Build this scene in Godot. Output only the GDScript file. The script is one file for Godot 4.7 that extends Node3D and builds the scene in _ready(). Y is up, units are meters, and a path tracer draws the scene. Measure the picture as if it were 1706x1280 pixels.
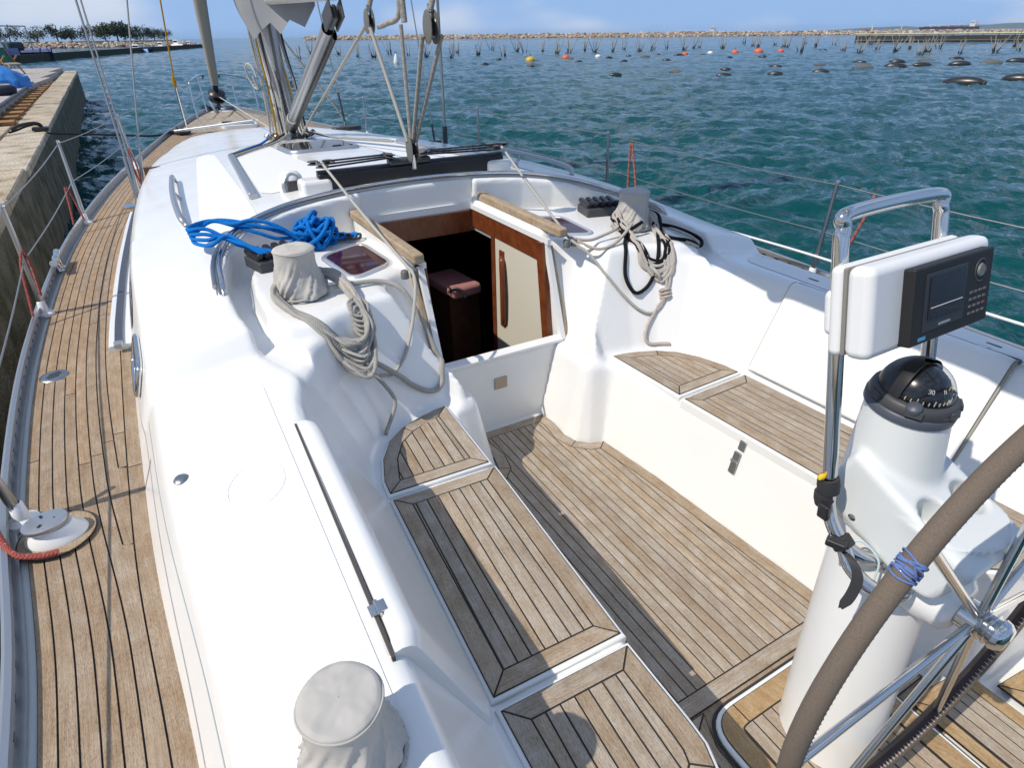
extends Node3D
# A sailing yacht's cockpit seen from above the port coaming, alongside a quay.
# Boat frame: x to starboard (0 = centreline), y up from the cockpit sole, -z forward.

var rng := RandomNumberGenerator.new()
var M := {}
var used := {}
var yacht: Node3D
const WATER := -0.6

# ------------------------------------------------------------------ mesh builder
class MB:
	var v := PackedVector3Array()
	var n := PackedVector3Array()
	var uv := PackedVector2Array()
	var ix := PackedInt32Array()

	func vert(p: Vector3, nn: Vector3, t: Vector2) -> int:
		v.append(p); n.append(nn); uv.append(t)
		return v.size() - 1

	# a b c d counter-clockwise seen from outside
	func quad(a: Vector3, b: Vector3, c: Vector3, d: Vector3) -> void:
		var nn := (b - a).cross(c - a)
		if nn.length_squared() < 1e-16:
			nn = (c - a).cross(d - a)
		nn = nn.normalized()
		var i := v.size()
		var w := (b - a).length()
		var h := (d - a).length()
		vert(a, nn, Vector2(0, 0)); vert(b, nn, Vector2(w, 0)); vert(c, nn, Vector2(w, h)); vert(d, nn, Vector2(0, h))
		ix.append_array(PackedInt32Array([i, i + 2, i + 1, i, i + 3, i + 2]))

	func tri(a: Vector3, b: Vector3, c: Vector3) -> void:
		var nn := (b - a).cross(c - a).normalized()
		var i := v.size()
		vert(a, nn, Vector2(a.x, a.z)); vert(b, nn, Vector2(b.x, b.z)); vert(c, nn, Vector2(c.x, c.z))
		ix.append_array(PackedInt32Array([i, i + 2, i + 1]))

	func box(c: Vector3, s: Vector3, bs := Basis.IDENTITY, bev := 0.0) -> void:
		var h := s * 0.5
		if bev <= 0.0:
			for ax in 3:
				for sg in [-1.0, 1.0]:
					var e := Vector3.ZERO; e[ax] = sg
					var u := Vector3.ZERO; u[(ax + 1) % 3] = 1.0
					var w := e.cross(u)
					var p := [e + u + w, e - u + w, e - u - w, e + u - w]
					var q := []
					for k in p: q.append(c + bs * (k * h))
					var nn: Vector3 = (q[1] - q[0]).cross(q[2] - q[0])
					if nn.dot(bs * e) < 0: q.reverse()
					quad(q[0], q[1], q[2], q[3])
			return
		# rounded box: subdivided cube pushed to a rounded shape
		var inner := Vector3(maxf(h.x - bev, 0.0), maxf(h.y - bev, 0.0), maxf(h.z - bev, 0.0))
		var cuts := [-1.0, -0.6, -0.25, 0.25, 0.6, 1.0]
		for ax in 3:
			for sg in [-1.0, 1.0]:
				var e := Vector3.ZERO; e[ax] = sg
				var u := Vector3.ZERO; u[(ax + 1) % 3] = 1.0
				var w := e.cross(u)
				var base := v.size()
				for i in 6:
					for j in 6:
						var d := (e + u * _cut(i) + w * _cut(j))
						var sp := d.normalized()
						var s2 := Vector3(_sg(i, j, d.x, e.x), _sg(i, j, d.y, e.y), _sg(i, j, d.z, e.z))
						var p := Vector3(s2.x * inner.x, s2.y * inner.y, s2.z * inner.z)
						var off := Vector3(_dir(d.x), _dir(d.y), _dir(d.z)).normalized()
						vert(c + bs * (p + off * bev), bs * off, Vector2(d[(ax + 1) % 3] * h[(ax + 1) % 3], d[(ax + 2) % 3] * h[(ax + 2) % 3]))
				for i in 5:
					for j in 5:
						var a := base + i * 6 + j
						ix.append_array(PackedInt32Array([a, a + 1, a + 7, a, a + 7, a + 6]))

	func _cut(i: int) -> float:
		return [-1.0, -0.55, -0.0001, 0.0001, 0.55, 1.0][i]
	func _sg(_i: int, _j: int, d: float, _e: float) -> float:
		return -1.0 if d < 0 else 1.0
	func _dir(d: float) -> float:
		return 0.0 if absf(d) < 0.01 else d

	# sweep a circle along a path
	func tube(path: PackedVector3Array, r: float, sides := 8, r1 := -1.0, caps := true) -> void:
		var m := path.size()
		if m < 2: return
		if r1 < 0: r1 = r
		var t := (path[1] - path[0]).normalized()
		var up := Vector3.UP if absf(t.y) < 0.9 else Vector3.RIGHT
		var a := t.cross(up).normalized()
		var base := v.size()
		var len := 0.0
		for i in m:
			var t2: Vector3
			if i == 0: t2 = path[1] - path[0]
			elif i == m - 1: t2 = path[m - 1] - path[m - 2]
			else: t2 = path[i + 1] - path[i - 1]
			t2 = t2.normalized()
			a = (a - t2 * a.dot(t2))
			if a.length() < 1e-5: a = t2.cross(Vector3(0.3, 0.5, 0.8))
			a = a.normalized()
			var b := t2.cross(a)
			if i > 0: len += (path[i] - path[i - 1]).length()
			var rr := lerpf(r, r1, float(i) / (m - 1))
			for k in sides + 1:
				var an := TAU * k / sides
				var nn := a * cos(an) + b * sin(an)
				vert(path[i] + nn * rr, nn, Vector2(float(k) / sides, len))
		for i in m - 1:
			for k in sides:
				var p := base + i * (sides + 1) + k
				var q := p + sides + 1
				ix.append_array(PackedInt32Array([p, q, p + 1, p + 1, q, q + 1]))
		if caps:
			for e in [0, m - 1]:
				var dir: Vector3 = (path[0] - path[1]).normalized() if e == 0 else (path[m - 1] - path[m - 2]).normalized()
				var cc := vert(path[e], dir, Vector2(0.5, 0))
				var st := v.size()
				for k in sides + 1:
					vert(v[base + e * (sides + 1) + k], dir, Vector2(0.5, 0))
				for k in sides:
					if e == 0: ix.append_array(PackedInt32Array([cc, st + k, st + k + 1]))
					else: ix.append_array(PackedInt32Array([cc, st + k + 1, st + k]))

	# profile of (radius, height) pairs turned round the y axis of xf; sharp bends are split
	func lathe(prof: Array, xf := Transform3D.IDENTITY, sides := 24, sx := 1.0, sz := 1.0) -> void:
		var m := prof.size()
		for i in m - 1:
			var p0: Vector2 = prof[i]
			var p1: Vector2 = prof[i + 1]
			var d := (p1 - p0)
			if d.length() < 1e-6: continue
			d = d.normalized()
			var n0 := Vector2(d.y, -d.x); var n1 := n0
			if i > 0:
				var e: Vector2 = (p0 - prof[i - 1]).normalized()
				if e.dot(d) > 0.6: n0 = (n0 + Vector2(e.y, -e.x)).normalized()
			if i < m - 2:
				var e: Vector2 = (prof[i + 2] - p1).normalized()
				if e.dot(d) > 0.6: n1 = (n1 + Vector2(e.y, -e.x)).normalized()
			var base := v.size()
			for k in sides + 1:
				var an := TAU * k / sides
				var c := cos(an); var s := sin(an)
				vert(xf * Vector3(p0.x * c * sx, p0.y, p0.x * s * sz), (xf.basis * Vector3(n0.x * c / sx, n0.y, n0.x * s / sz)).normalized(), Vector2(float(k) / sides, p0.y))
				vert(xf * Vector3(p1.x * c * sx, p1.y, p1.x * s * sz), (xf.basis * Vector3(n1.x * c / sx, n1.y, n1.x * s / sz)).normalized(), Vector2(float(k) / sides, p1.y))
			for k in sides:
				var p := base + k * 2
				ix.append_array(PackedInt32Array([p, p + 2, p + 1, p + 1, p + 2, p + 3]))

	# rows of points, smooth normals
	func grid(rows: Array, flip := false, uvs := 1.0) -> void:
		var m := rows.size()
		var w: int = rows[0].size()
		var base := v.size()
		for i in m:
			for j in w:
				var p: Vector3 = rows[i][j]
				var du: Vector3 = rows[i][mini(j + 1, w - 1)] - rows[i][maxi(j - 1, 0)]
				var dv: Vector3 = rows[mini(i + 1, m - 1)][j] - rows[maxi(i - 1, 0)][j]
				var nn := du.cross(dv)
				if nn.length_squared() < 1e-18: nn = Vector3.UP
				nn = nn.normalized()
				if flip: nn = -nn
				vert(p, nn, Vector2(j, i) * uvs)
		for i in m - 1:
			for j in w - 1:
				var a := base + i * w + j
				if flip: ix.append_array(PackedInt32Array([a, a + 1, a + w, a + 1, a + w + 1, a + w]))
				else: ix.append_array(PackedInt32Array([a, a + w, a + 1, a + 1, a + w, a + w + 1]))

	# plan polygon (x, z) raised from y0 to y1 with a small chamfer; uv runs along dir
	func slab(poly: PackedVector2Array, y0: float, y1: float, cham := 0.0, dir := Vector2(0, 1), uo := Vector2.ZERO) -> void:
		var pg := poly
		if Geometry2D.is_polygon_clockwise(pg):
			pg = pg.duplicate(); pg.reverse()
		var top := pg
		var yt := y1
		if cham > 0.0:
			var o := Geometry2D.offset_polygon(pg, -cham, Geometry2D.JOIN_MITER)
			if o.size() > 0 and o[0].size() == pg.size():
				top = o[0]
				# line the vertices up
				var best := 0; var bd := 1e9
				for k in top.size():
					var dd := top[k].distance_to(pg[0])
					if dd < bd: bd = dd; best = k
				var t2 := PackedVector2Array()
				for k in top.size(): t2.append(top[(k + best) % top.size()])
				if Geometry2D.is_polygon_clockwise(t2): t2 = pg
				top = t2
			else:
				top = pg
		var tr := Geometry2D.triangulate_polygon(top)
		var i0 := v.size()
		var pd := Vector2(dir.y, -dir.x)
		for p in top: vert(Vector3(p.x, yt, p.y), Vector3.UP, Vector2(p.dot(pd), p.dot(dir)) + uo)
		for k in range(0, tr.size(), 3):
			var a := tr[k]; var b := tr[k + 1]; var c := tr[k + 2]
			if (top[b] - top[a]).cross(top[c] - top[a]) < 0: ix.append_array(PackedInt32Array([i0 + a, i0 + c, i0 + b]))
			else: ix.append_array(PackedInt32Array([i0 + a, i0 + b, i0 + c]))
		var m := pg.size()
		for k in m:
			var a := pg[k]; var b := pg[(k + 1) % m]
			var ta := top[k]; var tb := top[(k + 1) % m]
			var ym := y1 - cham
			_q(Vector3(a.x, y0, a.y), Vector3(b.x, y0, b.y), Vector3(b.x, ym, b.y), Vector3(a.x, ym, a.y), pd, dir, uo)
			if cham > 0.0 and top != pg:
				_q(Vector3(a.x, ym, a.y), Vector3(b.x, ym, b.y), Vector3(tb.x, y1, tb.y), Vector3(ta.x, y1, ta.y), pd, dir, uo)

	func _q(a: Vector3, b: Vector3, c: Vector3, d: Vector3, pd: Vector2, dir: Vector2, uo: Vector2) -> void:
		var nn := (c - a).cross(b - a)
		if nn.length_squared() < 1e-18: return
		nn = nn.normalized()
		var i := v.size()
		for p in [a, b, c, d]:
			var q := Vector2(p.x, p.z)
			vert(p, nn, Vector2(q.dot(pd) + p.y, q.dot(dir)) + uo)
		ix.append_array(PackedInt32Array([i, i + 1, i + 2, i, i + 2, i + 3]))

	func agree() -> void:
		# wind every face the way its normals point
		for k in range(0, ix.size(), 3):
			var a := ix[k]; var b := ix[k + 1]; var c := ix[k + 2]
			if (v[c] - v[a]).cross(v[b] - v[a]).dot(n[a] + n[b] + n[c]) < 0.0:
				ix[k + 1] = c; ix[k + 2] = b

	func mesh(check := true) -> ArrayMesh:
		if check: agree()
		var a := []
		a.resize(Mesh.ARRAY_MAX)
		a[Mesh.ARRAY_VERTEX] = v
		a[Mesh.ARRAY_NORMAL] = n
		a[Mesh.ARRAY_TEX_UV] = uv
		a[Mesh.ARRAY_INDEX] = ix
		var m := ArrayMesh.new()
		m.add_surface_from_arrays(Mesh.PRIMITIVE_TRIANGLES, a)
		return m

# ------------------------------------------------------------------ scene helpers
func numbered(called: String) -> String:
	if not used.has(called):
		used[called] = 0
		return called
	used[called] += 1
	return "%s_%03d" % [called, used[called]]

func put(b: MB, called: String, m: Material, parent: Node3D = null) -> MeshInstance3D:
	var o := MeshInstance3D.new()
	o.mesh = b.mesh()
	o.mesh.surface_set_material(0, m)
	if parent == null:
		o.name = numbered(called)
		add_child(o)
	else:
		o.name = called
		parent.add_child(o, true)
	return o

func tag(o: Node, label: String, category: String, group := "", kind := "") -> void:
	if label != "": o.set_meta("label", label)
	if category != "": o.set_meta("category", category)
	if group != "": o.set_meta("group", group)
	if kind != "": o.set_meta("kind", kind)

func thing(called: String, label: String, category: String, at := Vector3.ZERO, group := "") -> Node3D:
	var o := Node3D.new()
	o.name = numbered(called)
	add_child(o)
	o.position = at
	tag(o, label, category, group)
	return o

func part(called: String, parent: Node3D) -> Node3D:
	var o := Node3D.new()
	o.name = called
	parent.add_child(o, true)
	return o

func knot(k: Array, z: float) -> float:
	# smooth curve through (z, value) pairs in falling order of z
	var m := k.size()
	if z >= k[0].x: return k[0].y
	if z <= k[m - 1].x: return k[m - 1].y
	var i := 0
	while k[i + 1].x > z: i += 1
	var a: Vector2 = k[i]; var b: Vector2 = k[i + 1]
	var s0: float; var s1: float
	var sl := (b.y - a.y) / (b.x - a.x)
	s0 = sl if i == 0 else (b.y - k[i - 1].y) / (b.x - k[i - 1].x)
	s1 = sl if i == m - 2 else (k[i + 2].y - a.y) / (k[i + 2].x - a.x)
	var h := b.x - a.x
	var t := (z - a.x) / h
	var t2 := t * t; var t3 := t2 * t
	return (2 * t3 - 3 * t2 + 1) * a.y + (t3 - 2 * t2 + t) * h * s0 + (-2 * t3 + 3 * t2) * b.y + (t3 - t2) * h * s1

func spline(pts: Array, seg := 8, closed := false) -> PackedVector3Array:
	var out := PackedVector3Array()
	var m := pts.size()
	var cnt := m if closed else m - 1
	for i in cnt:
		var p0: Vector3 = pts[(i - 1 + m) % m] if (closed or i > 0) else pts[0] * 2.0 - pts[1]
		var p1: Vector3 = pts[i]
		var p2: Vector3 = pts[(i + 1) % m]
		var p3: Vector3 = pts[(i + 2) % m] if (closed or i < m - 2) else pts[m - 1] * 2.0 - pts[m - 2]
		for k in seg:
			var t := float(k) / seg
			var t2 := t * t; var t3 := t2 * t
			out.append(0.5 * (2.0 * p1 + (p2 - p0) * t + (2.0 * p0 - 5.0 * p1 + 4.0 * p2 - p3) * t2 + (3.0 * p1 - p0 - 3.0 * p2 + p3) * t3))
	out.append(pts[0] if closed else pts[m - 1])
	return out

func line(a: Vector3, b: Vector3, r: float, called: String, m: Material, parent: Node3D = null, sides := 6, r1 := -1.0) -> MeshInstance3D:
	var t := MB.new()
	t.tube(PackedVector3Array([a, b]), r, sides, r1)
	return put(t, called, m, parent)

func aim(a: Vector3, b: Vector3) -> Transform3D:
	# frame at a whose y axis points to b
	var y := (b - a).normalized()
	var x := y.cross(Vector3(0, 0, 1))
	if x.length() < 0.01: x = y.cross(Vector3(1, 0, 0))
	x = x.normalized()
	return Transform3D(Basis(x, y, x.cross(y)), a)

func smin(a: float, b: float, k: float) -> float:
	var h := maxf(k - absf(a - b), 0.0) / k
	return minf(a, b) - h * h * k * 0.25

func smax(a: float, b: float, k: float) -> float:
	var h := maxf(k - absf(a - b), 0.0) / k
	return maxf(a, b) + h * h * k * 0.25

func sdpoly(pg: PackedVector2Array, p: Vector2) -> float:
	var d := 1e9
	var s := 1.0
	var m := pg.size()
	var j := m - 1
	for i in m:
		var e := pg[j] - pg[i]
		var w := p - pg[i]
		var b := w - e * clampf(w.dot(e) / e.dot(e), 0.0, 1.0)
		d = minf(d, b.length_squared())
		var c1 := p.y >= pg[i].y
		var c2 := p.y < pg[j].y
		var c3 := e.x * w.y > e.y * w.x
		if (c1 and c2 and c3) or (not c1 and not c2 and not c3): s = -s
		j = i
	return s * sqrt(d)

# ------------------------------------------------------------------ materials
func lin(r: float, g: float, b: float) -> Color:
	return Color(r, g, b).linear_to_srgb()

func mat(c: Color, rough := 0.5, metal := 0.0, spec := 0.5) -> StandardMaterial3D:
	var m := StandardMaterial3D.new()
	m.albedo_color = c
	m.roughness = rough
	m.metallic = metal
	m.metallic_specular = spec
	return m

func noise(seed_: int, freq: float, oct := 3, kind := FastNoiseLite.TYPE_SIMPLEX_SMOOTH) -> FastNoiseLite:
	var f := FastNoiseLite.new()
	f.seed = seed_
	f.noise_type = kind
	f.frequency = freq
	f.fractal_octaves = oct
	f.fractal_type = FastNoiseLite.FRACTAL_FBM if oct > 1 else FastNoiseLite.FRACTAL_NONE
	return f

func noise_tex(seed_: int, freq: float, oct: int, ramp: Array, normal := false, bump := 4.0, size := 512) -> NoiseTexture2D:
	var t := NoiseTexture2D.new()
	t.width = size; t.height = size
	t.seamless = true
	t.noise = noise(seed_, freq, oct)
	if normal:
		t.as_normal_map = true
		t.bump_strength = bump
	elif ramp.size() > 0:
		var g := Gradient.new()
		var offs := PackedFloat32Array(); var cols := PackedColorArray()
		for r in ramp:
			offs.append(r[0]); cols.append(r[1])
		g.offsets = offs; g.colors = cols
		t.color_ramp = g
	return t

var teak_img: Image
var teak_nrm: Image
func teak_textures() -> void:
	# a quarter metre across, two metres along the grain: weathered grey-brown teak
	var w := 256; var h := 1024
	var img := Image.create(w, h, false, Image.FORMAT_RGB8)
	var hm := Image.create(w, h, false, Image.FORMAT_RGB8)
	var fine := noise(11, 1.0, 3)
	var mid := noise(12, 1.0, 3)
	var blot := noise(13, 1.0, 4)
	var pores := noise(14, 1.0, 1)
	for y in h:
		var t := clampf((float(y) / h - 0.85) / 0.15, 0.0, 1.0)
		for x in w:
			var vals := []
			for k in 2:
				if k == 1 and t <= 0.0: continue
				var vv := y / 512.0 - (2.0 if k == 1 else 0.0)
				var uu := x / 1024.0
				var wob := 0.004 * mid.get_noise_2d(vv * 3.0, uu * 12.0)
				vals.append([fine.get_noise_2d((uu + wob) * 900.0, vv * 7.0), mid.get_noise_2d((uu + wob) * 260.0, vv * 2.2),
					blot.get_noise_2d(uu * 14.0, vv * 7.0), pores.get_noise_2d(uu * 1300.0, vv * 60.0)])
			var a: Array = vals[0]
			if vals.size() > 1:
				a = [lerpf(vals[0][0], vals[1][0], t), lerpf(vals[0][1], vals[1][1], t), lerpf(vals[0][2], vals[1][2], t), lerpf(vals[0][3], vals[1][3], t)]
			var g: float = 0.30 * a[0] + 0.45 * a[1]
			var grey := clampf(0.5 + 0.9 * a[2], 0.0, 1.0)
			var c := Color(0.664, 0.594, 0.508).lerp(Color(0.660, 0.620, 0.566), grey)
			var k2: float = 1.0 + 0.30 * g + 0.10 * a[2]
			if a[3] > 0.40: k2 *= 0.84
			img.set_pixel(x, y, Color(c.r * k2, c.g * k2, c.b * k2))
			var hh: float = clampf(0.5 + 0.35 * a[0] + 0.2 * a[3], 0, 1)
			hm.set_pixel(x, y, Color(hh, hh, hh))
	hm.bump_map_to_normal_map(1.6)
	img.generate_mipmaps()
	teak_img = img; teak_nrm = hm

func teak_mat(tint: Color) -> StandardMaterial3D:
	var m := mat(tint, 0.72, 0.0, 0.35)
	m.albedo_texture = M.teak_tex
	m.normal_enabled = true
	m.normal_texture = M.teak_n
	m.normal_scale = 0.6
	m.uv1_scale = Vector3(4.0, 0.5, 1.0)
	return m

func rope_mat(base: Color, fleck: Color, amount: int, seed_: int, rep := 22.0) -> StandardMaterial3D:
	var w := 32; var h := 64
	var img := Image.create(w, h, false, Image.FORMAT_RGB8)
	var hm := Image.create(w, h, false, Image.FORMAT_RGB8)
	rng.seed = seed_
	var strand := []
	for k in 8: strand.append(k < amount)
	for y in h:
		for x in w:
			var a := fposmod(float(x) / w * 4.0 + float(y) / h * 4.0, 8.0)
			var b := fposmod(float(x) / w * 4.0 - float(y) / h * 4.0 + 8.0, 8.0)
			var ia := int(a); var ib := int(b)
			var over := (ia + ib) % 2 == 0
			var f := a - ia if over else b - ib
			var id := ia if over else ib
			var hh := sin(f * PI)
			var c := fleck if (strand[id % 8] and over) else base
			c = c * (0.93 + 0.09 * rng.randf())
			img.set_pixel(x, y, c)
			hm.set_pixel(x, y, Color(hh, hh, hh))
	hm.bump_map_to_normal_map(3.0)
	img.generate_mipmaps()
	var m := mat(Color.WHITE, 0.8, 0.0, 0.3)
	m.albedo_texture = ImageTexture.create_from_image(img)
	m.normal_enabled = true
	m.normal_texture = ImageTexture.create_from_image(hm)
	m.uv1_scale = Vector3(1, rep, 1)
	return m

func make_materials() -> void:
	teak_textures()
	M.teak_tex = ImageTexture.create_from_image(teak_img)
	M.teak_n = ImageTexture.create_from_image(teak_nrm)
	M.teak = [teak_mat(Color(1, 1, 1)), teak_mat(Color(0.955, 0.95, 0.95)), teak_mat(Color(1.0, 0.975, 0.945)), teak_mat(Color(0.97, 0.97, 0.975)), teak_mat(Color(0.935, 0.905, 0.87))]
	M.teak_deck = []
	for c in [Color(0.965, 0.915, 0.86), Color(0.925, 0.88, 0.83), Color(0.97, 0.905, 0.835), Color(0.935, 0.90, 0.865)]: M.teak_deck.append(teak_mat(c))
	M.teak_gold = teak_mat(Color(1.0, 0.92, 0.78))
	var tt := mat(Color(0.98, 0.95, 0.90), 0.75, 0.0, 0.35)
	tt.albedo_texture = M.teak_tex
	tt.uv1_triplanar = true; tt.uv1_world_triplanar = true
	tt.uv1_scale = Vector3(3.0, 1.2, 1.2)
	M.teak_tri = tt
	M.caulk = mat(lin(0.022, 0.018, 0.015), 0.7)
	# gelcoat: white, glossy but weathered, with faint soiling
	var g := mat(lin(0.83, 0.83, 0.82), 0.28)
	g.albedo_texture = noise_tex(21, 0.006, 4, [[0.0, Color(0.975, 0.975, 0.965)], [0.5, Color(0.99, 0.99, 0.985)], [1.0, Color(1, 1, 1)]])
	g.uv1_triplanar = true; g.uv1_world_triplanar = true
	g.uv1_scale = Vector3.ONE * 0.5
	g.roughness_texture = noise_tex(22, 0.01, 3, [[0.0, Color(0.7, 0.7, 0.7)], [1.0, Color(1, 1, 1)]])
	g.clearcoat_enabled = true
	g.clearcoat = 0.25
	g.clearcoat_roughness = 0.15
	M.gel = g
	var ns := mat(lin(0.82, 0.82, 0.81), 0.5)
	var di := Image.create(32, 32, false, Image.FORMAT_RGB8)
	for y in 32:
		for x in 32:
			var hh := clampf(0.5 + 0.9 * cos((x + y) / 32.0 * TAU) * cos((x - y) / 32.0 * TAU), 0, 1)
			di.set_pixel(x, y, Color(hh, hh, hh))
	di.bump_map_to_normal_map(4.0)
	di.generate_mipmaps()
	ns.normal_enabled = true
	ns.normal_texture = ImageTexture.create_from_image(di)
	ns.normal_scale = 0.55
	ns.uv1_triplanar = true; ns.uv1_world_triplanar = true
	ns.uv1_scale = Vector3.ONE * 70.0
	M.nonskid = ns
	M.steel = mat(lin(0.62, 0.62, 0.61), 0.13, 1.0)
	M.steel_dull = mat(lin(0.40, 0.40, 0.39), 0.32, 1.0)
	M.steel_satin = mat(lin(0.72, 0.72, 0.72), 0.3, 0.7)
	M.wire = mat(lin(0.36, 0.36, 0.35), 0.4, 0.9)
	M.alu = mat(lin(0.46, 0.48, 0.50), 0.38, 0.75)
	M.alu.roughness_texture = noise_tex(23, 0.02, 3, [[0.0, Color(0.75, 0.75, 0.75)], [1.0, Color(1, 1, 1)]])
	M.alu.uv1_triplanar = true; M.alu.uv1_world_triplanar = true
	M.mast = mat(lin(0.46, 0.465, 0.46), 0.45, 0.15)
	M.black = mat(lin(0.018, 0.018, 0.02), 0.35)
	M.rubber = mat(lin(0.03, 0.03, 0.033), 0.7)
	M.charcoal = mat(lin(0.05, 0.052, 0.056), 0.5)
	M.charcoal_blue = mat(lin(0.065, 0.075, 0.10), 0.45)
	M.smoke = mat(lin(0.016, 0.012, 0.014), 0.06)
	M.smoke_red = mat(lin(0.045, 0.012, 0.018), 0.06)
	M.plastic_white = mat(lin(0.76, 0.77, 0.77), 0.3)
	M.console = mat(lin(0.66, 0.685, 0.68), 0.33)
	M.strip = mat(lin(0.70, 0.71, 0.66), 0.5)
	var fab := mat(lin(0.50, 0.48, 0.45), 0.85, 0.0, 0.2)
	fab.albedo_texture = noise_tex(31, 0.006, 2, [[0.0, Color(0.96, 0.96, 0.95)], [1.0, Color(1, 1, 1)]])
	fab.uv1_triplanar = true; fab.uv1_world_triplanar = true
	fab.uv1_scale = Vector3.ONE * 3.0
	fab.rim_enabled = true; fab.rim = 0.2
	M.cover = fab
	var sail := mat(lin(0.30, 0.31, 0.33), 0.85, 0.0, 0.2)
	sail.albedo_texture = fab.albedo_texture
	sail.uv1_triplanar = true; sail.uv1_world_triplanar = true
	M.sailbag = sail
	var sw := mat(lin(0.36, 0.345, 0.31), 0.85, 0.0, 0.2)
	sw.albedo_texture = fab.albedo_texture
	sw.uv1_triplanar = true; sw.uv1_world_triplanar = true
	M.sailwhite = sw
	var lea := mat(lin(0.185, 0.150, 0.120), 0.9, 0.0, 0.15)
	lea.albedo_texture = noise_tex(33, 0.04, 5, [[0.0, Color(0.82, 0.81, 0.8)], [0.5, Color(0.93, 0.93, 0.93)], [1.0, Color(1, 1, 1)]])
	lea.uv1_triplanar = true; lea.uv1_world_triplanar = true
	lea.uv1_scale = Vector3.ONE * 9.0
	lea.rim_enabled = true; lea.rim = 0.15
	M.suede = lea
	var mah := mat(lin(0.20, 0.058, 0.020), 0.25)
	mah.albedo_texture = noise_tex(34, 0.02, 4, [[0.0, Color(0.78, 0.72, 0.70)], [1.0, Color(1, 1, 1)]])
	mah.uv1_triplanar = true; mah.uv1_world_triplanar = true
	mah.uv1_scale = Vector3(2.5, 1.0, 1.0)
	M.mahogany = mah
	M.cream = mat(lin(0.62, 0.59, 0.50), 0.4)
	M.pink = mat(lin(0.36, 0.16, 0.155), 0.85)
	M.cabin_dark = mat(lin(0.10, 0.048, 0.026), 0.5)  # darkened mahogany: the cabin's shade is partly put into this colour
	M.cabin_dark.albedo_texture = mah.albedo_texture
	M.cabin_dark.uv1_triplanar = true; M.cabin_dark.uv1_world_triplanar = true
	M.rope_grey = rope_mat(Color(0.70, 0.69, 0.66), Color(0.60, 0.59, 0.57), 3, 1)
	M.rope_white = rope_mat(Color(0.76, 0.75, 0.72), Color(0.36, 0.37, 0.42), 1, 2)
	M.rope_pink = rope_mat(Color(0.78, 0.74, 0.70), Color(0.66, 0.33, 0.28), 2, 3)
	M.rope_blue = rope_mat(Color(0.06, 0.50, 0.84), Color(0.03, 0.40, 0.74), 3, 4)
	M.rope_black = rope_mat(Color(0.10, 0.10, 0.115), Color(0.16, 0.16, 0.17), 2, 5)
	M.rope_red = rope_mat(Color(0.68, 0.36, 0.32), Color(0.78, 0.58, 0.54), 3, 6)
	M.rope_yellow = rope_mat(Color(0.72, 0.55, 0.14), Color(0.60, 0.46, 0.16), 2, 7)
	M.rope_dark = rope_mat(Color(0.25, 0.25, 0.26), Color(0.42, 0.42, 0.42), 3, 8)
	M.cord_blue = mat(lin(0.12, 0.19, 0.42), 0.9)
	M.cord_pale = mat(lin(0.50, 0.62, 0.66), 0.8)
	M.yellow = mat(lin(0.75, 0.50, 0.02), 0.5)
	M.white_ink = mat(lin(0.75, 0.75, 0.75), 0.5)
	M.yellow_ink = mat(lin(0.60, 0.48, 0.03), 0.5)
	M.blue_ink = mat(lin(0.05, 0.25, 0.45), 0.5)
	M.hull = mat(lin(0.66, 0.66, 0.66), 0.25)
	# quay: weathered concrete, sandy kerb stone, algae-dark wall, rust
	var grain := noise_tex(62, 0.25, 3, [], true, 3.0, 256)
	var blotch := noise_tex(63, 0.012, 5, [[0.0, Color(0.62, 0.58, 0.53)], [0.45, Color(0.9, 0.89, 0.87)], [1.0, Color(1, 1, 1)]])
	M.kerb = []; M.slab = []; M.rust = []
	for c in [lin(0.55, 0.47, 0.36), lin(0.51, 0.44, 0.34), lin(0.58, 0.51, 0.41)]: M.kerb.append(stone(c, blotch, grain))
	for c in [lin(0.57, 0.49, 0.37), lin(0.54, 0.47, 0.37), lin(0.55, 0.49, 0.41)]: M.slab.append(stone(c, blotch, grain))
	M.slab_grey = stone(lin(0.50, 0.46, 0.44), blotch, grain)
	M.concrete = stone(lin(0.34, 0.31, 0.26), blotch, grain)
	M.concrete_dark = stone(lin(0.07, 0.08, 0.065), blotch, grain)
	for c in [lin(0.42, 0.24, 0.11), lin(0.34, 0.20, 0.10)]: M.rust.append(stone(c, blotch, grain))
	M.quay_wall = stone(lin(0.21, 0.195, 0.155), noise_tex(64, 0.012, 5, [[0.0, Color(0.6, 0.62, 0.54)], [0.5, Color(0.85, 0.85, 0.82)], [1.0, Color(1, 1, 1)]]), grain)
	# water: dark green-blue body, sharp sky reflection, fine ripple relief
	var w := mat(lin(0.003, 0.056, 0.061), 0.07, 0.0, 0.26)
	w.normal_enabled = true
	w.normal_texture = noise_tex(41, 0.02, 4, [], true, 6.0, 512)
	w.normal_scale = 0.8
	w.uv1_scale = Vector3(0.22, 0.22, 1)
	M.water = w

func stone(c: Color, tex: Texture2D, nrm: Texture2D) -> StandardMaterial3D:
	var m := mat(c, 0.92, 0.0, 0.25)
	m.albedo_texture = tex
	m.normal_enabled = true
	m.normal_texture = nrm
	m.normal_scale = 0.5
	m.uv1_triplanar = true; m.uv1_world_triplanar = true
	m.uv1_scale = Vector3.ONE * 0.35
	return m

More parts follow.
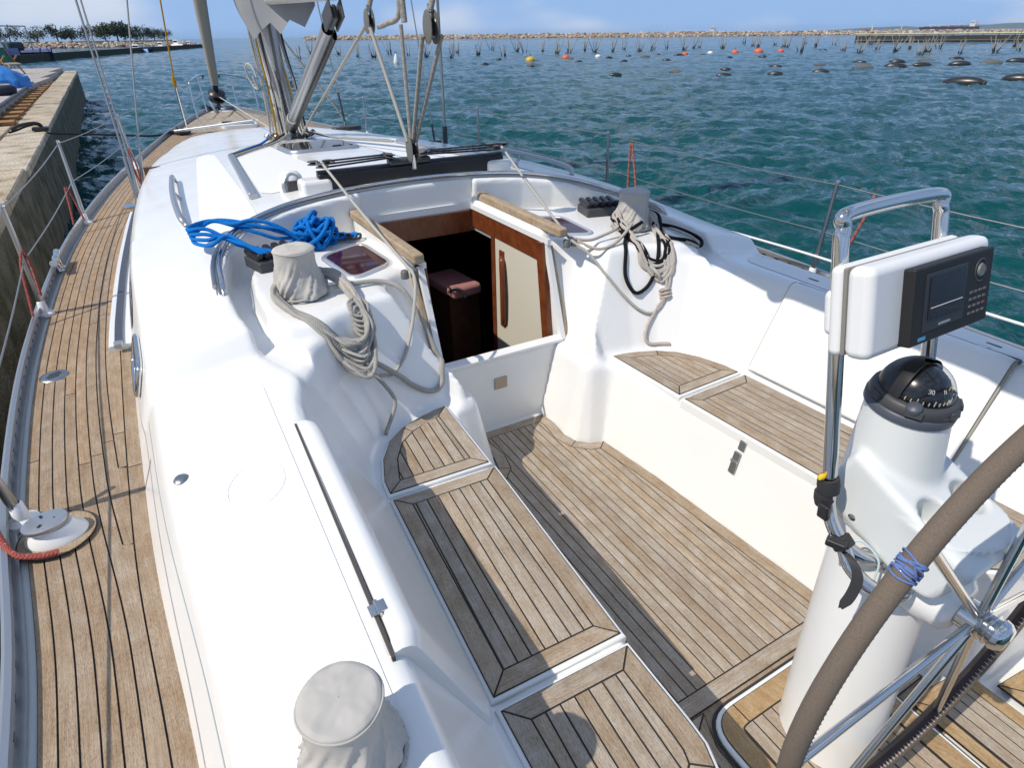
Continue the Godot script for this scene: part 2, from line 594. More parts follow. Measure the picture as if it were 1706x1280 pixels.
# ------------------------------------------------------------------ camera, sky, sun
func make_view() -> void:
	var cam := Camera3D.new()
	cam.name = "camera"
	cam.transform = Transform3D(Basis(Vector3(0.86845609, -0.01106008, 0.49564271), Vector3(0.25776466, 0.86406844, -0.43236917), Vector3(-0.42348719, 0.50325282, 0.7532564)), Vector3(-1.5, 2.1, 0.0))
	cam.fov = 65.24
	cam.near = 0.05
	cam.far = 20000.0
	add_child(cam)
	cam.current = true

	var img := Image.create(1024, 512, false, Image.FORMAT_RGBF)
	var cl := noise(51, 1.0, 5)
	for y in 512:
		var el := (0.5 - (y + 0.5) / 512.0) * PI
		for x in 1024:
			var az := x / 1024.0 * TAU
			var up := clampf(sin(el), 0.0, 1.0)
			var c := Color(0.33, 0.51, 0.81).lerp(Color(0.155, 0.265, 0.51), pow(up, 0.5))
			if el < 0: c = Color(0.26, 0.38, 0.50)
			else:
				var d := Vector3(cos(el) * sin(az), sin(el) * 2.4, cos(el) * cos(az))
				var q := cl.get_noise_3d(d.x * 2.2, d.y * 3.2, d.z * 2.2)
				var cov := smoothstep(-0.05, 0.42, q) * 0.72
				c = c.lerp(Color(0.72, 0.75, 0.81), cov)
			img.set_pixel(x, y, c)
	var pm := PanoramaSkyMaterial.new()
	pm.panorama = ImageTexture.create_from_image(img)
	var sky := Sky.new()
	sky.sky_material = pm
	var env := Environment.new()
	env.background_mode = Environment.BG_SKY
	env.sky = sky
	env.background_energy_multiplier = 1.1
	env.tonemap_mode = Environment.TONE_MAPPER_LINEAR
	env.tonemap_exposure = 1.0
	env.sdfgi_enabled = true
	env.ssao_enabled = true
	env.ssil_enabled = true
	env.fog_enabled = true
	env.fog_density = 0.00004
	env.fog_light_color = Color(0.62, 0.74, 0.88)
	var we := WorldEnvironment.new()
	we.name = "world_environment"
	we.environment = env
	add_child(we)

	var sun := DirectionalLight3D.new()
	sun.name = "sun"
	sun.light_energy = 1.27
	sun.light_color = Color(1.0, 0.965, 0.91)
	sun.light_angular_distance = 0.5
	sun.shadow_enabled = true
	add_child(sun)
	sun.look_at_from_position(Vector3(-8.4, 10, 0.3), Vector3.ZERO, Vector3.UP)

# ------------------------------------------------------------------ hull lines (half breadths and heights along z)
var K_beam := [Vector2(1.6, 2.0), Vector2(0.0, 2.10), Vector2(-1.45, 2.185), Vector2(-2.4, 2.30), Vector2(-3.8, 2.362), Vector2(-5.7, 2.31), Vector2(-7.4, 2.13), Vector2(-9.0, 1.86), Vector2(-11.3, 1.36), Vector2(-13.5, 0.75), Vector2(-14.7, 0.32), Vector2(-15.3, 0.05)]
var K_in := [Vector2(1.6, 1.70), Vector2(0.0, 1.73), Vector2(-1.04, 1.776), Vector2(-1.74, 1.83), Vector2(-2.3, 1.85), Vector2(-3.2, 1.866), Vector2(-4.0, 1.868), Vector2(-5.5, 1.81), Vector2(-7.24, 1.675), Vector2(-9.0, 1.40), Vector2(-10.4, 1.12), Vector2(-11.3, 0.92), Vector2(-11.75, 0.72), Vector2(-12.0, 0.40)]
var K_deck := [Vector2(1.6, 0.60), Vector2(-3.0, 0.62), Vector2(-7.0, 0.64), Vector2(-10.0, 0.68), Vector2(-13.0, 0.75), Vector2(-15.3, 0.82)]
var K_shoulder := [Vector2(1.6, 0.84), Vector2(-0.6, 0.862), Vector2(-2.2, 0.868), Vector2(-2.42, 0.869), Vector2(-2.48, 0.872), Vector2(-2.525, 0.908), Vector2(-2.57, 0.944), Vector2(-2.63, 0.950), Vector2(-3.0, 0.962), Vector2(-4.0, 1.02), Vector2(-5.0, 1.03), Vector2(-7.0, 0.99), Vector2(-9.0, 0.91), Vector2(-10.5, 0.84), Vector2(-11.3, 0.77), Vector2(-11.8, 0.70), Vector2(-12.0, 0.66)]
var K_crown := [Vector2(1.6, 0.98), Vector2(-1.9, 0.985), Vector2(-2.42, 0.988), Vector2(-2.48, 0.992), Vector2(-2.525, 1.038), Vector2(-2.57, 1.082), Vector2(-2.63, 1.092), Vector2(-3.0, 1.14), Vector2(-3.6, 1.215), Vector2(-4.2, 1.245), Vector2(-6.0, 1.16), Vector2(-8.0, 1.05), Vector2(-10.0, 0.95), Vector2(-11.0, 0.86), Vector2(-11.6, 0.75), Vector2(-12.0, 0.66)]

func beam(z: float) -> float: return knot(K_beam, z)
func inner(z: float) -> float: return knot(K_in, z)
func deck_y(z: float) -> float: return knot(K_deck, z)

func roof_y(x: float, z: float) -> float:
	# outer skin of coaming and coachroof above the plan point
	var xi := inner(z)
	var yd := deck_y(z)
	var ys := knot(K_shoulder, z)
	var yc := knot(K_crown, z)
	var xs := maxf(xi - 0.13, 0.02)
	var ax := absf(x)
	var pw := lerpf(4.0, 2.4, clampf((-2.5 - z) / 1.0, 0.0, 1.0))
	var a := ys + (yc - ys) * (1.0 - pow(minf(ax / xs, 2.0), pw))
	var b := yd + (xi - ax) * (ys - yd + 0.02) / 0.12
	return smin(a, b, 0.05)

var P_seat := PackedVector2Array([Vector2(-0.3, -2.74), Vector2(0.415, -2.74), Vector2(0.412, -2.60), Vector2(0.385, -2.49), Vector2(0.388, -2.42), Vector2(0.44, -2.405), Vector2(0.50, -2.452), Vector2(0.69, -2.42), Vector2(0.82, -2.37), Vector2(0.925, -2.285), Vector2(1.005, -2.15), Vector2(1.045, -2.0), Vector2(1.055, -1.9), Vector2(1.095, -0.9), Vector2(1.11, 0.0), Vector2(1.11, 1.9), Vector2(-0.3, 1.9)])
var P_well := PackedVector2Array([Vector2(-0.3, -2.745), Vector2(0.258, -2.745), Vector2(0.268, -2.60), Vector2(0.252, -2.46), Vector2(0.275, -2.37), Vector2(0.33, -2.318), Vector2(0.41, -2.29), Vector2(0.455, -1.87), Vector2(0.512, -0.9), Vector2(0.522, -0.60), Vector2(0.545, -0.45), Vector2(0.62, -0.36), Vector2(0.74, -0.335), Vector2(1.02, -0.33), Vector2(1.05, 1.9), Vector2(-0.3, 1.9)])
var P_arc := PackedVector2Array([Vector2(-0.3, -3.935), Vector2(0.0, -3.935), Vector2(0.45, -3.915), Vector2(0.78, -3.88), Vector2(1.0, -3.81), Vector2(1.16, -3.70), Vector2(1.265, -3.54), Vector2(1.325, -3.33), Vector2(1.352, -3.05), Vector2(1.345, -2.75), Vector2(1.31, -2.5), Vector2(1.2, -2.2), Vector2(-0.3, -2.2)])

func cockpit_moulding() -> void:
	# one continuous glassfibre moulding: coaming and coachroof skin less seat well, footwell, winch bench and companionway
	var h := 0.015
	var nx := 131; var nz := 338; var ny := 95
	var x0 := -h; var z0 := -4.32; var y0 := -0.06
	var F := PackedFloat32Array()
	F.resize(nx * nz * ny)
	var lo := PackedInt32Array(); lo.resize(nx * nz)
	var hi := PackedInt32Array(); hi.resize(nx * nz)
	for iz in nz:
		var z := z0 + iz * h
		for ixx in nx:
			var x := absf(x0 + ixx * h)
			var top := roof_y(x, z)
			var gx := (roof_y(x + 0.01, z) - top) / 0.01
			var gz := (roof_y(x, z + 0.01) - top) / 0.01
			var inv := 1.0 / sqrt(1.0 + gx * gx + gz * gz)
			var p := Vector2(x, z)
			var ds := sdpoly(P_seat, p)
			var dw := sdpoly(P_well, p)
			var da := sdpoly(P_arc, p)
			var fl := 0.925 + 0.095 * smoothstep(0.09, 0.13, -da)
			var hatch := maxf(absf(x) - 0.475, maxf(-3.97 - z, z + 2.86))
			var cm := maxf(absf(x) - 0.405, maxf(-3.93 - z, z + 2.2))
			var cb := maxf(absf(x) - 0.405, maxf(-3.93 - z, z + 2.80))
			var col := (iz * nx + ixx) * ny
			var l := ny; var u := -1
			var prev := 0.0
			for iy in ny:
				var y := y0 + iy * h
				var f := (y - top) * inv
				# winch bench inside the curved step
				var c := smax(da + 0.12 * (y - 1.0), fl - y, 0.03)
				f = smax(f, -c, 0.03)
				# raised edge carrying the hatch rails
				f = minf(f, maxf(hatch, y - 1.085))
				# seats and backs
				c = smax((ds - 0.45 * (y - 0.47)) * 0.912, 0.455 - y, 0.05)
				f = smax(f, -c, 0.035)
				# footwell
				c = maxf(maxf((dw - 0.2 * y) * 0.98, -2.745 - z), -0.02 - y)
				f = smax(f, -c, 0.03)
				# companionway
				c = minf(maxf(cm, 0.475 - y), cb)
				# the cabin beneath the bench
				c = minf(c, maxf(maxf(x - 1.3, y - 0.86), z + 2.87 + 0.45 * maxf(y - 0.47, 0.0)))
				f = smax(f, -c, 0.008)
				F[col + iy] = f
				if iy > 0 and (f < 0) != (prev < 0):
					l = mini(l, iy - 1); u = maxi(u, iy - 1)
				prev = f
			lo[iz * nx + ixx] = l; hi[iz * nx + ixx] = u
	# surface nets
	var b := MB.new()
	var cell := PackedInt32Array()
	cell.resize(nx * nz * ny)
	cell.fill(-1)
	var pos := PackedVector3Array()
	for iz in nz - 1:
		for ixx in nx - 1:
			var c0 := iz * nx + ixx
			var cols := [c0, c0 + 1, c0 + nx, c0 + nx + 1]
			# range of cells in this column that can hold surface
			var l := ny; var u := -1
			var smn := ny; var smx := 0
			for k in cols:
				l = mini(l, lo[k]); u = maxi(u, hi[k])
			var full := false
			for iy in ny - 1:
				if not (iy >= l and iy <= u):
					# lateral sign change only
					var s0 := F[cols[0] * ny + iy] < 0
					if (F[cols[1] * ny + iy] < 0) == s0 and (F[cols[2] * ny + iy] < 0) == s0 and (F[cols[3] * ny + iy] < 0) == s0:
						continue
				var f8 := PackedFloat32Array()
				f8.resize(8)
				var neg := 0
				for k in 4:
					var q: int = cols[k] * ny + iy
					f8[k * 2] = F[q]; f8[k * 2 + 1] = F[q + 1]
					if F[q] < 0: neg += 1
					if F[q + 1] < 0: neg += 1
				if neg == 0 or neg == 8: continue
				var acc := Vector3.ZERO; var cnt := 0
				# corner index: k (bit0 = x, bit1 = z) * 2 + y
				for e in 12:
					var a: int = EA[e]; var d: int = EB[e]
					var fa := f8[a]; var fd := f8[d]
					if (fa < 0) == (fd < 0): continue
					var t := fa / (fa - fd)
					var pa: Vector3 = EC[a]; var pd: Vector3 = EC[d]
					acc += pa.lerp(pd, t); cnt += 1
				acc /= cnt
				cell[c0 * ny + iy] = pos.size()
				# gradient by trilinear corner differences
				pos.append(Vector3(x0 + (ixx + acc.x) * h, y0 + (iy + acc.y) * h, z0 + (iz + acc.z) * h))
	var quads := PackedInt32Array()
	var seam := PackedByteArray()
	for iz in range(1, nz - 1):
		for ixx in range(1, nx - 1):
			var c0 := iz * nx + ixx
			for iy in range(1, ny - 1):
				var q := c0 * ny + iy
				var s := F[q] < 0
				# x edge
				if (F[q + ny] < 0) != s:
					var a := cell[q]; var d := cell[q - 1]; var e := cell[q - 1 - nx * ny]; var g := cell[q - nx * ny]
					if a >= 0 and d >= 0 and e >= 0 and g >= 0:
						quads.append_array(PackedInt32Array([a, d, e, g] if s else [g, e, d, a])); seam.append(0)
				# y edge
				if (F[q + 1] < 0) != s:
					var a := cell[q]; var d := cell[q - ny]; var e := cell[q - ny - nx * ny]; var g := cell[q - nx * ny]
					if a >= 0 and d >= 0 and e >= 0 and g >= 0:
						quads.append_array(PackedInt32Array([g, e, d, a] if s else [a, d, e, g])); seam.append(1 if ixx == 1 else 0)
				# z edge
				if (F[q + nx * ny] < 0) != s:
					var a := cell[q]; var d := cell[q - ny]; var e := cell[q - ny - 1]; var g := cell[q - 1]
					if a >= 0 and d >= 0 and e >= 0 and g >= 0:
						quads.append_array(PackedInt32Array([a, d, e, g] if s else [g, e, d, a])); seam.append(1 if ixx == 1 else 0)
	# relax slightly along the surface, then smooth normals
	var nn := PackedVector3Array(); nn.resize(pos.size())
	for k in range(0, quads.size(), 4):
		var a := pos[quads[k]]; var bb := pos[quads[k + 1]]; var c := pos[quads[k + 2]]; var d := pos[quads[k + 3]]
		var fn := (c - a).cross(d - bb)
		for j in 4: nn[quads[k + j]] += fn
	for k in nn.size(): nn[k] = -nn[k].normalized()
	# make them point out of the solid
	if nn.size() > 0:
		var ups := 0.0
		for k in nn.size(): ups += nn[k].y
		if ups < 0:
			for k in nn.size(): nn[k] = -nn[k]
	for k in pos.size(): b.vert(pos[k], nn[k], Vector2(pos[k].x, pos[k].z))
	var off := pos.size()
	for k in pos.size(): b.vert(Vector3(-pos[k].x, pos[k].y, pos[k].z), Vector3(-nn[k].x, nn[k].y, nn[k].z), Vector2(-pos[k].x, pos[k].z))
	for k in range(0, quads.size(), 4):
		var a := quads[k]; var bb := quads[k + 1]; var c := quads[k + 2]; var d := quads[k + 3]
		b.ix.append_array(PackedInt32Array([a, bb, c, a, c, d]))
		if seam[k / 4] == 0:
			b.ix.append_array(PackedInt32Array([off + a, off + c, off + bb, off + a, off + d, off + c]))
	put(b, "cockpit_moulding", M.gel, yacht)

func mould_f(p: Vector3) -> float:
	# signed distance to the same moulding, for laying ropes on it
	var x := absf(p.x); var y := p.y; var z := p.z
	var top := roof_y(x, z)
	var gx := (roof_y(x + 0.01, z) - top) / 0.01
	var gz := (roof_y(x, z + 0.01) - top) / 0.01
	var q := Vector2(x, z)
	var da := sdpoly(P_arc, q)
	var fl := 0.925 + 0.095 * smoothstep(0.09, 0.13, -da)
	var f := (y - top) / sqrt(1.0 + gx * gx + gz * gz)
	f = smax(f, -smax(da + 0.12 * (y - 1.0), fl - y, 0.03), 0.03)
	f = minf(f, maxf(maxf(x - 0.475, maxf(-3.97 - z, z + 2.86)), y - 1.085))
	f = smax(f, -smax((sdpoly(P_seat, q) - 0.45 * (y - 0.47)) * 0.912, 0.455 - y, 0.05), 0.035)
	f = smax(f, -maxf(maxf((sdpoly(P_well, q) - 0.2 * y) * 0.98, -2.745 - z), -0.02 - y), 0.03)
	return f

func lay(path: PackedVector3Array, r: float) -> PackedVector3Array:
	# push a rope's path out of the moulding so that it rests on it
	for i in path.size():
		for k in 3:
			var p := path[i]
			var f := mould_f(p)
			if f >= r * 0.9 or f < -0.3: break
			var e := 0.006
			var g := Vector3(mould_f(p + Vector3(e, 0, 0)) - mould_f(p - Vector3(e, 0, 0)), mould_f(p + Vector3(0, e, 0)) - mould_f(p - Vector3(0, e, 0)), mould_f(p + Vector3(0, 0, e)) - mould_f(p - Vector3(0, 0, e))).normalized()
			path[i] = p + g * (r - f)
	for k in 2:
		for i in range(1, path.size() - 1): path[i] = path[i] * 0.5 + (path[i - 1] + path[i + 1]) * 0.25
	return path

const EA := [0, 2, 4, 6, 0, 1, 4, 5, 0, 1, 2, 3]
const EB := [1, 3, 5, 7, 2, 3, 6, 7, 4, 5, 6, 7]
const EC := [Vector3(0, 0, 0), Vector3(0, 1, 0), Vector3(1, 0, 0), Vector3(1, 1, 0), Vector3(0, 0, 1), Vector3(0, 1, 1), Vector3(1, 0, 1), Vector3(1, 1, 1)]

func coachroof() -> void:
	var b := MB.new()
	var rows := []
	var z := -4.29
	while z > -12.02:
		var r := PackedVector3Array()
		var xi := inner(z) + 0.05
		for k in 61:
			var t := (k - 30) / 30.0
			# finer columns near the shoulder
			var x := signf(t) * xi * (1.0 - pow(1.0 - absf(t), 1.7))
			r.append(Vector3(x, roof_y(x, z), z))
		rows.append(r)
		z -= 0.11
	b.grid(rows, true)
	put(b, "coachroof", M.gel, yacht)

func hull_and_deck() -> void:
	# topsides
	var b := MB.new()
	for s in [-1.0, 1.0]:
		var rows := []
		for k in 60:
			var z := 1.6 - k * (16.9 / 59.0)
			var bm := maxf(beam(z) - 0.012, 0.03)
			var yd := deck_y(z) - 0.01
			var r := PackedVector3Array()
			for j in 9:
				var t := j / 8.0
				var y := lerpf(yd, -1.1, t)
				r.append(Vector3(s * bm * (1.0 - 0.30 * t * t - (0.25 * t if z < -11 else 0.0)), y, z + 0.5 * t * clampf((-z - 12.0) / 3.3, 0, 1)))
			rows.append(r)
		b.grid(rows, s < 0)
	put(b, "hull", M.hull, yacht)
	# white waterway beneath the teak, running out to the rail
	b = MB.new()
	var rows := []
	for k in 80:
		var z := 1.6 - k * (16.88 / 79.0)
		var bm := maxf(beam(z) - 0.005, 0.03)
		var y := deck_y(z) - 0.006
		var r := PackedVector3Array()
		if z > -11.5:
			pass
		for t in [-1.0, -0.9, -0.8, -0.66, 0.66, 0.8, 0.9, 1.0]:
			r.append(Vector3(bm * t, y, z))
		rows.append(r)
	# two strips (open over the accommodation) forward of which the foredeck closes
	for s in [0, 4]:
		var q := []
		for r in rows:
			q.append(r.slice(s, s + 4))
		b.grid(q, true)
	var fd := []
	for r in rows:
		if r[0].z < -11.3: fd.append(r)
	b.grid(fd, true)
	put(b, "waterway_deck", M.strip, yacht)
	# aluminium toe rail: foot, solid web, cap; black inserts stand for shaded slots
	for s in [-1.0, 1.0]:
		b = MB.new()
		var pts := []
		var z := 1.55
		while z > -15.2:
			pts.append(Vector3(s * (beam(z) - 0.018), deck_y(z), z))
			z -= 0.12
		var prof := [[Vector2(-0.022, 0.0), Vector2(0.020, 0.0), Vector2(0.020, 0.012), Vector2(-0.022, 0.012)], [Vector2(-0.008, 0.040), Vector2(0.014, 0.040), Vector2(0.016, 0.062), Vector2(0.006, 0.068), Vector2(-0.008, 0.062)]]
		for pf in prof:
			var prow := []
			for p in pts:
				var r := PackedVector3Array()
				for q in pf: r.append(p + Vector3(s * q.x, q.y, 0))
				r.append(r[0])
				prow.append(r)
			for k in pf.size():
				var strip := []
				for r in prow: strip.append(PackedVector3Array([r[k], r[k + 1]]))
				b.grid(strip, s > 0)
		for i in pts.size() - 1:
			var p: Vector3 = pts[i]; var q: Vector3 = pts[i + 1]
			var d := (q - p).normalized()
			b.box(p.lerp(q, 0.5) + Vector3(s * 0.004, 0.026, 0), Vector3(0.006, 0.03, (q - p).length() * 1.01), Basis(Vector3.UP, atan2(d.x, d.z)))
		var rail := put(b, "toe_rail", M.alu, yacht)
		b = MB.new()
		for i in range(8, 60):
			var p: Vector3 = pts[i]; var q: Vector3 = pts[i + 1]
			var d := (q - p).normalized()
			b.box(p + Vector3(-s * 0.0005, 0.026, 0), Vector3(0.006, 0.012, 0.03), Basis(Vector3.UP, atan2(d.x, d.z)), 0.002)
		put(b, "slot_shade_inserts", M.black, rail)  # shadow inside the slots, painted as black inserts on the web

# ------------------------------------------------------------------ laid teak
func pick_teak() -> Material:
	var r := rng.randf()
	if r < 0.34: return M.teak[0]
	if r < 0.55: return M.teak[1]
	if r < 0.75: return M.teak[2]
	if r < 0.90: return M.teak[3]
	return M.teak[4]

func plank(poly: PackedVector2Array, y: float, dir: Vector2, m: Material, parent: Node3D, called := "plank") -> void:
	if poly.size() < 3: return
	var b := MB.new()
	b.slab(poly, y - 0.004, y + rng.randf_range(-0.0004, 0.0004), 0.0007, dir, Vector2(rng.randf() * 3.0, rng.randf() * 5.0))
	put(b, called, m, parent)

func mitre(pg: PackedVector2Array, d: float) -> PackedVector2Array:
	# inward offset, vertex by vertex (polygon wound so that the inside lies to the left)
	var out := PackedVector2Array()
	var m := pg.size()
	for i in m:
		var e0 := (pg[i] - pg[(i - 1 + m) % m]).normalized()
		var e1 := (pg[(i + 1) % m] - pg[i]).normalized()
		var n0 := Vector2(-e0.y, e0.x); var n1 := Vector2(-e1.y, e1.x)
		var k := 1.0 + n0.dot(n1)
		out.append(pg[i] + (n0 + n1) * d / maxf(k, 0.35))
	return out

# pg: outline; corners: indices where the border boards are mitred; gaps are dark caulking on the bed below
func teak_panel(parent: Node3D, pg: PackedVector2Array, corners: Array, y: float, border: float, pitch: float, dir: Vector2, gap := 0.0056, bmat: Material = null, phase := 0.0) -> void:
	var p := pg.duplicate()
	var cr := corners.duplicate()
	var area := 0.0
	for i in p.size(): area += p[i].cross(p[(i + 1) % p.size()])
	if area < 0:
		p.reverse()
		var m0 := p.size()
		cr = []
		for c in corners: cr.append(m0 - 1 - c)
		cr.sort()
	var bed := MB.new()
	bed.slab(p, y - 0.009, y - 0.0024)
	put(bed, "caulking", M.caulk, parent)
	var inn := mitre(p, border)
	var m := p.size()
	for i in cr.size():
		var a: int = cr[i]; var b: int = cr[(i + 1) % cr.size()]
		var chain_o := PackedVector2Array(); var chain_i := PackedVector2Array()
		var k := a
		while true:
			chain_o.append(p[k]); chain_i.append(inn[k])
			if k == b: break
			k = (k + 1) % m
		var ring := chain_o.duplicate()
		chain_i.reverse()
		ring.append_array(chain_i)
		for q in Geometry2D.offset_polygon(ring, -gap * 0.5, Geometry2D.JOIN_MITER):
			var dd := (p[b] - p[a]).normalized()
			plank(q, y, dd, bmat if bmat != null else pick_teak(), parent, "border_plank")
	# straight boards inside
	var core_list := Geometry2D.offset_polygon(inn, -gap * 0.5, Geometry2D.JOIN_MITER)
	var pd := Vector2(dir.y, -dir.x)
	for core in core_list:
		if Geometry2D.is_polygon_clockwise(core) == false: pass
		var mn := 1e9; var mx := -1e9
		for q in core: mn = minf(mn, q.dot(pd)); mx = maxf(mx, q.dot(pd))
		var s := floorf((mn - phase) / pitch) * pitch + phase
		while s < mx:
			var a := pd * (s + gap * 0.5); var c := pd * (s + pitch - gap * 0.5)
			var strip := PackedVector2Array([a - dir * 20.0, c - dir * 20.0, c + dir * 20.0, a + dir * 20.0])
			for q in Geometry2D.intersect_polygons(core, strip):
				var w := 0.0; var w0 := 1e9; var w1 := -1e9
				for v in q: w0 = minf(w0, v.dot(pd)); w1 = maxf(w1, v.dot(pd))
				if w1 - w0 > 0.004: plank(q, y, dir, pick_teak(), parent)
			s += pitch

func mirror(pg: PackedVector2Array) -> PackedVector2Array:
	var o := PackedVector2Array()
	for p in pg: o.append(Vector2(-p.x, p.y))
	return o

func round_poly(pg: PackedVector2Array, radii: Array, seg := 5) -> PackedVector2Array:
	var out := PackedVector2Array()
	var m := pg.size()
	for i in m:
		var r: float = radii[i]
		if r <= 0:
			out.append(pg[i]); continue
		var a := (pg[(i - 1 + m) % m] - pg[i]).normalized(); var b := (pg[(i + 1) % m] - pg[i]).normalized()
		for k in seg + 1:
			var t := float(k) / seg
			out.append(((pg[i] + a * r) * (1 - t) + pg[i] * t) * (1 - t) + (pg[i] * (1 - t) + (pg[i] + b * r) * t) * t)
	return out

# white lid with a soft edge
func lid_slab(parent: Node3D, pg: PackedVector2Array, y0: float, y1: float, called := "lid") -> void:
	var b := MB.new()
	var p := pg.duplicate()
	var area := 0.0
	for i in p.size(): area += p[i].cross(p[(i + 1) % p.size()])
	if area < 0: p.reverse()
	var rows := []
	var pf := [[0.0, y0], [0.0, y1 - 0.010], [0.0012, y1 - 0.0062], [0.0036, y1 - 0.0026], [0.0075, y1 - 0.0006], [0.011, y1]]
	for q in pf:
		var o := mitre(p, q[0])
		var r := PackedVector3Array()
		for v in o: r.append(Vector3(v.x, q[1], v.y))
		r.append(r[0])
		rows.append(r)
	b.grid(rows, false)
	b.slab(mitre(p, 0.0108), y1 - 0.004, y1)
	put(b, called, M.gel, parent)

func cockpit_floor() -> void:
	var z1 := Vector2(0, 1)
	# main sole: follows the feet of the seats and the rounded pillars beside the companionway
	var half := [Vector2(0.246, -2.715), Vector2(0.256, -2.60), Vector2(0.24, -2.46), Vector2(0.262, -2.365), Vector2(0.322, -2.305), Vector2(0.402, -2.278), Vector2(0.447, -1.87), Vector2(0.505, -0.9), Vector2(0.505, -0.775)]
	var pg := PackedVector2Array()
	for p in half: pg.append(p)
	for i in half.size():
		var p: Vector2 = half[half.size() - 1 - i]
		pg.append(Vector2(-p.x, p.y))
	var sole := part("cockpit_sole", yacht)
	teak_panel(sole, pg, [0, 3, 5, 8, 9, 12, 14, 17], 0.0, 0.066, 0.0473, z1, 0.0054, null, 0.0236)
	var fill := MB.new()
	fill.slab(PackedVector2Array([Vector2(-0.51, -0.80), Vector2(0.51, -0.80), Vector2(0.51, -0.30), Vector2(-0.51, -0.30)]), -0.016, -0.010)
	put(fill, "sole_bed", M.teak_tri, sole)
	# raised inspection panel round the pedestal
	var ap := round_poly(PackedVector2Array([Vector2(-0.335, -0.745), Vector2(0.335, -0.745), Vector2(0.335, 0.9), Vector2(-0.335, 0.9)]), [0.13, 0.13, 0.0, 0.0], 7)
	var panel := part("helm_floor_panel", yacht)
	lid_slab(panel, ap, -0.015, 0.022, "rim")
	var ti := mitre(ap if _ccw(ap) else _rev(ap), 0.016)
	var edge := MB.new()
	var path := PackedVector3Array()
	for q in mitre(ap if _ccw(ap) else _rev(ap), -0.006): path.append(Vector3(q.x, 0.006, q.y))
	path.append(path[0])
	edge.tube(path, 0.006, 6)
	put(edge, "gasket", M.rubber, panel)
	var c := []
	for i in ti.size():
		if i == 3 or i == 11 or i == 16 or i == 17: c.append(i)
	teak_panel(panel, ti, [0, 1, 5, 13] if false else _corner_ids(ti), 0.027, 0.075, 0.0473, z1, 0.0054, M.teak_gold)
	# side boards of the helm well
	for s in [-1.0, 1.0]:
		for q in [[0.362, 0.655, -0.43], [0.70, 0.985, -0.30]]:
			var sp: PackedVector2Array = PackedVector2Array([Vector2(s * q[0], q[2]), Vector2(s * q[1], q[2] + 0.03), Vector2(s * q[1], 0.9), Vector2(s * q[0], 0.9)])
			var hb := part("helm_floor_board", yacht)
			teak_panel(hb, sp, [0, 1, 2, 3], 0.012, 0.055, 0.0473, z1, 0.0054, M.teak_gold)
		var wedge := PackedVector2Array([Vector2(s * 0.30, -0.768), Vector2(s * 0.507, -0.768), Vector2(s * 0.512, -0.46), Vector2(s * 0.352, -0.46), Vector2(s * 0.350, -0.655), Vector2(s * 0.325, -0.715)])
		var wb := part("sole_side_piece", yacht)
		teak_panel(wb, wedge, [0, 1, 2, 3], 0.0, 0.04, 0.0473, z1)

func _ccw(p: PackedVector2Array) -> bool:
	var area := 0.0
	for i in p.size(): area += p[i].cross(p[(i + 1) % p.size()])
	return area > 0

func _rev(p: PackedVector2Array) -> PackedVector2Array:
	var q := p.duplicate(); q.reverse(); return q

func _corner_ids(p: PackedVector2Array) -> Array:
	# the sharp corners, and the middle of every rounded one
	var out := []
	var m := p.size()
	var run := []
	for i in m:
		var a := (p[i] - p[(i - 1 + m) % m]).normalized(); var b := (p[(i + 1) % m] - p[i]).normalized()
		var an := absf(a.angle_to(b))
		if an > 0.6: out.append(i)
		elif an > 0.06: run.append(i)
	var k := 0
	while k < run.size():
		var e := k
		while e + 1 < run.size() and run[e + 1] == run[e] + 1: e += 1
		out.append(run[(k + e) / 2])
		k = e + 1
	out.sort()
	return out

